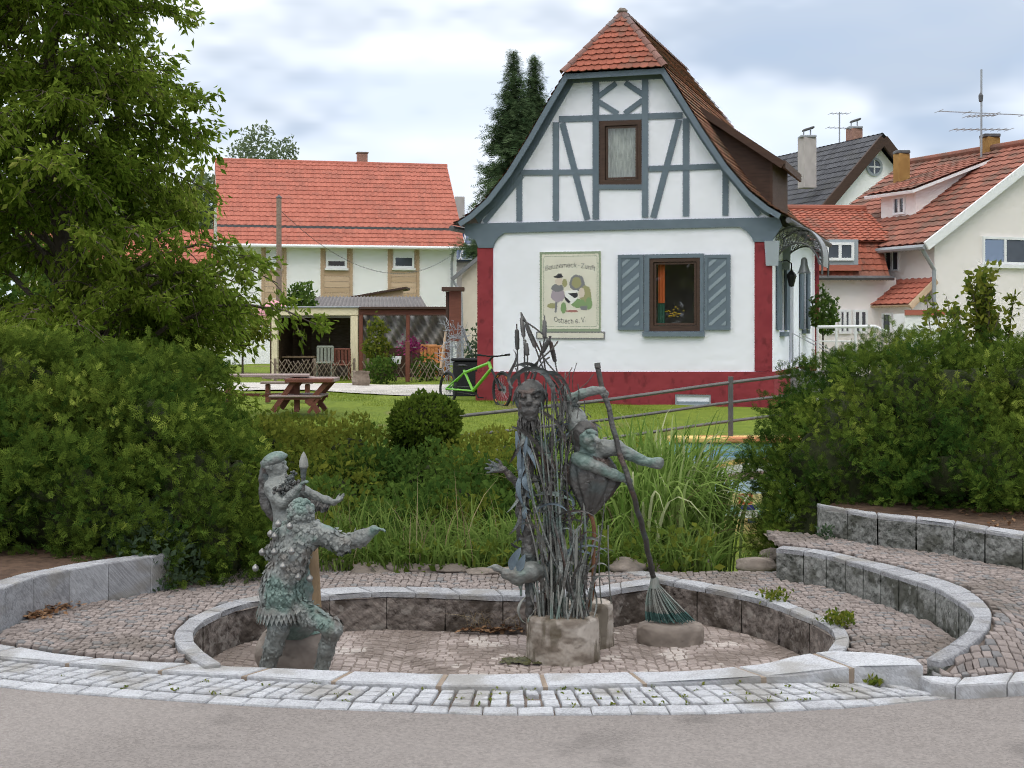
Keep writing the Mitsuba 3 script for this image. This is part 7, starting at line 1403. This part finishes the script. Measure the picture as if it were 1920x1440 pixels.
BL = [(((984, 918), (1010, 895), (1040, 882), (1056, 880)), .011, 'bronze'), (((980, 838), (1002, 862), (1020, 888), (1030, 912)), .018, 'bronze_dark'), (((1000, 950), (1022, 958), (1038, 952), (1052, 978)), .012, 'bronze'), (((1000, 975), (1012, 948), (1032, 950), (1046, 962), (1052, 985)), .011, 'bronze'), (((1050, 985), (1070, 974), (1090, 978), (1105, 992)), .012, 'bronze_pale'), (((1058, 974), (1075, 962), (1092, 960)), .010, 'bronze'), (((968, 992), (990, 1018), (1012, 1024), (1044, 1010)), .020, 'bronze_dark'), (((958, 1018), (975, 1028), (1000, 1026)), .014, 'bronze_dark'), (((1022, 1032), (1050, 1046), (1078, 1058), (1096, 1084)), .010, 'bronze_pale'), (((1066, 1012), (1082, 1032), (1094, 1054), (1098, 1084)), .010, 'bronze_pale'), (((1100, 1080), (1112, 1062), (1126, 1056), (1140, 1064)), .008, 'bronze_pale'), (((1098, 1082), (1122, 1080), (1150, 1080)), .007, 'bronze_pale'), (((1000, 790), (1010, 830), (1030, 860), (1040, 900)), .013, 'bronze'), (((1042, 800), (1030, 850), (1036, 900), (1022, 950)), .012, 'bronze_dark'), (((1062, 780), (1068, 830), (1058, 880), (1066, 930)), .010, 'bronze'), (((1026, 960), (1050, 992), (1060, 1030), (1072, 1080)), .014, 'bronze'), (((1012, 1050), (1030, 1010), (1058, 990), (1080, 1000)), .012, 'bronze'), (((988, 1000), (1000, 1040), (996, 1090), (1004, 1140)), .016, 'bronze_dark'), (((1040, 1100), (1052, 1060), (1044, 1010), (1052, 970)), .012, 'bronze'), (((1076, 1100), (1084, 1050), (1070, 1010), (1078, 960)), .010, 'bronze'), (((986, 1118), (972, 1140), (982, 1168)), .008, 'bronze_pale'), (((996, 1130), (978, 1128), (974, 1150), (990, 1170)), .007, 'bronze_pale'), (((1006, 1140), (994, 1155), (990, 1168)), .007, 'bronze_pale'), (((1060, 1150), (1048, 1160), (1032, 1166)), .010, 'bronze_pale'), (((1092, 1085), (1086, 1110), (1096, 1150)), .010, 'bronze'), (((1104, 1088), (1118, 1120), (1112, 1160)), .009, 'bronze'), (((1050, 700), (1058, 760), (1052, 820), (1064, 900)), .008, 'bronze_dark'), (((1020, 790), (1006, 840), (1012, 900), (1000, 960)), .010, 'bronze_dark'), (((1034, 740), (1046, 790), (1040, 850)), .009, 'bronze_dark'), (((1048, 860), (1034, 880), (1012, 876)), .010, 'bronze')]
for pts, w, bs in BL: add('leaf', ribbon([rp(x, y, gs.normal(-.02, .05)) for x, y in pts], w, twist=.9, ph=gs.uniform(0, 3)), bs, rs_, smooth=True)
for i in range(34):
    a = gs.uniform(0, 6.28); r = gs.uniform(.04, .19); b = np.array([.306 + r * math.cos(a), 8.63 + r * math.sin(a), .062]); tx = np.array([b[0] + gs.normal(-.01, .07), b[1] + gs.normal(0, .05), gs.uniform(.35, .95)]); m_ = (b + tx) / 2 + gs.normal(0, .022, 3)
    add('stem', tube(spline([b, m_, tx], 9), [.0072] * 5 + [.006, .005, .004, .003], 6), ('bronze', 'bronze_pale', 'bronze', 'bronze_dark')[i % 4] if i % 3 else 'bronze_pale', rs_)
for i in range(30):
    a = gs.uniform(0, 6.28); r = gs.uniform(.05, .18); b = np.array([.306 + r * math.cos(a), 8.63 + r * math.sin(a), .07 + gs.uniform(0, .35)]); o = np.array([math.cos(a + gs.normal(0, .8)), math.sin(a) * .6, 0]); L = gs.uniform(.14, .36)
    add('leaf', ribbon([b, b + UP * L * .5 + o * L * .12, b + UP * L * .85 + o * L * .35, b + UP * L * .8 + o * L * .65], gs.uniform(.006, .013), 10, .8, gs.uniform(0, 3)), ('bronze_pale', 'bronze', 'bronze_dark')[i % 3], rs_, smooth=True)
for i in range(30):
    a = gs.uniform(0, 6.28); r = gs.uniform(.03, .17); b = np.array([.285 + r * math.cos(a), 8.62 + r * math.sin(a), .062]); zt = gs.uniform(1.0, 1.52); tx = np.array([gs.uniform(.06, .36) - .03 * (zt - 1), 8.58 + gs.normal(-.03, .07), zt]); m_ = (b + tx) / 2 + gs.normal(0, .03, 3)
    add('stem', tube(spline([b, m_, tx], 10), [.0065] * 5 + [.006, .005, .0045, .004, .003], 6), ('bronze_dark', 'bronze', 'bronze_dark', 'bronze_pale')[i % 4], rs_)
for pts, w in ((((958, 742), (972, 700), (1004, 690), (1034, 712)), .017), (((1034, 752), (1030, 712), (1006, 694), (978, 700)), .016), (((962, 728), (956, 700), (968, 672), (962, 655)), .012), (((1012, 704), (1040, 700), (1062, 722), (1070, 760)), .013), (((1002, 770), (1030, 780), (1052, 806), (1060, 850)), .013), (((960, 800), (985, 812), (1010, 838), (1018, 880)), .014)):
    add('crown_leaf', ribbon([rp(x, y, -.10 + gs.normal(0, .015)) for x, y in pts], w), 'bronze_dark', rs_, smooth=True)
mb = MB()
for i in range(150):
    z = gs.uniform(.55, 1.45); x = .22 + gs.normal(0, .07) + (.05 if z < 1.1 else .1); b = np.array([x, 8.6 + gs.normal(0, .06), z]); e = b + np.array([gs.normal(.01, .05), gs.normal(0, .03), gs.normal(0, .10)]); mb.tube([b, (b + e) / 2 + gs.normal(0, .012, 3), e], gs.uniform(.002, .0045), 4)
k = add('fine_reeds', mb, 'bronze_dark', rs_); labels[k] = {'kind': 'stuff'}
mb = MB()
for i in range(42): a = gs.uniform(0, 6.28); r = gs.uniform(.06, .205); b = np.array([.306 + r * math.cos(a), 8.63 + r * math.sin(a), .05]); e = b + [gs.normal(0, .02), gs.normal(0, .015), gs.uniform(.10, .32)]; mb.tube([b, (b + e) / 2 + gs.normal(0, .006, 3), e], gs.uniform(.003, .006), 5)
k = add('short_reeds', mb, 'bronze_pale', rs_); labels[k] = {'kind': 'stuff'}
# --- bird
bd = thing('bronze_bird', 'small blue-grey bronze water bird perched at the left foot of the reed sculpture', 'bird'); Q2 = lambda r: r / 3.789 / KR
S = SDF(r2(90, 460, -.2), r2(680, 860, .2), .0052)
S.chain([r2(560, 640, -.02), r2(440, 650, -.05), r2(340, 680, -.05), r2(265, 670, -.05)], [Q2(30), Q2(70), Q2(62), Q2(40)], .02); S.chain([r2(275, 665, -.05), r2(225, 640, -.05), r2(185, 622, -.05)], [Q2(30), Q2(20), Q2(26)], .012); S.chain([r2(175, 620, -.05), r2(122, 622, -.05)], [Q2(14), Q2(5)], .006); S.ell(r2(190, 612, -.05 - .022), [.004] * 3, None, .002)
S.chain([r2(370, 720, -.05), r2(366, 770, -.05), r2(368, 815, -.04)], [Q2(18), Q2(9), Q2(8)], .01); S.chain([r2(500, 690, -.03), r2(538, 760, -.03), r2(545, 830, -.02)], [Q2(24), Q2(10), Q2(8)], .01); S.bump(.004, 40, 3); add('body', S.mesh(), 'bronze', bd, smooth=True)
for pts, w in (([r2(300, 640, -.10), r2(315, 570, -.11), r2(345, 515, -.10), r2(365, 480, -.09)], .030), ([r2(350, 650, -.10), r2(372, 580, -.11), r2(395, 530, -.10)], .026), ([r2(520, 650, .06), r2(560, 590, .08), r2(575, 545, .08)], .034)): add('wing', ribbon(pts, w, 12, .3), 'bronze_blue', bd, smooth=True)
mat('bronze_blue', lambda p, n, uv: mix((.075, .105, .13), (.21, .27, .31), fbm(p.x * 16, p.y * 16, p.z * 12, 4)), .55, metallic=.25)
# --- 4: leaning figure
lf = thing('bronze_statue', 'dark bronze figure leaning out sideways from the reeds with bent raised arm and fluted skirt', 'statue')
S = SDF(r1(640, 560, -.25), r2(1080, 300, .3), .0058); S.D[:] = 1.0; S = SDF(r1(640, 560, -.25), np.array([r1(1420, 0)[0], Y3 + .3, r1(0, 560)[2]]), .0058) if False else SDF(np.array([r1(640, 0)[0], Y3 - .25, r2(0, 300)[2]]), np.array([r1(1430, 0)[0], Y3 + .28, r1(0, 560)[2]]), .0058)
S.chain([r1(800, 830), r1(820, 900), r1(860, 990), r1(890, 1080)], [q(70), q(74), q(72), q(95)], .03); S.ell(r1(792, 790, .015), [q(52), q(48), q(62)], None, .035)
S.ell(r1(870, 930, -.08), [q(72), q(74), q(82)], None, .014); S.cap(r1(905, 925, -.135), r1(938, 962, -.155), .010, .019, .008); S.cap(r1(872, 893, -.145), r1(925, 905, -.12), .012, .010, .008); S.ell(r1(893, 918, -.150), [.013, .012, .009], None, .004, True); S.ell(r1(922, 926, -.125), [.010, .012, .009], None, .004, True); S.ell(r1(893, 918, -.140), [.008] * 3, None, .002)
S.cap(r1(890, 985, -.135), r1(920, 982, -.12), .010, .009, .005); S.ell(r1(898, 1012, -.11), [.026, .026, .024], None, .012); S.ell(r1(862, 962, -.145), [.022, .014, .020], None, .012); S.ell(r1(820, 945, -.10), [.010, .014, .022], None, .005)
S.chain([r1(778, 830, .03), r1(756, 740, .03), r1(762, 680, .01), r1(830, 642, -.01), r1(910, 622, -.03), r1(968, 618, -.05)], [q(46), q(40), q(38), q(32), q(28), q(24)], .014); hand(S, r1(965, 618, -.05), r1(1010, 655, -.05) - r1(965, 618, -.05), np.array([-.3, 1., -.2]), .062, .1, 1.2, 1, .0075)
S.chain([r1(890, 1020, .0), r1(985, 1010, -.02), r1(1060, 1005, -.03), r1(1150, 1050, -.03), r1(1240, 1095, -.02), r1(1300, 1110, -.02)], [q(62), q(56), q(50), q(40), q(32), q(28)], .02); S.chain([r1(1295, 1108, -.02), r1(1345, 1108, -.05), r1(1365, 1095, -.06)], [q(34), q(40), q(24)], .012)
S.chain([r1(800, 1080, -.06), r1(850, 1100, -.10), r1(940, 1140, -.11), r1(1050, 1190, -.09), r1(1120, 1218, -.06)], [q(46), q(46), q(42), q(36), q(28)], .014); hand(S, r1(1120, 1218, -.06), r1(1185, 1240, -.05) - r1(1120, 1218, -.06), np.array([0, 1., -.4]), .066, .1, 1.2, 1, .0080)
S.bump(.004, 26, 3); add('body', S.mesh(), 'bronze', lf, smooth=True)
S = SDF(r1(760, 810, -.22), r1(1000, 1060, .12), .006); S.ell(r1(858, 905, -.065), [q(84), q(84), q(84)], None, .01); S.ell(r1(905, 965, -.15), [q(85), q(60), q(92)], None, .006, True); S.chain([r1(815, 960, -.05), r1(806, 1010, -.03), r1(822, 1050, -.05)], [q(28), q(24), q(10)], .02); S.bump(.005, 40, 4); add('head_scarf', S.mesh(), 'bronze_dark', lf, smooth=True)
an = np.linspace(0, 2 * np.pi, 61); rows = [(r1(885, 1065), q(120), q(95)), (r1(900, 1140), q(158), q(112)), (r1(915, 1230), q(172), q(115)), (r1(908, 1310), q(128), q(95)), (r1(896, 1380), q(82), q(70)), (r1(884, 1440), q(44), q(40)), (r1(878, 1462), q(5), q(5))]
v = np.array([[c[0] + a * math.cos(t) * (1 + .085 * math.sin(t * 13 + c[2] * 5)), c[1] + b * math.sin(t) * (1 + .085 * math.sin(t * 13 + c[2] * 5)), c[2] + .012 * math.sin(t * 3)] for c, a, b in rows for t in an[:-1]]); n = 60
add('skirt', (v, np.array([[i * n + j, i * n + (j + 1) % n, (i + 1) * n + (j + 1) % n, (i + 1) * n + j] for i in range(6) for j in range(n)])), 'bronze_dark', lf, smooth=True)
add('support_rod', tube(spline([r1(880, 1440), r2(880, 300, .0), r2(884, 450, .02), rp(1112, 1100, .1), np.array([.46, 8.9, .06])], 16), .012, 8), 'rust', lf); mat('rust', lambda p, n, uv: mix((.10, .045, .025), (.30, .15, .085), fbm(p.x * 20, p.y * 20, p.z * 10, 3)), .85)
for x, d in ((1128, .1), (1146, .3)): add('thin_rod', tube(spline([rp(x - 6, 985, .1), rp(x - 4, 1080, d * .6), np.array([(x - 960) / F * 8.95, 8.95, .07])], 10), .0045, 6), 'bronze_pale', lf)
# --- broom
bm = thing('bronze_broom', 'long bronze besom broom standing bristles down on its own flat stone', 'broom')
ax = [at(1121, 690, 8.55), at(1130, 730, 8.56), at(1139, 758, 8.54), at(1152, 812, 8.52), at(1166, 862, 8.52), at(1181, 906, 8.52), at(1192, 945, 8.60), at(1205, 990, 8.75), at(1216, 1040, 8.92), at(1226, 1084, 9.05)]
add('handle', tube(spline(ax, 40) + np.stack([.003 * np.sin(np.arange(40) * 1.3), 0 * np.arange(40), 0 * np.arange(40)], -1), np.linspace(.0165, .0175, 40), 10), 'bronze_dark', bm, smooth=True); add('handle_tip', tube([ax[0] + [-.004, 0, .03], ax[0]], [.018, .019], 10), 'bronze_dark', bm)
tip = at(1227, 1086, 9.05); add('binding', tube([tip + UP * .012, tip - UP * .03, tip - UP * .055], [.022, .030, .034], 12), 'bronze_pale', bm)
zb_ = at(0, 1166, 9.05)[2]; c0 = at(1257, 1166, 9.05); mb, mb2 = MB(), MB()
for i in range(150):
    a = gs.uniform(0, 6.28); r = math.sqrt(gs.random()); b = tip - UP * .03 + np.array([.026 * r * math.cos(a), .024 * r * math.sin(a), 0]); e = np.array([c0[0] + .160 * r * math.cos(a), c0[1] + .085 * r * math.sin(a), zb_ + gs.uniform(0, .014)]); m_ = b * .45 + e * .55 + np.array([-.012, 0, .01]) + gs.normal(0, .003, 3); sp3 = spline([b, m_, e], 9)
    mb.tube(sp3[:7], .0032, 4); mb2.tube(sp3[6:], .0034, 4)
labels[add('bristles', mb, 'bronze_pale', bm)] = {'kind': 'stuff'}; add('bristle_ends', mb2, 'verdigris_dark', bm, label='dark green bristle ends of the broom', kind='stuff'); mat('verdigris_dark', lambda p, n, uv: mix((.02, .055, .052), (.075, .15, .135), fbm(p.x * 30, p.y * 30, p.z * 30, 3)), .7)
fs = thing('flat_stone', 'low rounded stone slab under the bronze broom', 'stone'); v, f = lathe([(0, -.058), (.16, -.058), (.195, -.070), (.208, -.10), (.212, -.15), (.205, -.215)], 48, (0, 0, 0)); v = v * [1, .72, 1] + np.stack([meshkit.noise(v * 9, k) - .5 for k in range(3)], -1) * .018 + [at(1257, 0, 9.08)[0], 9.08, 0]; v[:, 2] += zb_ + .053; add('stone', (v, f), 'rock', fs, smooth=50)
# ------------------------------------------------------------------ bicycle
bk = thing('mountain_bike', 'bright green mountain bike leaning against the red corner of the timbered house', 'bicycle')
bd_ = unit(at(941.6, 731, 28.4) - at(840, 731, 30.35)); YB0, YB1 = 30.35, 28.4
def bp(px, py, off=0.0):
    k = (px - 840) / (941.6 - 840); p = at(px, py, YB0 + (YB1 - YB0) * k); return p + np.array([-bd_[1], bd_[0], 0]) * off
bn = np.array([-bd_[1], bd_[0], 0.])
def wheel(cx, cy, name, rusty):
    c = bp(cx, cy); r = .345; an = np.linspace(0, 2 * np.pi, 41); circ = lambda rad, o=0.: np.array([c + rad * (math.cos(t) * bd_ + math.sin(t) * UP) + bn * o for t in an])
    w = add(name, tube(circ(r), .028, 7, False), 'rubber', bk); add('rim', tube(circ(r - .035), .014, 6, False), 'black', w); mb = MB()
    for i in range(28): t = i / 28 * 2 * np.pi; mb.tube([c + bn * .03 * (-1) ** i, c + (r - .04) * (math.cos(t) * bd_ + math.sin(t) * UP)], .0022, 3)
    add('spokes', mb, 'zinc', w); add('hub', tube([c - bn * .05, c + bn * .05], .028, 8), 'black', w); add('brake_disc', tube([c + bn * .045, c + bn * .047], .08, 16), 'zinc', w)
    for t in (.9, 2.1, 3.9, 5.2): add('rim_decal', tube([c + (r - .035) * (math.cos(t + s) * bd_ + math.sin(t + s) * UP) - bn * .012 for s in (-.13, 0, .13)], .010, 5), 'bike_orange', w)
wheel(840, 729, 'rear_wheel', 0); wheel(941.6, 731, 'front_wheel', 1)
bb = bp(887, 733); hd0, hd1 = bp(916.5, 681), bp(921, 692); st_ = bp(870, 699); rd = bp(840, 729)
fr = add('frame', MB().tube([st_, hd0], .030, 8).tube([hd1, bb], .034, 8).tube([st_ + UP * .05, bb], .026, 8).tube([hd0 + UP * .03, hd1 - UP * .02], .034, 8).tube([st_, rd + bn * .05], .018, 6).tube([st_, rd - bn * .05], .018, 6).tube([bb, rd + bn * .05], .018, 6).tube([bb, rd - bn * .05], .018, 6), 'bike_green', bk)
fw = bp(941.6, 731)
add('fork', MB().tube([hd1, hd1 + (fw - hd1) * .3, fw + bn * .06], .024, 7).tube([hd1, hd1 + (fw - hd1) * .3, fw - bn * .06], .024, 7), 'black', bk)
hb = bp(920, 673); add('stem', tube([hd0 + UP * .03, hb, bp(925, 668)], .022, 7), 'black', bk); add('handlebar', tube([bp(925, 668) - bn * .36 + UP * .03, bp(925, 668) - bn * .1, bp(925, 668) + bn * .1, bp(925, 668) + bn * .36 + UP * .03], .016, 7), 'black', bk)
for s in (-1, 1): add('grip', tube([bp(925, 668) + bn * s * .27 + UP * .022, bp(925, 668) + bn * s * .38 + UP * .03], .021, 7), 'rubber', bk)
add('seat_post', tube([st_, st_ + UP * .13 - bd_ * .03], .015, 7), 'black', bk); sd = st_ + UP * .15 - bd_ * .03; S = SDF(sd - .22, sd + .22, .012); S.chain([sd - bd_ * .12, sd + bd_ * .02, sd + bd_ * .15], [.06, .045, .02], .03); v, f = S.mesh(); v[:, 2] = sd[2] + (v[:, 2] - sd[2]) * .45; add('saddle', (v, f), 'black', bk, smooth=True)
ck = add('crank', tube([bb + bn * .05, bb + bn * .07 + bd_ * .10 - UP * .14], .014, 6), 'black', bk); add('chainring', tube([bb + bn * .045, bb + bn * .05], .085, 18), 'black', ck); add('pedal', box(bb + bn * .12 + bd_ * .10 - UP * .14, (.09, .10, .025), np.array([bd_, bn, UP]), .006), 'black', ck)
add('chain', MB().tube([bb + UP * .08 + bn * .05, rd + UP * .04 + bn * .05], .006, 4).tube([bb - UP * .08 + bn * .05, rd - UP * .05 + bn * .05, rd + bn * .05 - UP * .1 + bd_ * .04], .006, 4), 'dark_metal', bk)
bx = thing('black_crate', 'black bin-like box standing behind the green bicycle', 'box'); c = at(876, 722, 31.5); add('body', box(c + UP * .1, (.62, .4, .85), None, .03), 'black', bx); add('lid', box(c + UP * .56, (.70, .46, .06), None, .02), 'rubber', bx)
